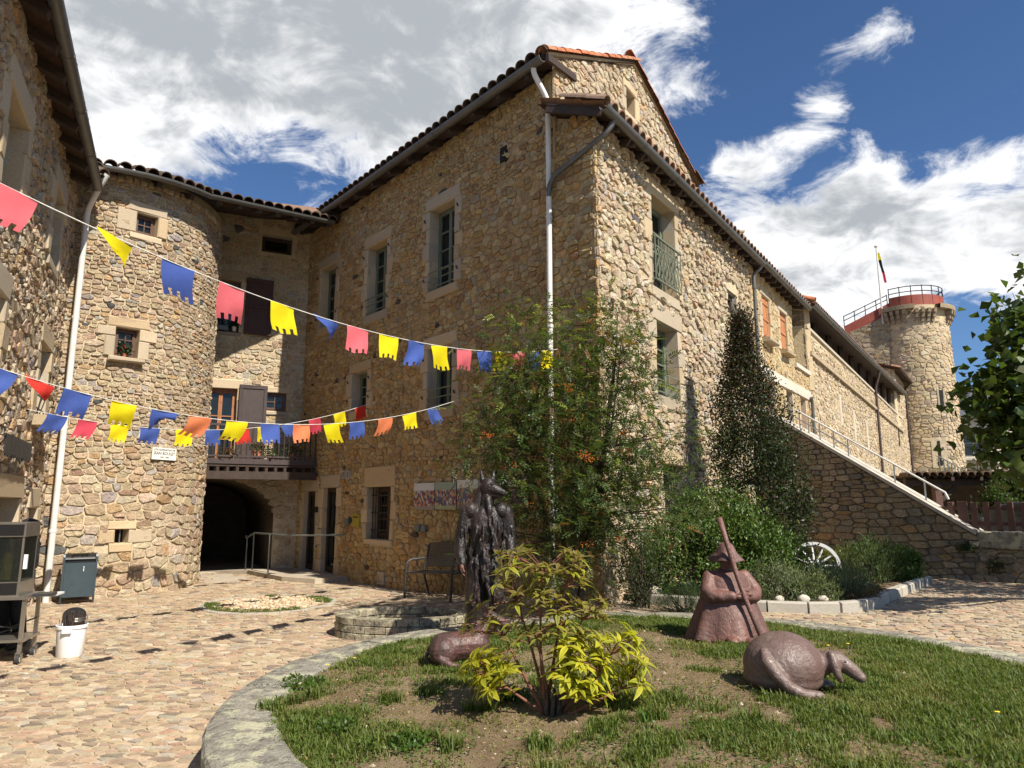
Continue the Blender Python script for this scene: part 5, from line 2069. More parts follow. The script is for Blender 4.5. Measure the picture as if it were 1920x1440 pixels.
# relieving arch of thin stones over the upper window
for k in range(26):
    t = k / 25
    a = -74 + 78 * t
    v = 7.42 + .42 * math.sin(math.pi * (.25 + .5 * t))
    mb = MB()
    blk(mb, T_, aa(a), aa(a + 2.8), v, v + .11, -.1, .10 + rnd.uniform(-.02, .02), .02, pick(PAL_TAN[:4], rnd), rnd, .012)
    mb.build('arch_stone', 'stone', TW)
# red geraniums behind the middle window
# roof edge shared with the passage house
EV = [Vector(L_.P(-.95, 7.40, .36)), Vector((-7.55, 12.28, 7.72))]
for d in (-66, -56, -46, -36, -26, -17):
    EV.append(Vector((-9.0 + 2.78 * math.cos(math.radians(d)), 14.85 + 2.78 * math.sin(math.radians(d)), 7.9 + .18 * (d + 66) / 49)))
CEV = [EV[-1], Vector(A_.P(1.95, 8.52, .20))]


def eave_strip(pts, inner, parent, name='roof', kind='mid'):
    mb = MB()
    n = len(pts)
    vs = [tuple(p) for p in pts] + [tuple(p) for p in inner]
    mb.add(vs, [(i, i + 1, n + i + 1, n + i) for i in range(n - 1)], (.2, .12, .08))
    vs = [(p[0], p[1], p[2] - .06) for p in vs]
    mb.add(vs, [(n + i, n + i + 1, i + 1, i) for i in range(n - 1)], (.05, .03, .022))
    ro = mb.build(name, 'tile', parent)
    for i in range(n - 1):
        a, b = pts[i], pts[i + 1]
        k = round((b - a).length / .25)
        for j in range(k):
            t = (j + .5) / k
            p = a.lerp(b, t)
            up_ = inner[i].lerp(inner[i + 1], t) - p
            for r in range(2):
                place_tile(p + up_.normalized() * (r * .33 - .07) + Vector((0, 0, .015 + rnd.uniform(-.008, .008))), up_ + (b - a).normalized() * rnd.uniform(-.04, .04), (0, 0, 1), kind, ro, scale=1.25)
    return ro


inner = [Vector((-11.0, 11.2, 8.9)), Vector((-10.2, 13.6, 9.2))] + [Vector((-9.9 + .5 * math.cos(math.radians(d)), 16.0 + .5 * math.sin(math.radians(d)), 9.3)) for d in (-66, -56, -46, -36, -26, -17)]
eave_strip(EV, inner, TW, kind='dark')
gutter([p + Vector((0, 0, -.05)) + (Vector((p.x + 9, p.y - 14.85, 0)).normalized() * .06) for p in EV], .075, TW)
for d in range(-70, -10, 15):
    a = math.radians(d)
    mb = MB()
    mb.bar((-9 + 2.3 * math.cos(a), 14.85 + 2.3 * math.sin(a), 8.0), (-9 + 2.7 * math.cos(a), 14.85 + 2.7 * math.sin(a), 7.86), .08, .1)
    mb.build('rafter', 'wood_dark', TW)
# white downpipe between the left house and the tower
downpipe([(-7.42, 12.20, 7.62), (-7.56, 12.22, 7.40), (-7.90, 12.48, 7.05), (-7.92, 12.50, -.02)], .052, TW, 'pipe_white', [(-7.92, 12.50, v) for v in (6.9, 5.0, 3.0, 1.2)])

# ------------------------------------------------------------------ passage house (C) with balcony
PH = empty('passage_house', (-6.6, 18.0, 0), label='recessed stone house front with wooden balcony above a vaulted passage', cat='house')
HC = [(-1.24, -.48, 8.15, 8.62), (-2.40, -1.68, 5.92, 7.26), (-2.34, -1.60, 2.55, 4.48), (-.97, -.42, 3.98, 4.46)]
arch = []
AC, AW, AS, AR = -2.0, 1.42, 1.40, .88
na = 28
for k in range(na):
    u0_ = AC - AW + 2 * AW * k / na
    u1_ = AC - AW + 2 * AW * (k + 1) / na
    um = (u0_ + u1_) / 2
    arch.append((u0_, u1_, -.5, AS + AR * math.sqrt(max(0, 1 - ((um - AC) / AW) ** 2)) + .012))
wc = wall_face(C_, -4.2, 0.0, -.4, 9.3, HC + arch, 'mortar_pale', PH)
sd = course_seeds(-4.2, 0, -.2, 9.2, .09, .19, 1.1, 2.3, .2, rn)
holes = [expand(h, .08, .14, .08) for h in HC] + [(AC - AW - .02, AC + AW + .02, -.5, AS + .2), (AC - 1.2, AC + 1.2, -.5, AS + AR * .62), (AC - .8, AC + .8, -.5, AS + AR + .08)]
stones(C_, sd, 1.4, .6, .009, .03, PAL_B, wc, holes=holes, bounds=(-4.2, 0, -.2, 9.2), seed=24, keep=lambda u, v: ((u - AC) / (AW + .1)) ** 2 + (max(0, v - AS) / (AR + .1)) ** 2 > 1)
for k in range(15):
    a0_ = math.pi * k / 15 + .02
    a1_ = math.pi * (k + 1) / 15 - .02
    mb = MB()
    vs = []
    dr = rnd.uniform(.20, .32)
    for w in (-.3, .035):
        for (r, a) in ((0, a1_), (0, a0_), (dr, a0_), (dr, a1_)):
            vs.append(C_.P(AC + (AW + r) * math.cos(a), AS + (AR + r) * math.sin(a), w))
    mb.add(vs, [(3, 2, 1, 0), (4, 5, 6, 7), (0, 1, 5, 4), (1, 2, 6, 5), (2, 3, 7, 6), (3, 0, 4, 7)][::1], pick(PAL_TAN[:4], rnd))
    mb.build('voussoir', 'stone', PH)
mb = MB()
n = 22
for (w0_, w1_) in ((-.02, -6.0),):
    prof = [(AC - AW, -.5)] + [(AC - AW * math.cos(math.pi * k / n), AS + AR * math.sin(math.pi * k / n)) for k in range(n + 1)] + [(AC + AW, -.5)]
    vs = [C_.P(u, v, w0_) for u, v in prof] + [C_.P(u, v, w1_) for u, v in prof]
    m = len(prof)
    mb.add(vs, [(i, m + i, m + i + 1, i + 1) for i in range(m - 1)] + [tuple(range(m, 2 * m))])
mb.build('vault', 'mortar_dark', PH)
for h in HC:
    reveal(C_, h, .28, PH)
surround(C_, HC[1], PH, lint=.24, jw=.15, ext=.12, sill=.10)
surround(C_, HC[2], PH, lint=.24, jw=.15, ext=.12, skip_sill=True)
surround(C_, HC[3], PH, lint=.14, jw=.10, ext=.08, sill=.10)
window(C_, HC[0], .2, PH, mat='wood_dark', leaves=1, rows=1)
window(C_, HC[1], .16, PH, mat='frame_brown', leaves=2, rows=3, curtain=True)
w = window(C_, HC[2], .16, PH, mat='wood_door', leaves=2, rows=3)
w.name = 'balcony_door'
window(C_, HC[3], .10, PH, mat='frame_brown', leaves=1, rows=2, cols=2, fw=.04, bw=.025)


def shutter(W, a, b, c, d, parent, mat='wood_shutter', w0=.05):
    mb = MB()
    blk(mb, W, a, b, c, d, w0, w0 + .03, .004)
    for (e, f, g, h) in ((a, b, c, c + .1), (a, b, d - .1, d), (a, a + .08, c + .1, d - .1), (b - .08, b, c + .1, d - .1), (a + .08, b - .08, (c + d) / 2 - .05, (c + d) / 2 + .05)):
        blk(mb, W, e, f, g, h, w0 + .03, w0 + .055, .008)
    return mb.build('shutter', mat, parent)


shutter(C_, -1.56, -.90, 5.90, 7.36, PH, 'wood_redbrown')
shutter(C_, -1.56, -.90, 2.70, 4.60, PH)
# eave over the recess
cin = [Vector((-8.6, 18.4, 9.55)), Vector(A_.P(0.6, 9.5, -.9))]
eave_strip([CEV[0], CEV[0] + Vector((.001, .001, 0)), CEV[1]], [inner[-1], cin[0], cin[1]], PH, kind='dark')
gutter([CEV[0] + Vector((.05, -.06, -.05)), CEV[1] + Vector((-.06, -.10, -.05))], .075, PH)
for k in range(7):
    t = (k + .5) / 7
    p = CEV[0].lerp(CEV[1], t) + Vector((0, 0, -.12))
    q = Vector(C_.P(-2.6 + 2.5 * t, 9.15, .0))
    mb = MB()
    mb.bar(p, q, .10, .13)
    mb.build('rafter', 'wood_dark', PH)
# balcony
bz = 2.42
bl = [Vector(C_.P(-2.9, 0, .02)), Vector(C_.P(-.02, 0, .02))]
bf = [Vector(A_.P(1.05, 0, .02)) - C_.d * 2.55, Vector(A_.P(1.05, 0, .02))]
mb = MB()
poly = [bl[0], bf[0], bf[1], bl[1]]
vs = [(p.x, p.y, bz + .10) for p in poly] + [(p.x, p.y, bz + .16) for p in poly]
mb.add(vs, [(3, 2, 1, 0)[::-1], (4, 5, 6, 7)[::-1], (0, 4, 5, 1), (1, 5, 6, 2), (2, 6, 7, 3), (3, 7, 4, 0)])
BAL = mb.build('balcony_floor', 'wood_dark', PH)
for k in range(12):
    t = (k + .5) / 12
    mb = MB()
    a, b = bf[0].lerp(bf[1], t), bl[0].lerp(bl[1], t)
    mb.bar(Vector((a.x, a.y, bz + .04)), Vector((b.x, b.y, bz + .04)), .07, .10)
    mb.build('balcony_joist', 'wood_dark', PH)
mb = MB()
mb.bar((bf[0].x, bf[0].y, bz - .10), (bf[1].x, bf[1].y, bz - .10), .14, .18)
mb.build('balcony_beam', 'wood_dark', PH)
mb = MB()
mb.bar((bf[0].x, bf[0].y, bz + .22), (bf[1].x, bf[1].y, bz + .22), .05, .12)
mb.build('balcony_fascia', 'wood_shutter', PH)
rl = MB()
rl.bar((bf[0].x, bf[0].y, bz + 1.06), (bf[1].x, bf[1].y, bz + 1.06), .07, .05)
rl.bar((bf[0].x, bf[0].y, bz + .34), (bf[1].x, bf[1].y, bz + .34), .05, .04)
rlo = rl.build('balcony_rail', 'wood_shutter', PH)
for k in range(21):
    t = (k + .5) / 21
    p = bf[0].lerp(bf[1], t)
    mb = MB()
    mb.bar((p.x, p.y, bz + .28), (p.x, p.y, bz + 1.04), .026, .026)
    mb.build('baluster', 'wood_dark', PH)
# step landing and ramp in front of the doors
ST = empty('door_step', A_.P(1.3, 0, .5), label='low stone landing and ramp at the two dark glazed doors', cat='steps')
mb = MB()
P4 = [A_.P(-.05, 0, .02), A_.P(-.05, 0, 1.15), A_.P(2.0, 0, 1.15), A_.P(2.9, 0, .8), A_.P(2.9, 0, .02)]
vs = [(p[0], p[1], -.2) for p in P4] + [(p[0], p[1], .105) for p in P4]
mb.add(vs, [(5, 6, 7, 8, 9)] + [(i, (i + 1) % 5, 5 + (i + 1) % 5, 5 + i) for i in range(5)])
mb.build('landing', 'slab_stone', ST)
mb = MB()
P4 = [A_.P(-.07, 0, .02), A_.P(-1.6, 0, .9), A_.P(-1.6, 0, 1.9), A_.P(-.07, 0, 1.14)]
q = [.104, .01, .01, .104]
vs = [(p[0], p[1], -.2) for p in P4] + [(p[0], p[1], z) for p, z in zip(P4, q)]
mb.add(vs, [(4, 5, 6, 7)] + [(i, (i + 1) % 4, 4 + (i + 1) % 4, 4 + i) for i in range(4)])
mb.build('ramp', 'slab_stone', ST)
# smooth slabs at the mouth of the passage
rn2 = random.Random(6)
PS = empty('passage_paving', C_.P(-2, 0, .8), kind='structure')
for r in range(5):
    for c in range(5):
        mb = MB()
        u, w = -3.6 + c * .72 + (r % 2) * .2, 1.9 - r * .62
        z = .012 + rn2.uniform(0, .006)
        vs = [C_.P(u, -.02, w), C_.P(u + .70, -.02, w), C_.P(u + .70, -.02, w - .60), C_.P(u, -.02, w - .60)]
        vs += [(p[0], p[1], z) for p in vs]
        if any(side(A_, p[0], p[1]) < 1.2 for p in vs) or any(math.hypot(p[0] + 9, p[1] - 14.85) < 2.45 for p in vs):
            if w > -.4:
                continue
        mb.add(vs, [(0, 1, 5, 4)[::-1], (1, 2, 6, 5)[::-1], (2, 3, 7, 6)[::-1], (3, 0, 4, 7)[::-1], (4, 5, 6, 7)[::-1]])
        mb.build('slab', 'slab_stone', PS)
HR = empty('handrail', A_.P(1, 0, .95), label='thin grey metal handrail on posts before the glazed doors', cat='handrail')
mb = MB()
mb.tube([A_.P(-.55, .84, 1.05), A_.P(-.1, .97, 1.02), A_.P(2.1, .98, 1.0), A_.P(2.75, .99, .08)], .021, 8)
mb.tube([A_.P(-.55, .84, 1.05), A_.P(-.56, .90, 1.05)], .034, 8)
mb.build('rail', 'rail_grey', HR, autosmooth=50)
for (u, z0, z1) in ((-.55, .0, .86), (-.1, .05, .97), (.9, .10, .98)):
    mb = MB()
    mb.tube([A_.P(u, z0, 1.03), A_.P(u, z1, 1.03)], .018, 8)
    mb.build('post', 'rail_grey', HR)

# ------------------------------------------------------------------ left house (L)
LH = empty('courtyard_house', L_.P(-4, 0, -2), label='rough stone house with deep eave and granite framed windows at the cart', cat='house')
HL = [(-5.95, -4.85, 5.15, 6.35), (-2.55, -1.65, 5.45, 6.62), (-2.25, -1.42, 3.0, 4.12), (-1.80, -1.05, .40, 1.60), (-4.9, -2.65, -.4, 1.74), (-7.0, -5.0, 2.7, 4.08)]
wl = wall_face(L_, -9.5, .9, -.5, 7.55, HL, 'mortar', LH)
sd = course_seeds(-9.5, .9, -.3, 7.7, .085, .20, 1.0, 2.1, .28, rn)
stones(L_, sd, 1.45, .6, .010, .038, PAL_TAN, wl, holes=[expand(h, .12, .2, .1) for h in HL], bounds=(-9.5, .9, -.3, 7.5), seed=25)
for i, h in enumerate(HL):
    reveal(L_, h, .32, LH, c=(.42, .38, .31))
    surround(L_, h, LH, lint=.32, jw=.20, ext=.16, sill=.16, skip_sill=i in (3, 4), proud=.06, sill_proud=.22 if i == 2 else None, warm=.02)
    if i in (0, 1, 2, 5):
        window(L_, h, .28, LH, mat='wood_door' if i == 2 else 'frame_brown', rows=3)
    elif i == 4:
        window(L_, (h[0], h[1], h[2], h[3]), .30, LH, mat='wood_dark', rows=1, leaves=2)
    else:
        mb = MB()
        k = 7
        for j in range(k):
            a = h[0] + (h[1] - h[0]) * j / k
            blk(mb, L_, a + .005, a + (h[1] - h[0]) / k - .005, h[2], h[3] - .02, -.12, -.05 + .012 * (j % 2), .008)
        mb.build('shutter', 'wood_red', LH, )
# guard bars at the window above
mb = MB()
h = HL[2]
for k in range(3):
    v = h[2] + .12 + .2 * k
    mb.bar(L_.P(h[0], v, .04), L_.P(h[1], v, .04), .014, .02)
mb.bar(L_.P(h[0] + .2, h[2] + .05, .04), L_.P(h[1] - .2, h[2] + .55, .04), .014, .02)
mb.build('window_guard', 'iron', LH)
# dark row of iron rods hanging from a rail
mb = MB()
mb.bar(L_.P(-4.6, 2.50, .12), L_.P(-2.75, 2.50, .12), .03, .03)
for k in range(44):
    u = -4.55 + 1.75 * k / 43
    mb.bar(L_.P(u, 2.50, .13), L_.P(u + rnd.uniform(-.015, .015), 2.26 + rnd.uniform(-.03, .02), .13), .022, .022)
mb.build('iron_rod_row', 'iron', LH)
e0, e1 = Vector(L_.P(-9.5, 7.36, .34)), Vector(L_.P(-.95, 7.36, .34))
upL = -L_.n * 3.6 + Vector((0, 0, 1.35))
tiled_roof(e0, e1, upL, LH, 'dark', first=2)
gutter([e0 + Vector((0, 0, -.05)) + L_.n * .07, e1 + Vector((0, 0, -.05)) + L_.n * .07], .085, LH)
rafters(L_.P(-9.3, 7.36, .36), L_.P(-.9, 7.36, .36), -L_.n * .6 + Vector((0, 0, .26)), 12, LH, w=.13, h=.17, drop=.13)
mb = MB()
mb.add([L_.P(-9.5, 7.30, .34), L_.P(-.9, 7.30, .34), L_.P(-.9, 7.48, -.05), L_.P(-9.5, 7.48, -.05)], [(0, 1, 2, 3)])
mb.add([L_.P(-9.5, 7.33, .34), L_.P(-.9, 7.33, .34), L_.P(-.9, 7.51, -.05), L_.P(-9.5, 7.51, -.05)], [(3, 2, 1, 0)])
mb.build('soffit_board', 'wood_dark', LH)

# ------------------------------------------------------------------ outdoor stair wall (D) and low wall with fence
SW = empty('stair_wall', D_.P(-1, 0, -1), label='shaded rough stone stair wall with sloping pale coping and white handrail', cat='stairs')
topD = [(-3.58, 3.86), (-2.72, 3.40), (.81, 1.10), (5.2, 1.10)]
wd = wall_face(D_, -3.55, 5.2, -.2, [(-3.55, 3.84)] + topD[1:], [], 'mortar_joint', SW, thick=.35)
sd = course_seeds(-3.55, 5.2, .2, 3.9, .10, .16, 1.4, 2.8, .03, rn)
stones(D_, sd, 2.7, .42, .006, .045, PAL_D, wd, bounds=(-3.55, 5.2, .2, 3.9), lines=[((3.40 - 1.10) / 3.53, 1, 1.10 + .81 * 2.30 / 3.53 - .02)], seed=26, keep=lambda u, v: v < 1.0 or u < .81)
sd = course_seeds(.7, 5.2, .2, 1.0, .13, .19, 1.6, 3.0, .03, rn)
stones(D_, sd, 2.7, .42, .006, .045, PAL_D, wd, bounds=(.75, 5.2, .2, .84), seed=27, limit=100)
mb = MB()
for (a, b) in zip(topD[:2], topD[1:3]):
    vs = []
    for w in (.07, -.40):
        for (u, v) in (a, b):
            vs += [D_.P(u, v, w), D_.P(u, v + .075, w)]
    mb.add(vs, [(0, 2, 3, 1), (6, 4, 5, 7), (1, 3, 7, 5), (4, 6, 2, 0), (2, 6, 7, 3), (0, 1, 5, 4)])
mb.build('coping', 'coping', SW)
n = 5
for k in range(n):
    a, b = .83 + 4.4 * k / n, .83 + 4.4 * (k + 1) / n - .01
    mb = MB()
    blk(mb, D_, a, b, .86, 1.165, -.40, .05, .02, (.25, .225, .185))
    mb.build('wall_cap_stone', 'rim_stone', SW)
mb = MB()
r0, r1, off = (-2.65, 3.36), (.55, 1.26), .44
mb.tube([D_.P(-2.65, 3.80, -.15), D_.P(.3, 1.88, -.15), D_.P(.35, 1.75, -.15)], .022, 8)
mb.tube([D_.P(-2.65, 3.62, -.15), D_.P(-1.5, 2.87, -.15)], .016, 8)
for (u) in (-2.55, -2.35, -2.1, -1.8, -1.5, -.6, -.05):
    v = 3.40 - (u + 2.72) * (2.30 / 3.53)
    mb.tube([D_.P(u, v + .05, -.15), D_.P(u, v + .43, -.15)], .016, 8)
mb.build('handrail', 'rail_white', SW, autosmooth=50)
mb = MB()
ns = 16
for k in range(ns):
    u0_ = -2.6 + 3.5 * k / ns
    v = 2.62 - 2.35 * k / ns
    vs = [D_.P(u0_, .0, -.36), D_.P(u0_ + 3.5 / ns, .0, -.36), D_.P(u0_ + 3.5 / ns, .0, -1.7), D_.P(u0_, .0, -1.7)]
    vs += [(p[0], p[1], v) for p in vs]
    mb.add(vs, [(4, 5, 6, 7), (0, 1, 5, 4), (1, 2, 6, 5), (2, 3, 7, 6), (3, 0, 4, 7)])
mb.build('step', 'slab_stone', SW)
# landing along the house
mb = MB()
P4 = [D_.P(-2.62, 0, -.36), D_.P(-2.62, 0, -1.7), B_.P(14.0, 0, .05), B_.P(8.2, 0, .05), D_.P(-3.5, 0, -.36)]
vs = [(p[0], p[1], 0.1) for p in P4] + [(p[0], p[1], 2.72) for p in P4]
mb.add(vs, [(5, 6, 7, 8, 9)] + [(i, (i + 1) % 5, 5 + (i + 1) % 5, 5 + i) for i in range(5)])
mb.build('stair_landing', 'slab_stone', SW)

# picket fence on the low wall
FE = empty('picket_fence', D_.P(2.5, 1.16, -.25), label='reddish brown wooden picket fence on top of the low stone wall', cat='fence')
for k in range(30):
    u = -.42 + k * .195
    v0 = max(1.17, 1.10 + (.81 - u) * .65 + .10)
    mb = MB()
    w = .05 if k % 6 != 5 else .085
    tp = 1.70 + rnd.uniform(-.01, .01)
    if v0 > tp - .12:
        continue
    blk(mb, D_, u - w, u + w, v0 - (.25 if u < .8 else 0), tp, -.21, -.18, .008)
    mb.build('picket' if k % 6 != 5 else 'fence_post', 'wood_fence', FE)
mb = MB()
for v in (1.30, 1.58):
    mb.bar(D_.P(-.1 if v > 1.5 else .4, v, -.24), D_.P(5.3, v, -.24), .04, .07)
mb.build('fence_rail', 'wood_fence', FE)

# ------------------------------------------------------------------ terrace and carport behind
TE = empty('terrace', B_.P(26, 0, 2), label='raised terrace wall below the gallery building', cat='terrace')
mb = MB()
P4 = [B_.P(16.0, 0, .1), B_.P(20.0, 0, 2.4), B_.P(45, 0, 3.4), B_.P(45, 0, .1)]
vs = [(p[0], p[1], -.5) for p in P4] + [(p[0], p[1], 2.60) for p in P4]
mb.add(vs, [(4, 5, 6, 7)[::-1]] + [(i, (i + 1) % 4, 4 + (i + 1) % 4, 4 + i)[::-1] for i in range(4)])
mb.build('terrace_body', 'mortar_dark', TE)
mb = MB()
mb.tube([B_.P(24, 3.55, 2.7), B_.P(40, 3.55, 3.0)], .03, 6)
for k in range(9):
    u = 24 + 2 * k
    mb.tube([B_.P(u, 2.7, 2.7 + .3 * k / 8), B_.P(u, 3.56, 2.7 + .3 * k / 8)], .025, 6)
mb.build('terrace_railing', 'rail_grey', TE)
CP = empty('carport', (14.5, 21.5, .27), label='dark timber carport with corrugated tile roof behind the picket fence', cat='carport')
c0, c1 = Vector((10.9, 19.6, 2.40)), Vector((21.5, 19.0, 2.45))
upc = Vector((.2, 5.0, .12))
tiled_roof(c0, c1, upc, CP, 'dark', pitch=.2, first=1)
for k in range(4):
    p = c0.lerp(c1, .08 + .28 * k)
    mb = MB()
    mb.bar((p.x, p.y + .3, .1), (p.x, p.y + .3, 2.2), .18, .18)
    mb.build('timber_post', 'wood_fence' if k == 0 else 'wood_dark', CP)
    mb = MB()
    mb.bar((p.x, p.y + .3, 1.7), (p.x + .55, p.y + .3, 2.15), .1, .12)
    mb.build('timber_brace', 'wood_dark', CP)
mb = MB()
mb.bar(c0 + Vector((0, .3, -.14)), c1 + Vector((0, .3, -.14)), .14, .2)
mb.bar(c0 + Vector((0, 4.6, -.05)), c1 + Vector((0, 4.6, -.05)), .14, .2)
mb.build('timber_beam', 'wood_dark', CP)
for k in range(14):
    p = c0.lerp(c1, (k + .5) / 14) + Vector((0, 0, -.06))
    mb = MB()
    mb.bar(p, p + upc, .08, .1)
    mb.build('rafter', 'wood_dark', CP)
mb = MB()
mb.box(10.9, 22, 24.4, 24.6, 0, 2.3)
mb.build('back_wall', 'mortar_dark', CP)

# ------------------------------------------------------------------ far cream house with slate roof
WH = empty('cream_house', (37, 56, 0), label='cream rendered house with slate roof, balcony and red brick quoins behind the tower', cat='house')
HWL = Wall((34.2, 56.5), (1.0, -0.10))
HH = [(1.55, 3.3, 5.4, 7.5), (1.7, 3.2, 1.6, 4.3), (5.8, 7.3, 5.4, 7.5), (5.8, 7.3, 1.6, 4.3)]
wall_face(HWL, 0, 9.0, 0, 8.6, HH, 'cream_render', WH)
for h in HH:
    reveal(HWL, h, .25, WH, mat='coping')
    window(HWL, h, .2, WH, mat='rail_grey', rows=2)
mb = MB()
for k in range(12):
    w = .5 if k % 2 else .32
    blk(mb, HWL, 4.35, 4.35 + w, 1.0 + k * .42, 1.30 + k * .42, 0, .05, .01)
    blk(mb, HWL, 8.98 - w, 8.98, 1.0 + k * .42, 1.30 + k * .42, 0, .05, .01)
mb.build('red_quoins', 'tower_cladding', WH)
mb = MB()
blk(mb, HWL, 1.0, 4.0, 5.05, 5.25, 0, .9, .02)
mb.build('balcony_slab', 'coping', WH)
mb = MB()
mb.tube([HWL.P(1.05, 6.2, .85), HWL.P(3.95, 6.2, .85)], .03, 6)
for k in range(20):
    u = 1.05 + 2.9 * k / 19
    mb.tube([HWL.P(u, 5.25, .85), HWL.P(u, 6.2, .85)], .015, 5)
mb.build('balcony_rail', 'iron', WH)
mb = MB()
r = [HWL.P(-.5, 8.5, .5), HWL.P(9.5, 8.5, .5), HWL.P(8.0, 11.4, -3.2), HWL.P(1.2, 11.4, -3.2), HWL.P(-.5, 8.5, -7), HWL.P(9.5, 8.5, -7)]
mb.add(r, [(0, 1, 2, 3), (0, 3, 4), (1, 5, 2), (3, 2, 5, 4)])
mb.build('roof', 'slate', WH)
mb = MB()
mb.bar(HWL.P(-.5, 8.45, .5), HWL.P(9.5, 8.45, .5), .2, .2)
mb.bar(HWL.P(-.45, 8.45, .5), HWL.P(-.45, 8.45, -7), .2, .2)
mb.build('cornice', 'wood_shutter', WH)

# ------------------------------------------------------------------ bunting
def flag_mesh(seed, fold, w=.30, h=.27):
    rn = random.Random(seed)
    teeth, slot = 4, .034
    tw = (w - (teeth - 1) * slot) / teeth
    xs = [0.0]
    for i in range(teeth):
        xs.append(xs[-1] + tw)
        if i < teeth - 1:
            xs.append(xs[-1] + slot)
    xs = [x - w / 2 for x in xs]
    ys = [0, -.045, -.09, -.14, -.185, -h + .045, -h]
    ph, ph2, amp = rn.uniform(0, 6), rn.uniform(0, 6), rn.uniform(.008, .022)
    skew = rn.uniform(-.10, .10)
    blow = rn.uniform(-.05, .09)
    pinch = rn.uniform(.0, .10)
    mb = MB()
    vs = []
    for j, y in enumerate(ys):
        d = -y / h
        for x in xs:
            xx = x * (1 - pinch * d) + skew * d * d + .006 * math.sin(x * 30 + ph)
            out = amp * d * math.sin(x * 28 + ph) + amp * .7 * math.sin(x * 13 + d * 5 + ph2) + blow * d * d
            yy = y + .01 * math.sin(x * 20 + ph2) * d
            if fold == 1:       # blown up and folded over itself
                k = max(0.0, d - .35)
                yy += k * .22 * (1.2 + math.sin(x * 9))
                out += k * .10
                xx += k * .12
            elif fold == 2:     # twisted to a rag
                k = d * .8
                out += x * k * .9
                xx = xx * (1 - .55 * k) + .07 * d
                yy = y * (1 - .45 * d) - x * .15
            vs.append((xx, out, yy))
    nxx = len(xs)
    fs = []
    for j in range(len(ys) - 1):
        for i in range(nxx - 1):
            if j == len(ys) - 2 and i % 2 == 1:
                continue
            fs.append((j * nxx + i, j * nxx + i + 1, (j + 1) * nxx + i + 1, (j + 1) * nxx + i))
    mb.add(vs, fs)
    return mb.mesh('pennant', smooth=True)


def bunting(P0, P1, zc, flags, label, seed, t0=-.02, t1=1.0):
    P0, P1 = Vector((P0[0], P0[1], 0)), Vector((P1[0], P1[1], 0))
    pos = lambda t: (P0.lerp(P1, t) + Vector((0, 0, zc[0] * t * t + zc[1] * t + zc[2])))
    mid = pos(.5)
    e = empty('bunting', tuple(mid), label=label, cat='bunting', group='bunting strung across the courtyard')
    mb = MB()
    mb.tube([pos(t0 + (t1 - t0) * k / 48) for k in range(49)], .0045, 6)
    mb.build('cord', 'cord', e)
    rn = random.Random(seed)
    for i, (t, c, fold) in enumerate(flags):
        p = pos(t)
        q = pos(t + .01) - pos(t - .01)
        x = q.normalized()
        z = Vector((0, 0, 1)) - x * .35 * x.z
        z = (z - x * z.dot(x)).normalized()
        z = (z * .75 + Vector((0, 0, 1)) * .25).normalized()
        y = z.cross(x).normalized()
        z = x.cross(y)
        me = flag_mesh(seed * 50 + i, fold, w=rn.uniform(.27, .31), h=rn.uniform(.25, .29))
        o = link('pennant', me, 'flag_' + c, e)
        M = Matrix(((x.x, y.x, z.x, p.x), (x.y, y.y, z.y, p.y), (x.z, y.z, z.z, p.z), (0, 0, 0, 1)))
        o.matrix_basis = M


bunting((-3.46, 4.51), (.70, 10.75), (1.667, -1.438, 3.791),
        [(.013, 'pink', 0), (.103, 'yellow', 2), (.173, 'blue', 0), (.240, 'pink', 0), (.313, 'yellow', 0), (.384, 'blue', 2), (.442, 'pink', 0), (.504, 'yellow', 0), (.565, 'blue', 0), (.621, 'yellow', 0), (.686, 'pink', 0), (.743, 'blue', 0), (.795, 'yellow', 0), (.854, 'pink', 0), (.909, 'blue', 0), (.958, 'yellow', 0)],
        'highest string of pink, yellow and blue notched pennants tied to the white corner downpipe', 3, t0=-.35)
bunting((-5.48, 7.46), (-.96, 12.67), (2.103, -1.673, 3.086),
        [(.004, 'blue', 0), (.055, 'red', 2), (.111, 'blue', 0), (.185, 'yellow', 0), (.254, 'blue', 1), (.321, 'orange', 0), (.394, 'yellow', 0), (.464, 'blue', 0), (.536, 'orange', 0), (.611, 'yellow', 0), (.678, 'blue', 0), (.759, 'orange', 0), (.832, 'yellow', 0), (.907, 'blue', 0)],
        'string of orange, yellow and blue pennants ending at the tall lower window', 5, t0=-.12)
bunting((-6.89, 10.22), (-3.02, 14.76), (1.59, -.844, 2.984),
        [(.045, 'blue', 0), (.114, 'rose', 0), (.192, 'yellow', 0), (.269, 'blue', 0), (.362, 'yellow', 0), (.443, 'blue', 0), (.531, 'red', 0), (.607, 'yellow', 0), (.685, 'blue', 0), (.784, 'rose', 0), (.88, 'yellow', 0), (.964, 'red', 0)],
        'pennant string passing before the balcony to the small green-framed window', 9)


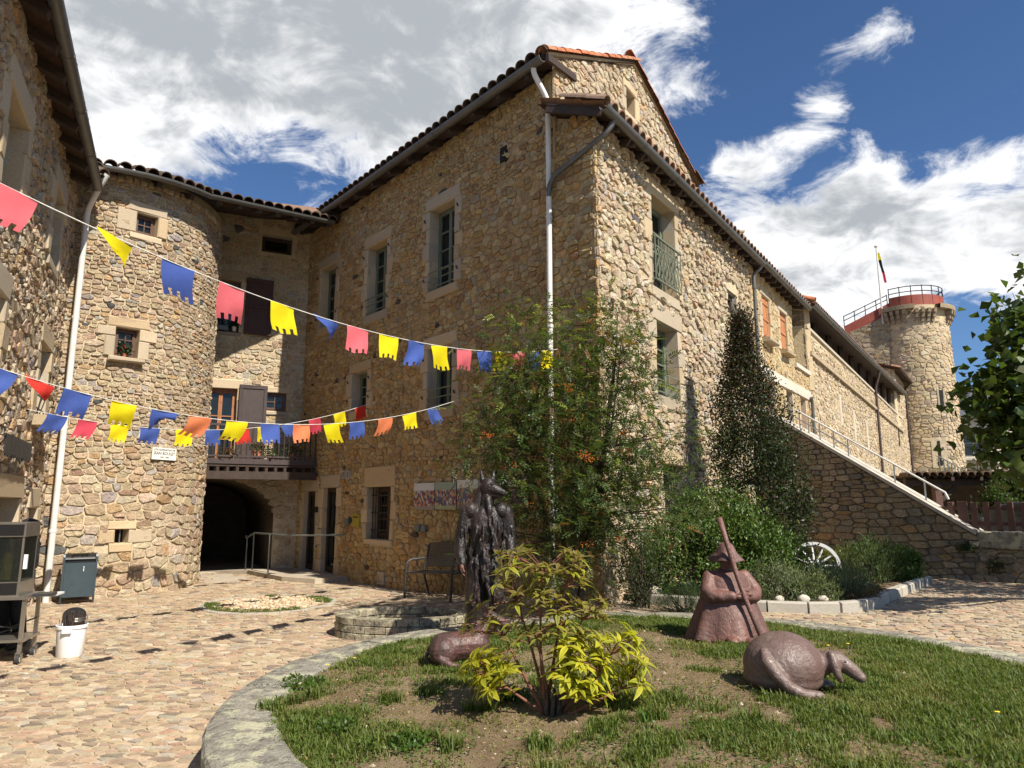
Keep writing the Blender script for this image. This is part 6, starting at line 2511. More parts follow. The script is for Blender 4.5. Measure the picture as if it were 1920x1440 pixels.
# ------------------------------------------------------------------ sculpted figures
def capsule(mb, p0, r0, p1, r1, n=12, flat=None):
    p0, p1 = Vector(p0), Vector(p1)
    d = p1 - p0
    ln = d.length
    z = d.normalized() if ln > 1e-6 else Vector((0, 0, 1))
    x = z.orthogonal().normalized()
    y = z.cross(x)
    rings = []
    for k in range(1, 5):
        a = math.pi / 2 * k / 4
        rings.append((p0 - z * (r0 * math.cos(a)), r0 * math.sin(a)))
    for k in range(0, 4):
        a = math.pi / 2 * k / 4
        rings.append((p1 + z * (r1 * math.sin(a)), r1 * math.cos(a)))
    vs = [tuple(p0 - z * r0)]
    for (c, r) in rings:
        for i in range(n):
            t = 2 * math.pi * i / n
            vs.append(tuple(c + x * (r * math.cos(t)) + y * (r * math.sin(t))))
    vs.append(tuple(p1 + z * r1))
    fs = [(0, 1 + (i + 1) % n, 1 + i) for i in range(n)]
    m = len(rings)
    for k in range(m - 1):
        for i in range(n):
            fs.append((1 + k * n + i, 1 + k * n + (i + 1) % n, 1 + (k + 1) * n + (i + 1) % n, 1 + (k + 1) * n + i))
    last = len(vs) - 1
    fs += [(last, 1 + (m - 1) * n + i, 1 + (m - 1) * n + (i + 1) % n) for i in range(n)]
    mb.add(vs, fs)


def ell(mb, c, r, rotz=0.0, roty=0.0, n=16, m=10):
    M = Matrix.Translation(Vector(c)) @ Matrix.Rotation(rotz, 4, 'Z') @ Matrix.Rotation(roty, 4, 'Y')
    vs = [tuple(M @ Vector((0, 0, -r[2])))]
    for j in range(1, m):
        ph = -math.pi / 2 + math.pi * j / m
        for i in range(n):
            t = 2 * math.pi * i / n
            vs.append(tuple(M @ Vector((r[0] * math.cos(ph) * math.cos(t), r[1] * math.cos(ph) * math.sin(t), r[2] * math.sin(ph)))))
    vs.append(tuple(M @ Vector((0, 0, r[2]))))
    fs = [(0, 1 + (i + 1) % n, 1 + i) for i in range(n)]
    for j in range(m - 2):
        for i in range(n):
            fs.append((1 + j * n + i, 1 + j * n + (i + 1) % n, 1 + (j + 1) * n + (i + 1) % n, 1 + (j + 1) * n + i))
    last = len(vs) - 1
    fs += [(last, 1 + (m - 2) * n + i, 1 + (m - 2) * n + (i + 1) % n) for i in range(n)]
    mb.add(vs, fs)


def chain(mb, pts):
    for (a, b) in zip(pts, pts[1:]):
        capsule(mb, a[:3], a[3], b[:3], b[3])


def sculpt(name, mb, mat, parent=None, voxel=.012, smooth=4, disp=0.0, dscale=.05, local=True):
    me = mb.mesh(name, smooth=True, col=False)
    o = link(name, me, mat, parent, local)
    r = o.modifiers.new('remesh', 'REMESH')
    r.mode = 'VOXEL'
    r.voxel_size = voxel
    r.use_smooth_shade = True
    if smooth:
        s = o.modifiers.new('smooth', 'SMOOTH')
        s.iterations = smooth
        s.factor = .5
    if disp:
        t = bpy.data.textures.new(name + '_relief', 'CLOUDS')
        t.noise_scale = dscale
        t.noise_depth = 2
        d = o.modifiers.new('relief', 'DISPLACE')
        d.texture = t
        d.strength = disp
        d.mid_level = .5
        d.texture_coords = 'LOCAL'
    return o


# --- shepherd child in a flaring cloak with staff
gz_ = bed_z(2.18, 7.5)
SH = empty('shepherd_statue', (2.20, 7.62, gz_ - .01), rotz=math.radians(8), label='reddish clay statue of a seated shepherd in a wide cloak and hat holding a staff', cat='statue')
mb = MB()
prof = [(.455, .02), (.44, .06), (.405, .17), (.35, .31), (.29, .46), (.255, .58), (.225, .66), (.165, .715), (.09, .75), (.01, .76)]
n = 64
vs = []
for (r, z) in prof:
    for k in range(n):
        a = 2 * math.pi * k / n
        f = 1 + (.075 * math.sin(7 * a + 1.3) + .04 * math.sin(11 * a)) * max(0, (.5 - z)) / .5
        fr_ = max(0.0, -math.sin(a))
        vs.append((r * f * math.cos(a), r * .80 * f * math.sin(a) * (1 + .06 * fr_ * (z < .4)), max(.0, z + (.02 * math.sin(7 * a + 1.3) if z < .1 else 0))))
fs = [(i * n + k, i * n + (k + 1) % n, (i + 1) * n + (k + 1) % n, (i + 1) * n + k) for i in range(len(prof) - 1) for k in range(n)]
fs.append(tuple(range(n))[::-1])
mb.add(vs, fs)
ell(mb, (0, -.01, .60), (.235, .165, .14))
for s in (-1, 1):
    chain(mb, [(s * .20, -.01, .665, .075), (s * .265, -.10, .53, .075), (s * .235, -.16, .48, .072), (s * .07, -.27, .49, .055)])
    ell(mb, (s * .15, -.225, .475), (.085, .06, .055))
chain(mb, [(0, -.02, .72, .07), (0, -.03, .80, .065)])
# skirts' front opening with the legs and shoes under it
ell(mb, (.05, -.40, .045), (.065, .10, .05))
ell(mb, (-.13, -.37, .05), (.07, .09, .055))
sculpt('body', mb, 'statue_clay', SH, .011, 3, .006, .05)
mb = MB()
ell(mb, (0, -.045, .845), (.078, .088, .105))
ell(mb, (0, -.135, .84), (.016, .022, .025))
ell(mb, (0, -.125, .80), (.028, .015, .012))
for s in (-1, 1):
    ell(mb, (s * .032, -.122, .862), (.016, .012, .010))
    ell(mb, (s * .080, -.03, .845), (.014, .025, .03))
sculpt('head', mb, 'statue_clay', SH, .006, 2)
mb = MB()
prof = [(.005, 1.035), (.045, 1.030), (.075, 1.005), (.095, .965), (.108, .925), (.160, .872), (.192, .842), (.188, .834), (.15, .858), (.095, .90), (.03, .91)]
n = 36
vs = []
for (r, z) in prof:
    for k in range(n):
        a = 2 * math.pi * k / n
        f = 1 + .05 * math.sin(5 * a) * (z < .93)
        vs.append((r * f * math.cos(a), r * f * math.sin(a) - .03, z + .012 * math.sin(5 * a) * (z < .93) - .03 * math.sin(a) * 0))
fs = [(i * n + k, i * n + (k + 1) % n, (i + 1) * n + (k + 1) % n, (i + 1) * n + k) for i in range(len(prof) - 1) for k in range(n)]
mb.add(vs, [f[::-1] for f in fs])
mb.build('hat', 'statue_clay', SH, smooth=True, local=True)
for s in (-1, 1):
    mb = MB()
    bx_, by_, bz_ = s * .055 + .05, -.295, .50 + .012 * s
    ell(mb, (bx_, by_, bz_), (.042, .030, .028))
    for k in range(4):
        zz = bz_ + .022 - .015 * k
        chain(mb, [(bx_ - s * .02, by_ - .015, zz, .0095), (bx_ - s * .055, by_ - .030, zz - .002, .009), (bx_ - s * .080, by_ - .012, zz - .004, .0075)])
    chain(mb, [(bx_ + s * .01, by_ - .01, bz_ + .025, .010), (bx_ - s * .035, by_ - .03, bz_ + .042, .008)])
    sculpt('hand', mb, 'statue_clay', SH, .004, 1)
mb = MB()
mb.tube([(-.105, -.13, 1.30), (-.065, -.19, 1.05), (-.005, -.26, .72), (.045, -.325, .48), (.13, -.385, .20), (.20, -.42, -.02)], [.030, .028, .027, .026, .026, .024], 10)
mb.build('staff', 'statue_clay', SH, smooth=True, local=True)
mb = MB()
for k, (x, z) in enumerate(((.03, .66), (.035, .60))):
    ell(mb, (x + .05, -.172, z), (.012, .008, .012), n=8, m=6)
mb.build('cloak_button', 'statue_dark', SH, smooth=True, local=True)

SH.scale = (.96, .96, .95)
SH.location.x += .03

# --- lying sheep, seen from behind its rump
SP = empty('sheep_statue', (2.04, 5.56, bed_z(2.04, 5.56) - .012), rotz=math.radians(-6), label='smooth brown statue of a lying sheep with drooping ear and thick tail', cat='statue')
mb = MB()
ell(mb, (-.01, .05, .19), (.315, .30, .265), n=28, m=18)
ell(mb, (-.02, .05, .10), (.312, .29, .13), n=28, m=12)
chain(mb, [(.24, .0, .20, .10), (.335, -.015, .245, .082), (.385, -.03, .255, .076), (.45, -.055, .215, .062), (.505, -.075, .170, .053), (.54, -.09, .140, .043)])
chain(mb, [(.335, -.075, .305, .030), (.345, -.105, .225, .040), (.36, -.115, .16, .034), (.385, -.115, .115, .018)])
chain(mb, [(.40, .06, .29, .028), (.43, .075, .21, .034), (.45, .08, .15, .022)])
chain(mb, [(-.20, -.13, .33, .03), (-.19, -.19, .26, .050), (-.13, -.255, .17, .052), (-.06, -.295, .095, .050), (.04, -.315, .052, .047), (.16, -.31, .042, .040)])
ell(mb, (.425, -.092, .262), (.022, .012, .013))
ell(mb, (.568, -.105, .120), (.014, .014, .010))
ell(mb, (.28, .05, .05), (.10, .06, .04))
sculpt('body', mb, 'statue_grey', SP, .010, 4, .007, .07)
mb = MB()
ell(mb, (.428, -.102, .256), (.012, .008, .010), n=10, m=8)
mb.build('eye', 'statue_dark', SP, smooth=True, local=True)

SP.scale = (.92, .92, .92)

# --- standing beast-headed figure in fur
BT = empty('beast_statue', (-.30, 8.30, bed_z(-.3, 8.3) - .01), rotz=math.radians(6), label='tall dark statue of a standing figure with a pointed-eared wolf head and fur cloak', cat='statue')
mb = MB()
ell(mb, (0, 0, 1.22), (.235, .155, .27))
ell(mb, (0, .01, .98), (.20, .14, .20))
ell(mb, (0, .02, .80), (.205, .15, .15))
ell(mb, (-.20, 0, 1.40), (.11, .11, .10))
ell(mb, (.20, 0, 1.40), (.11, .11, .10))
chain(mb, [(0, 0, 1.42, .10), (.02, -.01, 1.56, .095)])
chain(mb, [(-.27, .0, 1.38, .085), (-.33, .02, 1.12, .085), (-.34, -.04, .92, .075), (-.31, -.10, .82, .05)])
chain(mb, [(.27, .0, 1.38, .085), (.32, .02, 1.12, .080), (.33, -.06, .92, .066), (.32, -.10, .84, .045)])
chain(mb, [(-.11, .01, .80, .125), (-.17, -.03, .46, .098), (-.18, .01, .22, .075), (-.19, .02, .06, .062)])
chain(mb, [(.11, .01, .80, .125), (.15, -.05, .46, .095), (.15, .01, .22, .072), (.15, .02, .06, .06)])
ell(mb, (-.20, -.06, .04), (.065, .13, .045))
ell(mb, (.16, -.06, .04), (.065, .13, .045))
# hanging fur
for (x, y) in ((-.35, .06), (.37, .06)):
    chain(mb, [(x * .85, y, 1.40, .06), (x, y, 1.05, .05), (x * 1.02, y, .72, .018)])
chain(mb, [(0, .14, 1.45, .09), (0, .17, 1.0, .12), (0, .16, .45, .08)])
rf = random.Random(17)
for _ in range(120):
    a = rf.uniform(0, 6.283)
    z = rf.uniform(.55, 1.42)
    rx, ry = (.235, .155) if z > 1.0 else (.215, .155)
    x, y = rx * math.cos(a), ry * math.sin(a)
    ln = rf.uniform(.10, .22)
    chain(mb, [(x, y, z, .016), (x * 1.10 + rf.uniform(-.02, .02), y * 1.15, z - ln * .6, .017), (x * 1.10 + rf.uniform(-.03, .03), y * 1.15, z - ln, .006)])
for _ in range(60):
    s_ = rf.choice((-1, 1))
    a, t = rf.uniform(0, 6.283), rf.random()
    z = 1.38 - .45 * t
    x, y = s_ * (.28 + .05 * t) + .08 * math.cos(a), .01 + .08 * math.sin(a)
    ln = rf.uniform(.08, .16)
    chain(mb, [(x, y, z, .014), (x + .02 * math.cos(a), y + .02 * math.sin(a), z - ln, .006)])
for _ in range(50):
    s_ = rf.choice((-1, 1))
    a, t = rf.uniform(0, 6.283), rf.random()
    z = .78 - .40 * t
    x, y = s_ * (.12 + .05 * t) + .105 * math.cos(a), -.01 + .105 * math.sin(a)
    ln = rf.uniform(.08, .16)
    chain(mb, [(x, y, z, .014), (x + .02 * math.cos(a), y + .02 * math.sin(a), z - ln, .006)])
sculpt('body', mb, 'statue_dark', BT, .009, 1, .006, .03)
mb = MB()
ell(mb, (.03, -.01, 1.66), (.105, .115, .125))
chain(mb, [(.05, -.06, 1.66, .078), (.15, -.10, 1.63, .055), (.22, -.12, 1.605, .040)])
chain(mb, [(.06, -.06, 1.59, .05), (.17, -.10, 1.565, .026)])
ell(mb, (.245, -.125, 1.615), (.018, .02, .016))
for s in (-1, 1):
    chain(mb, [(.02 + s * .065, .02, 1.74, .045), (.02 + s * .080, .02, 1.80, .030), (.02 + s * .086, .02, 1.86, .010)])
    ell(mb, (.085 + s * .012, -.09 + s * .045, 1.70), (.016, .014, .012))
chain(mb, [(-.05, .03, 1.62, .08), (-.12, .03, 1.45, .08), (-.15, .02, 1.25, .05)])
chain(mb, [(.02, -.08, 1.52, .05), (.04, -.12, 1.40, .045), (.03, -.13, 1.28, .02)])
sculpt('head', mb, 'statue_dark', BT, .008, 2, .006, .03)
for s in (-1, 1):
    mb = MB()
    x0_, y0_, z0_ = s * .318, -.12, .78
    ell(mb, (x0_, y0_, z0_), (.030, .038, .048))
    for k in range(4):
        yy = y0_ - .028 + .018 * k
        chain(mb, [(x0_, yy, z0_ - .03, .011), (x0_ - s * .012, yy - .004, z0_ - .07, .010), (x0_ - s * .035, yy - .004, z0_ - .088, .008)])
    chain(mb, [(x0_ - s * .012, y0_ - .035, z0_ - .005, .012), (x0_ - s * .03, y0_ - .055, z0_ - .045, .009)])
    sculpt('hand', mb, 'statue_clay', BT, .006, 1)

BT.scale = (.86, .9, 1.0)

# --- animal lying at its feet
LY = empty('lying_animal_statue', (-.46, 7.05, bed_z(-.46, 7.05) - .012), rotz=math.radians(10), label='red-brown statue of a lying calf with raised head behind the yellow shrub', cat='statue')
mb = MB()
chain(mb, [(-.24, .0, .20, .185), (.0, .02, .21, .175), (.15, .02, .22, .165)])
ell(mb, (-.26, -.10, .17), (.17, .13, .17))
chain(mb, [(-.30, -.19, .10, .06), (-.18, -.24, .045, .042), (-.10, -.25, .035, .032)])
chain(mb, [(.16, .02, .28, .13), (.28, .03, .44, .095), (.33, .03, .52, .085)])
chain(mb, [(.31, .03, .54, .085), (.42, .0, .50, .066), (.53, -.03, .44, .046)])
chain(mb, [(.30, -.04, .57, .03), (.26, -.10, .55, .02)])
chain(mb, [(.30, .10, .57, .03), (.26, .16, .56, .02)])
chain(mb, [(.17, -.10, .14, .065), (.34, -.16, .06, .048), (.50, -.17, .04, .038)])
chain(mb, [(.20, .12, .12, .06), (.40, .12, .05, .045)])
chain(mb, [(-.41, .05, .2, .03), (-.46, .0, .1, .022), (-.42, -.08, .04, .02)])
sculpt('body', mb, 'statue_calf', LY, .010, 4, .008, .05)

LY.scale = (.76, .76, .76)
LY.location = (-.44, 6.86, bed_z(-.44, 6.86) - .01)

# ------------------------------------------------------------------ bench
BN = empty('bench', A_.P(6.75, 0, .62), label='dark perforated metal bench with armrests against the shaded wall', cat='bench')
bu0, bu1 = 6.28, 7.72


def Bp(u, z, w):
    p = A_.P(u, 0, w - .19)
    return (p[0], p[1], zp(p[0], p[1]) + z)


mb = MB()
for (u) in (bu0 + .02, bu1 - .02):
    m2 = MB()
    m2.tube([Bp(u, .0, .88), Bp(u, .45, .86), Bp(u, .62, .84), Bp(u, .66, .76), Bp(u, .66, .46)], .021, 8)
    m2.tube([Bp(u, .0, .36), Bp(u, .43, .50), Bp(u, .45, .86)], .020, 8)
    m2.build('armrest_leg', 'bench_metal', BN, autosmooth=50)
mb = MB()
n = 11
for k in range(n):
    w = .50 + .36 * (k + .5) / n
    mb.bar(Bp(bu0 + .04, .45, w), Bp(bu1 - .04, .45, w), .022, .006)
for k in range(20):
    u = bu0 + .05 + (bu1 - bu0 - .1) * k / 19
    mb.bar(Bp(u, .447, .50), Bp(u, .447, .86), .02, .006)
mb.build('seat', 'bench_metal', BN)
mb = MB()
nu, nv = 30, 9
for k in range(nv + 1):
    t = k / nv
    mb.bar(Bp(bu0 + .04, .52 + .36 * t, .48 - .09 * t), Bp(bu1 - .04, .52 + .36 * t, .48 - .09 * t), .005, .024)
for k in range(nu + 1):
    u = bu0 + .04 + (bu1 - bu0 - .08) * k / nu
    mb.bar(Bp(u, .52, .478), Bp(u, .88, .388), .028, .005)
mb.build('backrest', 'bench_metal', BN)
mb = MB()
for (u) in (bu0 + .04, bu1 - .04):
    mb.tube([Bp(u, .43, .50), Bp(u, .90, .385)], .018, 8)
mb.tube([Bp(bu0 + .04, .90, .385), Bp(bu1 - .04, .90, .385)], .018, 8)
mb.build('back_frame', 'bench_metal', BN, autosmooth=50)

# ------------------------------------------------------------------ litter bin at the tower
BI = empty('litter_bin', (-7.36, 12.44, 0.0), rotz=math.radians(32), label='dark blue-grey metal litter bin standing against the tower', cat='litter bin')
mb = MB()


def panel(mb, prof, x0, x1):
    n = len(prof)
    vs = [(x0, p[0], p[1]) for p in prof] + [(x1, p[0], p[1]) for p in prof]
    mb.add(vs, [tuple(range(n)), tuple(range(n, 2 * n))[::-1]] + [(i, n + i, n + (i + 1) % n, (i + 1) % n) for i in range(n)])


side_prof = [(-.05, 0), (.0, 0), (.05, .14), (.24, .14), (.24, .42), (.30, .46), (.30, .80), (.22, .82), (-.16, .82), (-.18, .78), (-.13, .14)]
for x in (-.30, .265):
    m2 = MB()
    panel(m2, side_prof, x, x + .035)
    m2.build('side_panel', 'bin_paint', BI, local=True)
m2 = MB()
m2.add([(-.262, -.10, .12), (.263, -.10, .12), (.263, -.138, .68), (-.262, -.138, .68), (-.262, -.12, .12), (.263, -.12, .12), (.263, -.158, .68), (-.262, -.158, .68)], [(0, 1, 2, 3)[::-1], (4, 5, 6, 7), (0, 1, 5, 4)[::-1], (3, 2, 6, 7)])
m2.build('front_panel', 'bin_paint', BI, local=True)
m2 = MB()
m2.box(-.262, .263, -.09, .22, .13, .775)
m2.build('bin_liner', 'black_plastic', BI, local=True)
m2 = MB()
n = 12
vs = []
for x in (-.262, .263):
    for k in range(n + 1):
        a = math.pi * .15 + math.pi * .75 * k / n
        vs.append((x, .06 + .20 * math.cos(a), .70 + .13 * math.sin(a)))
m2.add(vs, [(k, k + 1, n + 2 + k, n + 1 + k) for k in range(n)])
m2.build('hood', 'black_plastic', BI, local=True, smooth=True)
m2 = MB()
for k in range(4):
    m2.box(.06, .075, -.159, -.1545, .54 + .022 * k, .555 + .022 * k, None, Matrix.Rotation(0, 4, 'X'))
m2.build('maker_mark', 'enamel_white', BI, local=True)

BI.scale = (.84, .84, 1)

# ------------------------------------------------------------------ white bucket with skewers
BK = empty('bucket', (-5.18, 8.72, zp(-5.18, 8.72)), rotz=.3, label='white plastic bucket full of rusty skewers with a dark lid leaning in it', cat='bucket')
mb = MB()
mb.lathe([(.005, 0), (.165, 0), (.172, .01), (.195, .375), (.210, .375), (.212, .415), (.195, .418), (.190, .40), (.160, .03), (.005, .03)], 36)
mb.build('tub', 'white_plastic', BK, local=True, autosmooth=40)
mb = MB()
mb.box(-.07, .05, -.235, -.195, .33, .405)
mb.build('handle_tab', 'white_plastic', BK, local=True)
mb = MB()
M = Matrix.Translation((-.02, .10, .33)) @ Matrix.Rotation(math.radians(-12), 4, 'X')
pr = []
for k in range(15):
    a = math.pi * k / 14
    pr.append((.155 * math.cos(a), .20 + .10 * math.sin(a)))
pr = [(-.155, 0)] + pr[::-1] + [(.155, 0)]
n = len(pr)
vs = [tuple(M @ Vector((x, 0, z))) for x, z in pr] + [tuple(M @ Vector((x, .02, z))) for x, z in pr]
mb.add(vs, [tuple(range(n)), tuple(range(n, 2 * n))[::-1]] + [(i, (i + 1) % n, n + (i + 1) % n, n + i) for i in range(n)])
mb.build('lid', 'black_plastic', BK, local=True)
rn = random.Random(4)
for k in range(46):
    a, r = rn.uniform(0, 6.28), math.sqrt(rn.random()) * .15
    x, y = r * math.cos(a), r * math.sin(a) - .02
    dx, dy = rn.uniform(-.05, .05), rn.uniform(-.03, .05)
    mb = MB()
    h = rn.uniform(.46, .58)
    mb.tube([(x, y, .1), (x + dx, y + dy, h)], .0045, 5)
    if k % 3 == 0:
        mb.tube([(x + dx, y + dy, h), (x + dx + .02, y + dy, h + .012), (x + dx, y + dy, h + .03)], .004, 5)
    mb.build('skewer', 'rust_iron', BK, local=True)
for k in range(3):
    mb = MB()
    z = .44 + .02 * k
    mb.tube([(.19 * math.cos(a), .19 * math.sin(a), z + .03) for a in np.linspace(-1.2, 1.0, 12)], .004, 5)
    mb.build('wire_rim', 'steel', BK, local=True)

BK.scale = (.80, .80, .86)

# ------------------------------------------------------------------ steel serving cart with glass cabinet
CT = empty('serving_cart', (-5.52, 8.34, -.11), rotz=math.radians(16), label='stainless steel trolley with glass roasting cabinet on castors beside the left house', cat='cart')
leg_h = .70
for (x, y) in ((0, 0), (0, .46), (-1.05, 0), (-1.05, .46)):
    m2 = MB()
    m2.box(x - .019, x + .019, y - .019, y + .019, .10, leg_h)
    lo = m2.build('leg', 'steel', CT, local=True)
    m2 = MB()
    m2.tube([(x - .018, y, .055), (x + .018, y, .055)], .055, 16)
    w_ = m2.build('castor_wheel', 'rubber', CT, local=True, autosmooth=50)
    m2 = MB()
    m2.tube([(x - .020, y, .055), (x + .020, y, .055)], .034, 14)
    m2.build('wheel_hub', 'white_plastic', w_, local=True)
    m2 = MB()
    m2.box(x - .030, x - .022, y - .03, y + .03, .05, .13)
    m2.box(x + .022, x + .030, y - .03, y + .03, .05, .13)
    m2.box(x - .030, x + .030, y - .03, y + .03, .115, .13)
    m2.build('castor_fork', 'steel', CT, local=True)
for (z, t, m, nm) in ((.24, .03, 'steel', 'lower_shelf'), (leg_h, .035, 'steel', 'top_shelf')):
    m2 = MB()
    m2.box(-1.09, .04, -.04, .50, z, z + t)
    m2.build(nm, m, CT, local=True)
m2 = MB()
m2.box(.045, .22, .30, .62, leg_h - .01, leg_h + .012)
m2.build('cutting_board', 'white_plastic', CT, local=True)
cz = leg_h + .035
CBX = [(-.95, -.03, .0, .44)]
x0_, x1_, y0_, y1_ = -1.0, -.06, -.01, .44
m2 = MB()
m2.box(x0_, x1_, y0_, y1_, cz, cz + .16)
m2.build('cabinet_base', 'steel', CT, local=True)
m2 = MB()
m2.box(x0_, x1_, y0_, y1_, cz + .66, cz + .82)
m2.build('cabinet_top', 'steel', CT, local=True)
m2 = MB()
m2.box(x1_ - .30, x1_ - .02, y0_ - .006, y0_, cz + .675, cz + .80)
m2.build('top_panel', 'black_plastic', CT, local=True)
m2 = MB()
m2.box(x1_ - .20, x1_ - .03, y0_ - .006, y0_, cz + .02, cz + .15)
m2.build('control_panel', 'black_plastic', CT, local=True)
m2 = MB()
for (x, y) in ((x0_ + .012, y0_ + .012), (x1_ - .03, y0_ + .012), (x0_ + .012, y1_ - .03), (x1_ - .03, y1_ - .03)):
    m2.box(x, x + .02, y, y + .02, cz + .16, cz + .66)
m2.build('cabinet_posts', 'steel', CT, local=True)
m2 = MB()
m2.box(x0_ + .02, x1_ - .03, y1_ - .012, y1_ - .004, cz + .16, cz + .66)
m2.build('back_plate', 'steel', CT, local=True)
m2 = MB()
m2.box(x0_ + .035, x1_ - .035, y0_ + .014, y0_ + .018, cz + .162, cz + .658)
m2.build('front_glass', 'glass', CT, local=True)
m2 = MB()
m2.box(x1_ - .016, x1_ - .012, y0_ + .035, y1_ - .035, cz + .162, cz + .658)
m2.build('side_glass', 'glass', CT, local=True)
m2 = MB()
m2.box(x1_ + .0, x1_ + .035, y0_ + .02, y0_ + .05, cz + .30, cz + .46)
m2.build('door_handle', 'white_plastic', CT, local=True)
for k in range(3):
    m2 = MB()
    m2.tube([(x0_ + .2 + .26 * k, .2, cz + .17), (x0_ + .2 + .26 * k, .2, cz + .65)], .055, 14)
    m2.build('heating_tube', 'brass', CT, local=True, autosmooth=50)
m2 = MB()
pts = [(.02, .46, .45), (-.2, .30, .36), (-.45, .1, .42), (-.7, .05, .30), (-.4, .3, .28), (-.1, .45, .36)]
m2.tube(pts, .009, 6)
m2.build('power_cable', 'rubber', CT, local=True)
m2 = MB()
m2.box(.05, .24, .05, .28, leg_h + .02, leg_h + .05)
m2.build('tool_tray', 'bench_metal', CT, local=True)
m2 = MB()
m2.box(-.02, .06, .15, .19, .16, .24)
m2.build('plug', 'black_plastic', CT, local=True)

# ------------------------------------------------------------------ person behind the cart
PE = empty('person', (-6.16, 9.10, -.09), rotz=math.radians(-8), label='person in black coat and dark cap bending behind the steel cart', cat='person')
mb = MB()
chain(mb, [(-.08, 0, .90, .10), (-.10, -.04, .50, .072), (-.10, .03, .10, .05)])
chain(mb, [(.08, 0, .90, .10), (.12, -.06, .50, .072), (.13, .02, .10, .05)])
ell(mb, (0, 0, .90), (.165, .12, .12))
chain(mb, [(0, 0, .92, .14), (.06, -.03, 1.10, .15), (.12, -.05, 1.24, .13)])
chain(mb, [(.15, -.06, 1.30, .055), (.19, -.07, 1.38, .05)])
ell(mb, (.215, -.085, 1.44), (.088, .078, .108), roty=.2)
ell(mb, (.305, -.09, 1.43), (.018, .014, .020))
ell(mb, (.292, -.09, 1.385), (.012, .022, .010))
ell(mb, (.20, -.165, 1.44), (.020, .012, .028))
for s in (-1, 1):
    ell(mb, (.288, -.09 + s * .03, 1.455), (.010, .013, .009))
for s in (-1, 1):
    chain(mb, [(.08, -.04 + s * .17, 1.24, .055), (.13, -.10 + s * .19, 1.00, .045), (.20, -.30 + s * .10, .90, .034)])
    hx, hy, hz = .235, -.345 + s * .09, .885
    ell(mb, (hx, hy, hz), (.045, .035, .018))
    for k in range(4):
        yy = hy - .027 + .018 * k
        chain(mb, [(hx + .03, yy, hz, .009), (hx + .065, yy, hz - .006, .0085), (hx + .085 - .006 * abs(k - 1.5), yy, hz - .022, .007)])
    chain(mb, [(hx, hy - s * .03, hz - .004, .010), (hx + .035, hy - s * .052, hz - .012, .008)])
sculpt('body', mb, 'skin', PE, .0085, 2)
mb = MB()
chain(mb, [(0, 0, .80, .20), (.0, 0, .95, .19), (.07, -.03, 1.12, .19), (.12, -.05, 1.25, .155)])
ell(mb, (.0, 0, .72), (.21, .16, .14))
for s in (-1, 1):
    chain(mb, [(.08, -.04 + s * .17, 1.25, .075), (.13, -.10 + s * .19, 1.00, .062), (.195, -.285 + s * .105, .905, .048)])
sculpt('coat', mb, 'cloth_black', PE, .014, 3, .012, .06)
mb = MB()
chain(mb, [(-.08, 0, .80, .118), (-.10, -.04, .50, .092), (-.10, .03, .09, .068)])
chain(mb, [(.08, 0, .80, .118), (.12, -.06, .50, .092), (.13, .02, .09, .068)])
sculpt('trousers', mb, 'cloth_black', PE, .014, 3, .010, .06)
for x, y in ((-.10, -.02), (.13, -.03)):
    mb = MB()
    ell(mb, (x, y - .03, .045), (.05, .13, .045))
    sculpt('shoe', mb, 'rubber', PE, .01, 1)
mb = MB()
ell(mb, (.195, -.085, 1.52), (.105, .09, .05), roty=.15)
ell(mb, (.29, -.09, 1.505), (.055, .07, .012), roty=.25)
sculpt('cap', mb, 'cloth_black', PE, .008, 2)
mb = MB()
ell(mb, (.165, -.085, 1.455), (.072, .083, .085))
sculpt('hair', mb, 'hair', PE, .009, 2)


# ------------------------------------------------------------------ wall plaque with lettering
def text_mesh(body, size, extrude=.002, align='CENTER'):
    cu = bpy.data.curves.new('lettering', 'FONT')
    cu.body = body
    cu.size = size
    cu.extrude = extrude
    cu.align_x = align
    cu.align_y = 'CENTER'
    cu.resolution_u = 2
    to = bpy.data.objects.new('lettering', cu)
    COL.objects.link(to)
    bpy.context.view_layer.update()
    dg = bpy.context.evaluated_depsgraph_get()
    me = bpy.data.meshes.new_from_object(to.evaluated_get(dg))
    bpy.data.objects.remove(to)
    return me


am = math.radians(-24.4)
pc = Vector((-9 + 2.455 * math.cos(am), 14.85 + 2.455 * math.sin(am), 2.62))
PL = empty('wall_plaque', tuple(pc), label='small white enamel plaque with black lettering on the tower wall', cat='sign')
rad = Vector((math.cos(am), math.sin(am), 0))
tan = Vector((-math.sin(am), math.cos(am), 0))
M = Matrix(((tan.x, 0, rad.x, pc.x), (tan.y, 0, rad.y, pc.y), (0, 1, 0, pc.z), (0, 0, 0, 1)))
mb = MB()
mb.box(-.27, .27, -.115, .115, -.012, .012, None, M)
mb.build('plate', 'enamel_white', PL)
for (t, s, y) in (('CITE ADMINISTRATIVE', .048, .072), ('JEAN BOULET', .078, .005), ('1920 - 1990', .042, -.070)):
    me = text_mesh(t, s)
    o = link('lettering', me, 'letter_black', PL)
    o.matrix_basis = M @ Matrix.Translation((0, y, .014))


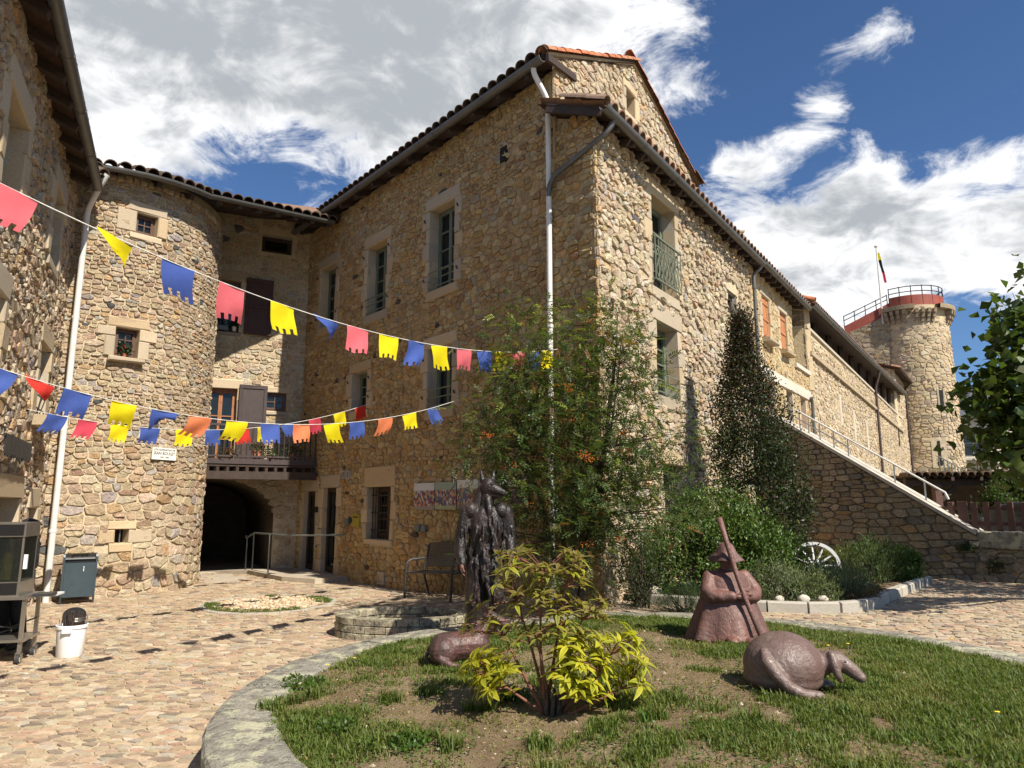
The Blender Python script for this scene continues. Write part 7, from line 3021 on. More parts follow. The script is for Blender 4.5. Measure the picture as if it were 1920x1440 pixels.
# ------------------------------------------------------------------ group-photo boards on the shaded wall
def mat_poster(name, seed, sky, floor):
    m, nt, b, out = new_mat(name)
    tc = nt.nodes.new('ShaderNodeTexCoord')
    a = nt.nodes.new('ShaderNodeAttribute')
    a.attribute_name = 'col'      # x = u, y = v across the board
    sep = nt.nodes.new('ShaderNodeSeparateColor')
    nt.links.new(a.outputs['Color'], sep.inputs[0])
    mp = nt.nodes.new('ShaderNodeMapping')
    mp.inputs['Scale'].default_value = (17, 9, 1)
    mp.inputs['Location'].default_value = (seed * 3.7, seed * 1.9, seed)
    nt.links.new(a.outputs['Vector'], mp.inputs['Vector'])
    v = nt.nodes.new('ShaderNodeTexVoronoi')
    v.inputs['Scale'].default_value = 1.0
    v.inputs['Randomness'].default_value = .75
    nt.links.new(mp.outputs[0], v.inputs['Vector'])
    hsv = nt.nodes.new('ShaderNodeSeparateColor')
    nt.links.new(v.outputs['Color'], hsv.inputs[0])
    cl = ramp(nt, hsv.outputs[0], [(0, (.03, .03, .05)), (.22, (.05, .09, .30)), (.34, (.04, .04, .05)), (.5, (.45, .05, .05)), (.6, (.5, .25, .12)), (.72, (.55, .45, .4)), (.82, (.06, .16, .10)), (.92, (.6, .5, .10)), (1, (.1, .12, .3))])
    hd = mixc(nt, cl, (.45, .28, .2), mrange(nt, v.outputs['Distance'], .12, .2, 1, 0))
    n = tex_noise(nt, 30, 2, .5, a.outputs['Vector'])
    up_ = nt.nodes.new('ShaderNodeMath')
    up_.operation = 'MULTIPLY_ADD'
    nt.links.new(n.outputs['Fac'], up_.inputs[0])
    up_.inputs[1].default_value = .18
    nt.links.new(sep.outputs[1], up_.inputs[2])
    c = mixc(nt, hd, sky, mrange(nt, up_.outputs[0], .78, .84))
    c = mixc(nt, floor, c, mrange(nt, up_.outputs[0], .20, .26))
    nt.links.new(c, b.inputs['Base Color'])
    b.inputs['Roughness'].default_value = .45
    return m


posters = [(5.56, 6.26, 'pale sky', (.55, .58, .6), (.25, .22, .2)), (6.28, 6.96, 'green trees', (.25, .33, .28), (.30, .33, .20)), (6.99, 7.61, 'white heading', (.62, .62, .6), (.22, .2, .22)), (7.64, 8.24, 'grey hall', (.40, .40, .40), (.32, .30, .28)), (8.27, 8.90, 'green lawn', (.45, .48, .45), (.20, .30, .12))]
for i, (u0, u1, what, sky_, flo) in enumerate(posters):
    mat_poster('poster_%d' % i, i + 1, sky_, flo)
    e = empty('photo_board', A_.P((u0 + u1) / 2, 1.55 + .01 * i, .08), label='group photograph board with %s hanging on the shaded wall' % what, cat='photo board', group='photo boards on the shaded wall')
    mb = MB()
    z0, z1 = 1.55 + .012 * i, 2.05 + .005 * i
    if i == 2:
        z1 += .02
    nseg = 6
    for w, f in ((.075, 1), (.055, -1)):
        vs, cs = [], []
        for (u, x) in ((u0, 0), (u1, 1)):
            for (z, y) in ((z0, 0), (z1, 1)):
                vs.append(A_.P(u, z, w + .004 * (x + y)))
                cs.append((x, y, 0))
        o_ = len(mb.v)
        mb.v += vs
        mb.c += cs
        mb.f.append((o_, o_ + 2, o_ + 3, o_ + 1) if f > 0 else (o_ + 1, o_ + 3, o_ + 2, o_))
    mb.f += [(0, 1, 5, 4), (2, 6, 7, 3), (1, 3, 7, 5), (0, 4, 6, 2)]
    mb.build('printed_panel', 'poster_%d' % i, e)
    mb = MB()
    for u in (u0 + .05, u1 - .05):
        for z in (z0 + .04, z1 - .04):
            mb.tube([A_.P(u, z, .0), A_.P(u, z, .088)], .008, 6)
    mb.build('fixing', 'steel', e)

# yellow notice box, grey enamel disc
NB = empty('notice_box', A_.P(3.26, 1.2, .08), label='small yellow metal notice box beside the barred window', cat='letter box')
mb = MB()
blk(mb, A_, 3.13, 3.40, 1.18, 1.44, .0, .10, .01)
mb.build('case', 'brass', NB)
mb = MB()
blk(mb, A_, 3.15, 3.38, 1.375, 1.39, .10, .112, .003)
mb.build('slot', 'iron', NB)
ED = empty('enamel_disc', A_.P(2.8, 1.2, .08), label='small grey shield-shaped enamel plate between door and notice box', cat='sign')
mb = MB()
vs = []
n = 18
for w in (.055, .085):
    for k in range(n):
        a = 2 * math.pi * k / n
        r = .085 * (1 if math.sin(a) < .3 else 1.05)
        vs.append(A_.P(2.80 + r * 1.15 * math.cos(a), 1.28 + r * math.sin(a) * (.75 if math.sin(a) > 0 else 1.1), w))
mb.add(vs, [tuple(range(n, 2 * n))] + [(i, (i + 1) % n, n + (i + 1) % n, n + i) for i in range(n)])
mb.build('plate', 'enamel_grey', ED)
mb = MB()
mb.tube([A_.P(2.80, 1.30, 0), A_.P(2.80, 1.30, .06)], .02, 8)
mb.build('mount', 'iron', ED)

# ------------------------------------------------------------------ white cart wheel in the flower bed
WH2 = empty('cart_wheel', (4.82, 11.62, .56), rotz=math.radians(-28), label='old white spoked cart wheel half buried in the flower bed', cat='wheel')
mb = MB()
RW = .47
Mx = Matrix.Translation((0, 0, .14)) @ Matrix.Rotation(math.radians(-10), 4, 'X')


def ringw(mb, r0, r1, y0, y1, n=40):
    vs = []
    for (r, y) in ((r0, y0), (r1, y0), (r1, y1), (r0, y1)):
        for k in range(n):
            a = 2 * math.pi * k / n
            vs.append(tuple(Mx @ Vector((r * math.cos(a), y, r * math.sin(a)))))
    mb.add(vs, [(j * n + k, j * n + (k + 1) % n, ((j + 1) % 4) * n + (k + 1) % n, ((j + 1) % 4) * n + k) for j in range(4) for k in range(n)])


ringw(mb, RW - .06, RW, -.035, .035)
mb.build('rim', 'paint_white', WH2, local=True, autosmooth=40)
mb = MB()
ringw(mb, RW, RW + .008, -.03, .03)
mb.build('tyre', 'rust_iron', WH2, local=True, autosmooth=40)
for k in range(12):
    a = 2 * math.pi * k / 12 + .1
    mb = MB()
    mb.tube([Mx @ Vector((.07 * math.cos(a), 0, .07 * math.sin(a))), Mx @ Vector(((RW - .05) * math.cos(a), 0, (RW - .05) * math.sin(a)))], [.022, .016], 8)
    mb.build('spoke', 'paint_white', WH2, local=True)
mb = MB()
mb.tube([Mx @ Vector((0, -.10, 0)), Mx @ Vector((0, .10, 0))], .085, 16)
mb.build('hub', 'paint_white', WH2, local=True, autosmooth=50)

WH2.scale = (.82, .82, .82)

# ------------------------------------------------------------------ parked car behind the fence
CR = empty('parked_car', (12.6, 17.3, .27), rotz=math.radians(-50), label='dark grey parked car seen through the picket fence', cat='car')
prof = [(-2.05, .30), (-2.10, .55), (-2.02, .78), (-1.75, .92), (-1.25, .98), (-.70, 1.34), (-.30, 1.44), (.45, 1.45), (.95, 1.36), (1.55, 1.02), (2.00, .90), (2.08, .60), (2.02, .30)]
mb = MB()
n = len(prof)
vs = []
for (y, sx) in ((-.82, .0), (-.86, .0), (.86, .0), (.82, .0)):
    for (x, z) in prof:
        k = 0.16 * max(0, (z - .95) / .5)
        yy = y - math.copysign(k, y)
        if abs(y) < .83:
            vs.append((x * .985, yy, z - .01 if z > .4 else z))
        else:
            vs.append((x, yy * (.985 if z > .95 else 1), z - .03 if z > 1.2 else z))
fs = []
for j in range(3):
    for i in range(n - 1):
        fs.append((j * n + i, j * n + i + 1, (j + 1) * n + i + 1, (j + 1) * n + i))
fs.append(tuple(range(n)))
fs.append(tuple(range(3 * n, 4 * n))[::-1])
fs.append((0, n, 2 * n, 3 * n))
fs.append((4 * n - 1, 3 * n - 1, 2 * n - 1, n - 1))
mb.add(vs, fs)
o = mb.build('body', 'car_paint', CR, local=True, autosmooth=35)
bv = o.modifiers.new('bevel', 'BEVEL')
bv.width = .04
bv.segments = 2
bv.limit_method = 'ANGLE'
for (s) in (-1, 1):
    for (pts) in ([(-1.05, 1.03), (-.62, 1.32), (-.05, 1.38), (-.05, 1.03)], [(.02, 1.03), (.02, 1.385), (.50, 1.385), (.92, 1.28), (1.20, 1.05)]):
        m2 = MB()
        vs = [(x, s * (.874 - .16 * max(0, (z - .95) / .5)), z) for x, z in pts]
        m2.add(vs + [(x, y - s * .02, z) for x, y, z in vs], [tuple(range(len(pts))) if s < 0 else tuple(range(len(pts)))[::-1]])
        m2.build('side_window', 'glass', CR, local=True)
    for x in (-1.30, 1.28):
        m2 = MB()
        m2.tube([(x, s * .66, .31), (x, s * .885, .31)], .31, 24)
        w_ = m2.build('tyre', 'rubber', CR, local=True, autosmooth=50)
        m2 = MB()
        m2.tube([(x, s * .70, .31), (x, s * .892, .31)], .20, 20)
        m2.build('rim', 'steel', w_, local=True, autosmooth=50)
    m2 = MB()
    ell(m2, (-1.98, s * .62, .74), (.10, .16, .07))
    m2.build('headlight', 'white_plastic', CR, local=True, smooth=True)
    m2 = MB()
    ell(m2, (-.85, s * .98, 1.02), (.07, .10, .06))
    m2.build('mirror', 'car_paint', CR, local=True, smooth=True)
for (a, b) in (((-1.20, 1.005), (-.70, 1.355)), ((1.52, 1.06), (.98, 1.372))):
    m2 = MB()
    wv = .70
    d_ = -.016 if a[0] < 0 else .016
    m2.add([(a[0] + d_, -wv, a[1] + .012), (a[0] + d_, wv, a[1] + .012), (b[0] + d_, wv * .88, b[1] + .012), (b[0] + d_, -wv * .88, b[1] + .012)], [(0, 1, 2, 3)])
    m2.build('windscreen', 'glass', CR, local=True)
m2 = MB()
m2.box(-2.12, -2.08, -.26, .26, .42, .53)
m2.build('number_plate', 'enamel_white', CR, local=True)

# ------------------------------------------------------------------ small bird in the sky
mb = MB()
c = Vector((-6.9, 40, 16.8))
mb.add([tuple(c + Vector(p)) for p in ((-.10, 0, 0), (.10, .02, .01), (0, .03, .03), (0, -.03, -.02), (-.02, .28, .10), (.05, .30, .09), (.05, .04, .01), (-.02, -.28, .12), (.05, -.30, .11), (.05, -.04, .01))],
       [(0, 2, 1), (0, 1, 3), (0, 3, 2), (1, 2, 3), (2, 4, 5), (2, 5, 6), (3, 8, 7), (3, 9, 8)])
tag(mb.build('bird', 'hair'), 'tiny dark bird flying high above the roofs', 'bird')

# ------------------------------------------------------------------ plants
def norm(a):
    return a / (np.linalg.norm(a, axis=1, keepdims=True) + 1e-9)


def leaf_arrays(P, D, Nn, L, W, cols, fold=.18, droop=.12):
    """diamond leaves folded on the midrib; returns verts, faces, colours"""
    D = norm(D)
    S_ = norm(np.cross(D, Nn))
    Nn = np.cross(S_, D)
    L = np.asarray(L).reshape(-1, 1)
    W = np.asarray(W).reshape(-1, 1)
    b = P
    l = P + D * L * .45 + S_ * W * .5 + Nn * W * fold
    t = P + D * L - Nn * L * droop
    r = P + D * L * .45 - S_ * W * .5 + Nn * W * fold
    V = np.stack([b, r, t, l], axis=1).reshape(-1, 3)
    F = np.arange(len(P) * 4).reshape(-1, 4)
    return V, F, np.repeat(cols, 4, axis=0)


def rand_dirs(n, rg, zb=0.0):
    d = rg.normal(0, 1, (n, 3))
    d[:, 2] += zb
    return norm(d)


def tint(n, rg, base, var=.18, hue=.08):
    c = np.array(base)[None, :] * rg.uniform(1 - var, 1 + var, (n, 1))
    c = c * (1 + rg.normal(0, hue, (n, 3)))
    return c.clip(.004, .95)


def clump_centres(ells, n, rg, shell=.45, reject=None):
    out = []
    tot = sum(e[1][0] * e[1][1] * e[1][2] for e in ells)
    for (c, r) in ells:
        k = max(1, int(n * r[0] * r[1] * r[2] / tot))
        while k > 0:
            d = rg.normal(0, 1, 3)
            d /= np.linalg.norm(d)
            q = (shell + (1 - shell) * rg.random() ** .6)
            p = np.array(c) + d * np.array(r) * q
            if reject is not None and reject(p):
                if rg.random() < .03:
                    k -= 1
                continue
            out.append(p)
            k -= 1
    return np.array(out)


def curve_to(a, b, rn, sag=.12, n=5):
    a, b = Vector(a), Vector(b)
    m = a.lerp(b, .5) + Vector((rn.uniform(-1, 1), rn.uniform(-1, 1), rn.uniform(-.2, 1))) * sag * (b - a).length
    return [a * (1 - t) ** 2 + m * 2 * t * (1 - t) + b * t * t for t in [k / (n - 1) for k in range(n)]]


def wood(name, base, stems, clumps, parent, rn, r0=.05, mat='bark', twig=.008, lift=.3):
    """stems (polylines) plus one twig to every clump from its nearest stem point"""
    mb = MB()
    nodes = []
    for st_ in stems:
        pts = []
        for a, b in zip(st_, st_[1:]):
            pts += curve_to(a, b, rn, .06, 5)[:-1]
        pts.append(Vector(st_[-1]))
        n = len(pts)
        mb.tube(pts, [r0 * (1 - .85 * i / (n - 1)) for i in range(n)], 8)
        nodes += [(p, r0 * (1 - .85 * i / (n - 1))) for i, p in enumerate(pts) if i > n * .25]
    for c in clumps:
        c = Vector(c)
        best = min(nodes, key=lambda q: (q[0] - c).length + max(0, (q[0].z - c.z)) * 2 + lift * 0)
        pts = curve_to(best[0], c, rn, .15, 5)
        r = min(best[1] * .6, .004 + .012 * (best[0] - c).length)
        mb.tube(pts, [max(.003, r * (1 - .8 * i / 4)) for i in range(5)], 5, cap=False)
    return mb.build(name, mat, parent, smooth=True)


def inside_building(p):
    return side(A_, p[0], p[1]) < .08 and side(B_, p[0], p[1]) < .08


# ---- rowan with feathery leaves at the corner
rg = np.random.default_rng(77)
rn = random.Random(77)
RT = empty('rowan_tree', (.80, 9.62, .25), label='feathery rowan tree with orange berries at the building corner', cat='tree')
ells = [((.80, 9.25, 2.55), (1.50, .80, 1.10)), ((.85, 9.30, 3.55), (.95, .65, .95)), ((.55, 9.30, 1.45), (1.05, .65, .85)), ((1.35, 9.15, 1.75), (1.10, .55, .75)), ((.0, 9.25, 2.6), (.75, .55, 1.0)), ((.05, 9.35, 3.7), (.35, .3, .65)), ((1.30, 9.3, 4.0), (.3, .3, .6))]
cl = clump_centres(ells, 300, rg, .3, inside_building)
stems = []
for k in range(8):
    a = 2 * math.pi * k / 8 + .3
    x, y = .80 + .10 * math.cos(a), 9.62 + .07 * math.sin(a)
    tx = .80 + rn.uniform(-1.0, 1.0)
    stems.append([(x, y, .2), (x + (tx - x) * .25, y - .1, 1.2), (x + (tx - x) * .7, 9.4, 2.4), (tx, 9.3 + rn.uniform(-.2, .2), rn.uniform(3.4, 4.3))])
wood('trunk', None, stems, cl, RT, rn, r0=.042)
n_c = 19
N = len(cl) * n_c
C0 = np.repeat(cl, n_c, axis=0)
off = rg.normal(0, 1, (N, 3)) * np.array([.17, .15, .13])
P = C0 + off
bad = np.array([inside_building(p) for p in P])
D = norm(off * .8 / .15 + rg.normal(0, .5, (N, 3)) + np.array([0, 0, -.15]))
P, D = P[~bad], D[~bad]
N = len(P)
UP = norm(rg.normal(0, .35, (N, 3)) + np.array([0, 0, 1.0]))
S_ = norm(np.cross(D, UP))
UP2 = np.cross(S_, D)
Vs, Fs, Cs = [], [], []
off_i = 0
lc = tint(N, rg, (.080, .112, .032), .32, .09)
young = rg.random(N) < (.05 + .28 * np.clip((P[:, 2] - 2.6) / 2.0, 0, 1))
lc[young] = tint(int(young.sum()), rg, (.22, .24, .045), .25, .06)
brown = rg.random(N) < .035
lc[brown] = tint(int(brown.sum()), rg, (.22, .10, .03), .3)
ll = rg.uniform(.13, .20, N)
for k in range(6):
    t = .18 + .82 * k / 5.5
    base = P + D * (ll * t)[:, None] - UP2 * (ll * t * t * .25)[:, None]
    for sgn in ((1, -1) if k < 5 else (0,)):
        dd = D * .55 + S_ * sgn * .9 + rg.normal(0, .12, (N, 3)) if sgn else D
        V, F, c = leaf_arrays(base, dd, UP2 + rg.normal(0, .15, (N, 3)), ll * .30, ll * .105, lc * rg.uniform(.85, 1.15, (N, 1)))
        Vs.append(V)
        Fs.append(F + off_i)
        Cs.append(c)
        off_i += len(V)
o = link('crown', np_mesh('crown', np.concatenate(Vs), np.concatenate(Fs), np.concatenate(Cs)), 'leaf', RT)
o['kind'] = 'stuff'


def berries(parent, centres, rg, count=22, spread=.05, r=.008, mat='berry', name='berry_cluster'):
    for c in centres:
        mb = MB()
        for _ in range(count):
            q = np.array(c) + rg.normal(0, 1, 3) * np.array([spread, spread, spread * .45])
            mb.add([tuple(q + np.array(d) * r) for d in ((1, 0, 0), (-1, 0, 0), (0, 1, 0), (0, -1, 0), (0, 0, 1), (0, 0, -1))], [(0, 2, 4), (2, 1, 4), (1, 3, 4), (3, 0, 4), (2, 0, 5), (1, 2, 5), (3, 1, 5), (0, 3, 5)])
        mb.build(name, mat, parent, smooth=True)


bc = [c + np.array([rg.uniform(-.1, .1), -.15, 0]) for c in cl[rg.choice(len(cl), 34, replace=False)]]
berries(RT, bc, rg)

# ---- dark columnar tree beside the stair
rg = np.random.default_rng(5)
rn = random.Random(5)
CO = empty('columnar_tree', (4.25, 12.35, .37), label='dark slender columnar tree with purplish top before the stair wall', cat='tree')
cl = []
while len(cl) < 520:
    z = rg.uniform(.5, 4.9)
    rmax = .80 * (1 - ((z - 1.6) / 3.6) ** 2 * .9 if z > 1.6 else 1 - ((1.6 - z) / 2.2) ** 2) * (1 if z < 3.3 else max(.20, 1 - (z - 3.3) / 1.9))
    a, r = rg.uniform(0, 6.283), rmax * math.sqrt(rg.uniform(.12, 1.0))
    p = np.array((4.25 - .12 * (z - 2) * .5 + r * math.cos(a), 12.35 + r * .85 * math.sin(a), z))
    if side(B_, p[0], p[1]) > .1 and side(D_, p[0], p[1]) > .1:
        cl.append(p)
cl = np.array(cl)
wood('trunk', None, [[(4.25, 12.35, .2), (4.22, 12.35, 2.0), (4.1, 12.35, 4.7)]], cl[::2], CO, rn, r0=.06)
n_c = 62
N = len(cl) * n_c
P = np.repeat(cl, n_c, axis=0) + rg.normal(0, 1, (N, 3)) * np.array([.10, .10, .14])
D = norm(rg.normal(0, .8, (N, 3)) + np.array([0, 0, .7]))
cols = tint(N, rg, (.030, .046, .016), .35, .1)
pu = rg.random(N) < np.clip((P[:, 2] - 2.4) / 3.0, .06, .6)
cols[pu] = tint(int(pu.sum()), rg, (.060, .032, .022), .35, .1)
gr = rg.random(N) < .07
cols[gr] = tint(int(gr.sum()), rg, (.085, .11, .022), .3)
V, F, c = leaf_arrays(P, D, rand_dirs(N, rg, .3), rg.uniform(.04, .065, N), rg.uniform(.024, .036, N), cols)
o = link('crown', np_mesh('crown', V, F, c), 'leaf_gloss', CO)
o['kind'] = 'stuff'


# ---- bushes
def bush(name, label, base, ells, nclump, per, spread, leaf, cols, mat='leaf_gloss', seed=1, zb=.4, var=.3, shell=.55, young=None, cat='shrub', group=None, twigs=True):
    rg = np.random.default_rng(seed)
    rn = random.Random(seed)
    e = empty(name, base, label=label, cat=cat, group=group)
    cl = clump_centres(ells, nclump, rg, shell, lambda p: inside_building(p) or p[2] < base[2])
    N = len(cl) * per
    off = rg.normal(0, 1, (N, 3)) * np.array(spread)
    P = np.repeat(cl, per, axis=0) + off
    P[:, 2] = np.maximum(P[:, 2], base[2] + .02)
    out = norm(np.repeat(cl, per, axis=0) - np.array(base)[None, :])
    D = norm(out * .6 + rg.normal(0, .7, (N, 3)) + np.array([0, 0, zb]))
    cc = tint(N, rg, cols, var, .08)
    if young:
        k = rg.random(N) < young[1]
        cc[k] = tint(int(k.sum()), rg, young[0], .25, .06)
    V, F, c = leaf_arrays(P, D, norm(out + rg.normal(0, .5, (N, 3)) + np.array([0, 0, .6])), rg.uniform(leaf[0] * .75, leaf[0] * 1.2, N), rg.uniform(leaf[1] * .8, leaf[1] * 1.2, N), cc)
    o = link('foliage', np_mesh('foliage', V, F, c), mat, e)
    o['kind'] = 'stuff'
    if twigs:
        mb = MB()
        b = Vector(base)
        for q in cl[::3]:
            mb.tube(curve_to(b + Vector((rn.uniform(-.1, .1), rn.uniform(-.1, .1), -.05)), q, rn, .1, 4), [.014, .010, .007, .003], 5, cap=False)
        mb.build('branches', 'bark', e, smooth=True)
    return e


bush('laurel_bush', 'large dense mid-green bush behind the shepherd statue', (3.05, 10.75, .35), [((2.75, 10.75, .95), (.80, .55, .72)), ((3.45, 10.75, .85), (.85, .55, .65)), ((3.05, 10.9, 1.30), (.75, .5, .55)), ((3.95, 10.9, .75), (.6, .5, .5)), ((2.2, 10.75, .7), (.4, .35, .5))], 330, 75, (.10, .09, .10), (.060, .026), (.075, .128, .028), seed=3, young=((.15, .20, .035), .16))
bush('sage_bush', 'low grey-green bushy herb along the granite kerb', (3.75, 10.05, .37), [((3.65, 10.05, .52), (.42, .30, .28)), ((4.1, 10.05, .50), (.40, .30, .26))], 170, 60, (.05, .05, .07), (.040, .011), (.165, .195, .095), 'leaf', 4, zb=1.2, var=.3)
bush('lavender_bush', 'spiky silvery green lavender beside the white wheel', (4.45, 10.45, .37), [((4.45, 10.4, .50), (.42, .34, .26)), ((4.85, 10.7, .46), (.36, .34, .22))], 160, 60, (.05, .05, .08), (.055, .009), (.165, .195, .100), 'leaf', 6, zb=1.6, var=.3)
bush('dark_herb_bush', 'dark feathery green plant in front of the cart wheel', (4.75, 11.5, .37), [((4.55, 11.15, .46), (.42, .25, .20)), ((4.15, 11.25, .55), (.28, .3, .28))], 120, 60, (.05, .05, .08), (.06, .006), (.055, .085, .025), 'leaf', 7, zb=1.2)
bush('rosemary_bush', 'upright green herb bush at the far kerb corner', (6.0, 12.3, .37), [((5.85, 12.1, .65), (.40, .35, .38)), ((6.35, 12.5, .62), (.45, .35, .36))], 150, 55, (.06, .06, .09), (.06, .010), (.095, .135, .045), 'leaf', 8, zb=1.5)
bush('leafy_bush', 'bright green leafy bush under the stair wall', (6.6, 12.75, .37), [((6.75, 12.75, .55), (.42, .3, .30)), ((6.35, 12.95, .62), (.38, .26, .36))], 110, 60, (.06, .06, .06), (.06, .026), (.085, .150, .025), 'leaf', 9)
bush('ground_cover_plant', 'low reddish brown creeping plant at the kerb bend', (4.85, 10.2, .37), [((4.75, 10.1, .40), (.30, .2, .10)), ((5.2, 10.9, .40), (.3, .25, .1))], 70, 50, (.05, .05, .03), (.035, .014), (.17, .12, .055), 'leaf', 10, twigs=False)
bush('flowering_bush', 'small yellow-green bush right of the cart wheel', (5.55, 12.4, .37), [((5.45, 12.45, .60), (.28, .22, .26))], 50, 45, (.05, .05, .06), (.05, .022), (.16, .18, .04), 'leaf', 11)
bush('terrace_bush', 'green bush hanging over the terrace edge by the far tower', (13.2, 18.9, .5), [((13.2, 18.9, 1.75), (.75, .4, .65)), ((12.6, 18.7, 1.35), (.5, .35, .6))], 130, 55, (.10, .08, .10), (.10, .05), (.060, .095, .022), 'leaf', 12)
bush('roof_creeper', 'thin reddish creeper growing along the carport roof', (16.5, 21.5, 2.3), [((15.0, 21.2, 2.60), (1.6, .5, .28)), ((18.0, 21.0, 2.65), (1.8, .5, .34))], 150, 30, (.14, .1, .12), (.10, .05), (.105, .085, .050), 'leaf', 13)
bush('wall_fern', 'small green fern growing from the low wall', D_.P(.62, .80, .05), [(D_.P(.62, .74, .09), (.13, .10, .16))], 26, 22, (.03, .03, .04), (.05, .016), (.06, .09, .025), 'leaf', 14, twigs=False)
bush('wall_weed', 'dark weed tuft at the foot of the low wall', D_.P(1.10, .40, .05), [(D_.P(1.10, .52, .09), (.12, .10, .14))], 22, 22, (.03, .03, .04), (.045, .016), (.055, .065, .028), 'leaf', 15, twigs=False)
bush('corner_shrub', 'thin grey-green shrub at the foot of the sunlit corner', (1.75, 10.0, .27), [((1.7, 9.95, .75), (.28, .22, .55))], 60, 30, (.07, .06, .08), (.06, .016), (.075, .095, .045), 'leaf', 16)
bush('dwarf_pine', 'small dwarf pine sprawling at the lawn edge', (2.25, 9.55, .28), [((2.2, 9.5, .48), (.24, .2, .20)), ((2.0, 9.55, .40), (.15, .15, .12))], 60, 60, (.045, .045, .045), (.075, .0035), (.035, .062, .020), 'leaf', 17, zb=.5)


# ---- yellow variegated shrub in the lawn: single leaves
def leaf_me(kind, i):
    rn = random.Random(i * 7 + len(kind))
    mb = MB()
    L_n = 7
    vs = []
    crv = rn.uniform(.05, .75)
    for k in range(L_n):
        t = k / (L_n - 1)
        if kind == 'lance':
            w = .5 * math.sin(math.pi * t ** .85) ** .9 * .30 + .004
        else:
            w = .5 * (math.sin(math.pi * min(1, t * .97 + .06) ** .62) ** .8) * .92 + .004
        dz = -crv * t * t + .12 * t
        vs += [(t, -w, dz + w * .25), (t, 0, dz), (t, w, dz + w * .25)]
    fs = []
    for k in range(L_n - 1):
        for j in range(2):
            fs.append((3 * k + j, 3 * k + j + 1, 3 * k + j + 4, 3 * k + j + 3))
    mb.add(vs, fs)
    if kind == 'lance':
        edge = rn.choice([(.66, .56, .035), (.58, .52, .045), (.70, .62, .06), (.50, .47, .05)])
        mid = rn.choice([(.30, .34, .04), (.22, .28, .035), (.44, .44, .045)])
        if i >= 8:
            edge, mid = rn.choice([((.42, .36, .08), (.20, .19, .05)), ((.36, .27, .09), (.17, .14, .05)), ((.45, .42, .10), (.2, .22, .05))])
        mb.c = [edge if k % 3 != 1 else mid for k in range(len(vs))]
    else:
        c = rn.choice([(.075, .115, .022), (.06, .10, .02), (.10, .14, .028), (.13, .17, .035), (.05, .08, .018)])
        mb.c = [c] * len(vs)
    me = mb.mesh('leaf', smooth=True)
    me.materials.append(MATS['leaf_yellow' if kind == 'lance' else 'leaf'])
    return me


LANCE = [leaf_me('lance', i) for i in range(14)]
HEART = [leaf_me('heart', i) for i in range(8)]


def place_leaf(me, p, d, up_, s, parent, w=1.0):
    x = Vector(d).normalized()
    z = Vector(up_)
    z = z - x * z.dot(x)
    z = z.normalized() if z.length > 1e-4 else x.orthogonal().normalized()
    y = z.cross(x)
    o = bpy.data.objects.new('leaf', me)
    COL.objects.link(o)
    o.parent = parent
    o.matrix_parent_inverse = WM[parent].inverted()
    o.matrix_basis = Matrix(((x.x * s, y.x * s * w, z.x * s, p[0]), (x.y * s, y.y * s * w, z.y * s, p[1]), (x.z * s, y.z * s * w, z.z * s, p[2]), (0, 0, 0, 1)))
    return o


rn = random.Random(50)
yb = Vector((.28, 5.22, bed_z(.28, 5.22)))
YS = empty('yellow_shrub', tuple(yb), label='yellow variegated shrub with spreading reddish stems in the lawn', cat='shrub')
# rosette positions: offsets from the base (x right, y back, z up) and how yellow
ros = []
for _ in range(62):      # vivid right side
    ros.append((rn.uniform(.05, .62), rn.uniform(-.22, .2), rn.uniform(.16, .55), 0))
for _ in range(34):      # low left lobe
    ros.append((rn.uniform(-.62, -.30), rn.uniform(-.15, .15), rn.uniform(.14, .42), 0))
for _ in range(105):      # tall duller middle
    z = rn.uniform(.50, 1.12)
    ros.append((rn.uniform(-.36, .30) - .12 * (z - .6) + (.1 if z < .8 else 0), rn.uniform(-.18, .22), z, 1))
for _ in range(22):
    ros.append((rn.uniform(-.66, -.2), rn.uniform(-.1, .2), rn.uniform(.5, .75), 2))
mb = MB()
mains = []
for (x, y, z) in ((.42, .0, .40), (.55, -.05, .22), (-.45, 0, .28), (-.25, .05, .75), (-.05, .05, .95), (.10, .0, .85), (.22, .05, .62), (-.38, .08, .60), (.32, -.15, .30), (-.12, -.12, .55)):
    pts = curve_to(yb + Vector((rn.uniform(-.05, .05), rn.uniform(-.04, .04), -.03)), yb + Vector((x, y, z)), rn, .10, 7)
    mb.tube(pts, [.014 * (1 - .6 * k / 6) for k in range(7)], 7)
    mains += pts[2:]
for r in ros:
    q = yb + Vector(r[:3])
    b = min(mains, key=lambda p: (p - q).length + max(0, p.z - q.z) * 1.5)
    mb.tube(curve_to(b, q, rn, .15, 5), [.006, .005, .0045, .004, .003], 5, cap=False)
mb.build('stems', 'twig_red', YS, smooth=True)
mb = MB()
for k in range(7):
    a = 2 * math.pi * k / 7
    mb.tube([yb + Vector((.05 * math.cos(a), .04 * math.sin(a), -.05)), yb + Vector((.06 * math.cos(a + .4), .05 * math.sin(a + .4), .16))], [.022, .010], 6)
mb.build('stump', 'bark', YS, smooth=True)
leaves = []
for (x, y, z, kind) in ros:
    q = yb + Vector((x, y, z))
    out = Vector((x, y, .5 + z * .3)).normalized()
    nleaf = rn.randint(7, 10) if kind < 2 else 4
    sz = rn.uniform(.095, .130) if kind == 0 else rn.uniform(.075, .105)
    t0 = out.orthogonal().normalized()
    t1 = out.cross(t0)
    for k in range(nleaf):
        a = 2 * math.pi * k / nleaf + rn.uniform(-.3, .3)
        lift = rn.uniform(-.15, .75)
        d = (t0 * math.cos(a) + t1 * math.sin(a)) + out * lift
        leaves.append((q - out * rn.uniform(0, .035), d, out, sz * rn.uniform(.75, 1.2), kind))
leaves.sort(key=lambda l: -l[3])
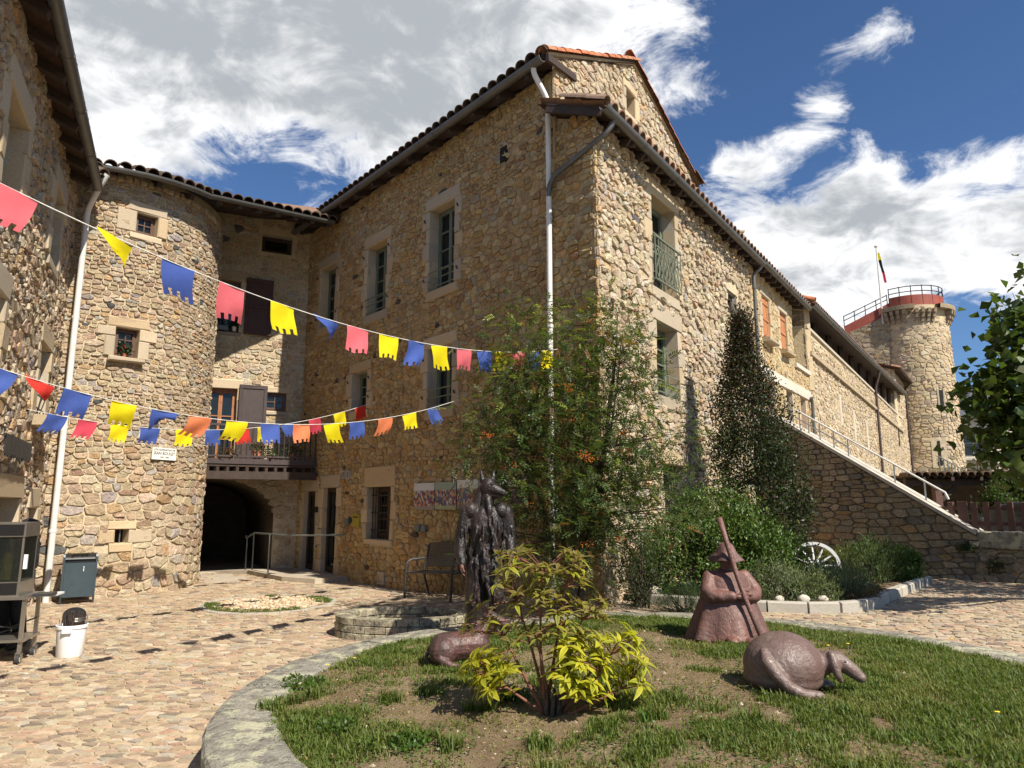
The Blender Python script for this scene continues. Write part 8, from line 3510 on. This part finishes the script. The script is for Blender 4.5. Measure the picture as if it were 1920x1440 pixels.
rest_v, rest_f, rest_c = [], [], []
for i, (p, d, up_, s, kind) in enumerate(leaves):
    me = LANCE[rn.randint(0, 7) if kind == 0 else rn.randint(7, 13)]
    if i < 295:
        place_leaf(me, p, d, up_, s, YS, rn.uniform(.85, 1.15))
    else:
        x = Vector(d).normalized()
        z = Vector(up_)
        z = (z - x * z.dot(x)).normalized()
        y = z.cross(x)
        o_ = len(rest_v)
        cs = me.attributes['col'].data
        for v in me.vertices:
            rest_v.append(tuple(Vector(p) + x * v.co.x * s + y * v.co.y * s + z * v.co.z * s))
            rest_c.append(tuple(cs[v.index].color[:3]))
        rest_f += [tuple(o_ + k for k in f.vertices) for f in me.polygons]
mb = MB()
mb.v, mb.f, mb.c = rest_v, rest_f, rest_c
o = mb.build('leaf', 'leaf_yellow', YS, smooth=True)
o['kind'] = 'stuff'

# ---- linden reaching in from the right
rg = np.random.default_rng(9)
rn = random.Random(9)
LT = empty('linden_tree', (9.7, 9.9, .27), label='large-leaved linden tree overhanging the paving in front of the cream house', cat='tree')
ells = [((9.7, 9.9, 3.6), (1.9, 1.6, 1.5)), ((10.1, 9.9, 4.7), (1.7, 1.5, 1.1))]
cl = np.concatenate([clump_centres(ells, 190, rg, .35), clump_centres([((6.42, 8.7, 2.90), (.72, .55, .85)), ((6.52, 8.7, 3.95), (.38, .45, .56)), ((6.25, 8.7, 2.25), (.40, .42, .32))], 165, rg, .1)])
wood('trunk', None, [[(9.7, 9.9, .2), (9.7, 9.9, 1.6), (9.6, 9.8, 3.2), (9.9, 9.8, 5.2)], [(9.7, 9.9, 1.5), (8.3, 9.3, 2.6), (6.5, 8.7, 3.4)], [(9.7, 9.9, 1.4), (10.7, 9.6, 3.2), (11.1, 9.4, 4.3)]], cl, LT, rn, r0=.13)
per = 15
N = len(cl) * per
P = np.repeat(cl, per, axis=0) + rg.normal(0, 1, (N, 3)) * np.array([.15, .17, .15])
D = norm(rg.normal(0, .8, (N, 3)) + np.array([0, 0, -.35]))
U = norm(rg.normal(0, .5, (N, 3)) + np.array([0, 0, 1.0]))
Sz = rg.uniform(.10, .155, N)
scores = [(px_size(tuple(P[i]), Sz[i] ** 2), i) for i in range(N)]
scores.sort(reverse=True)
single = set(i for s, i in scores[:240] if s > 0)
for i in single:
    place_leaf(HEART[rn.randint(0, 7)], tuple(P[i]), tuple(D[i]), tuple(U[i]), Sz[i], LT)
rest = np.array([i for i in range(N) if i not in single])
cols = tint(len(rest), rg, (.075, .115, .022), .35, .08)
V, F, c = leaf_arrays(P[rest], D[rest], U[rest], Sz[rest], Sz[rest] * .95, cols)
o = link('crown', np_mesh('crown', V, F, c), 'leaf', LT)
o['kind'] = 'stuff'

# ---- clover, seedlings and dead leaves through the lawn
rg = np.random.default_rng(91)
pts = []
while len(pts) < 11000:
    a, r = rg.uniform(0, 6.2832), math.sqrt(rg.random()) * (BEDR - .42)
    x, y = BEDC[0] + r * math.cos(a), BEDC[1] + r * math.sin(a)
    if y < 3.8 or abs(x) > .76 * y + .3:
        continue
    if hash_noise(x, y, 2.0, 21) + .6 * hash_noise(x, y, 5.5, 22) > .05:
        pts.append((x, y, bed_z(x, y) + rg.uniform(.006, .04)))
P = np.array(pts)
N = len(P)
cols = tint(N, rg, (.095, .150, .030), .35, .10)
dead = rg.random(N) < .16
cols[dead] = tint(int(dead.sum()), rg, (.30, .20, .10), .35, .08)
V, F, c = leaf_arrays(P, norm(rg.normal(0, 1, (N, 3)) * np.array([1, 1, .25])), norm(rg.normal(0, .35, (N, 3)) + np.array([0, 0, 1.0])), rg.uniform(.014, .032, N), rg.uniform(.010, .022, N), cols)
o = link('clover', np_mesh('clover', V, F, c), 'leaf')
tag(o, 'low clover and dead leaves spread through the lawn', 'clover', kind='stuff')


# ---- dandelions and broad weeds in the lawn
def flower(p, rr, mat, parent, name='flower_head'):
    mb = MB()
    n = 10
    vs = [(p[0], p[1], p[2] + rr * .35)] + [(p[0] + rr * (1 if k % 2 else .8) * math.cos(2 * math.pi * k / n), p[1] + rr * (1 if k % 2 else .8) * math.sin(2 * math.pi * k / n), p[2] + rr * .15) for k in range(n)] + [(p[0], p[1], p[2] - rr * .3)]
    mb.add(vs, [(0, 1 + k, 1 + (k + 1) % n) for k in range(n)] + [(n + 1, 1 + (k + 1) % n, 1 + k) for k in range(n)])
    return mb.build(name, mat, parent)


rn = random.Random(12)
for (x, y) in ((2.95, 6.95), (3.15, 6.98), (3.05, 4.75), (-1.45, 6.85), (-1.62, 6.55), (4.35, 7.35), (2.2, 6.0), (-.05, 6.15)):
    e = empty('dandelion', (x, y, bed_z(x, y)), label='small yellow dandelion flower in the lawn grass', cat='flower', group='dandelions in the lawn')
    h = rn.uniform(.06, .10)
    mb = MB()
    mb.tube([(x, y, bed_z(x, y) - .01), (x + .005, y, bed_z(x, y) + h)], .002, 5)
    mb.build('stem', 'leaf', e)
    flower((x + .005, y, bed_z(x, y) + h), .018, 'flower_yellow', e)
for k, (x, y, s, lab) in enumerate(((-1.72, 6.12, .17, 'round clump of broad-leaved weeds against the bed rim'), (-1.15, 4.95, .12, 'flat clover patch at the inner rim edge'), (.02, 5.55, .07, 'small leafy weed in bare soil near the yellow shrub'), (-.62, 4.62, .10, 'spreading plantain weed in the bare front soil'))):
    bush('weed', lab, (x, y, bed_z(x, y)), [((x, y, bed_z(x, y) + .02), (s, s, .035))], 26, 16, (.03, .03, .012), (.035, .018), (.085, .145, .025), 'leaf', 60 + k, zb=.8, cat='weed', twigs=False)


# ---- pots on balcony and sills
def pot_plant(p, r, h, leafc, flowerm, label, seed, nfl=6, spread=.12, box=None, pot='terracotta', loose=1.0):
    rg = np.random.default_rng(seed)
    e = empty('flower_pot', p, label=label, cat='flower pot')
    mb = MB()
    if box:
        d, n_ = box
        ln = .5
        a = Vector(p) - d * ln / 2
        b = Vector(p) + d * ln / 2
        mb.bar(a + Vector((0, 0, h / 2)), b + Vector((0, 0, h / 2)), .16, h)
        mb.build('planter_box', pot, e)
    else:
        mb.lathe([(.005, 0), (r * .7, 0), (r, h), (r * .9, h), (r * .85, h * .85), (.005, h * .85)], 18, None, p)
        mb.build('pot', pot, e, autosmooth=40)
    N = 170
    P = np.array(p) + np.array([0, 0, h]) + rg.normal(0, 1, (N, 3)) * np.array([spread, spread * .7, .07]) + np.array([0, 0, .07])
    if box:
        P += np.outer(rg.uniform(-.2, .2, N), np.array([box[0].x, box[0].y, 0]))
    V, F, c = leaf_arrays(P, rand_dirs(N, rg, .4), rand_dirs(N, rg, 1), rg.uniform(.04, .07, N), rg.uniform(.03, .05, N), tint(N, rg, leafc, .3))
    o = link('foliage', np_mesh('foliage', V, F, c), 'leaf', e)
    o['kind'] = 'stuff'
    if flowerm:
        for k in range(nfl):
            q = P[k] + np.array([0, 0, .05])
            flower(tuple(q), .03, flowerm, e)


bal = lambda t, back=.12: tuple((bf[0].lerp(bf[1], t) - (bf[0] - bl[0]).normalized() * back)[:2]) + (bz + .165,)
pot_plant(bal(.48), .10, .34, (.045, .085, .02), 'flower_pink', 'pink flowering pot plant on the balcony', 1, 14, spread=.14)
pot_plant(bal(.62), .10, .20, (.06, .09, .03), 'flower_red', 'small pot plant with red flowers beside the pink one', 2, 3)
pot_plant(bal(.80), .10, .26, (.09, .10, .03), 'flower_yellow', 'pot of pale green leaves at the balcony corner', 3, 2)
pot_plant(bal(.22), .10, .18, (.11, .08, .03), 'flower_red', 'pot of brownish heather before the balcony door', 4, 2)
pot_plant(C_.P(-2.18, 5.94, .03), .1, .12, (.035, .06, .02), None, 'grey window box with green plant on the upper sill', 5, box=(C_.d, C_.n), pot='enamel_grey', spread=.1)
pot_plant(C_.P(-1.78, 5.94, .03), .06, .12, (.035, .06, .02), None, 'pale pot with dark leaves at the window box end', 6, pot='enamel_white', spread=.07)
am = math.radians(-45.2)
pot_plant((-9 + 2.33 * math.cos(am), 14.85 + 2.33 * math.sin(am), 4.40), .05, .08, (.03, .06, .02), 'flower_red', 'red geranium behind the middle tower window', 7, 9, spread=.07)
pot_plant(B_.P(31.2, 2.74, 2.5), .3, .5, (.16, .16, .03), 'flower_yellow', 'yellow flowering tub on the terrace below the gallery', 8, 12, spread=.35)
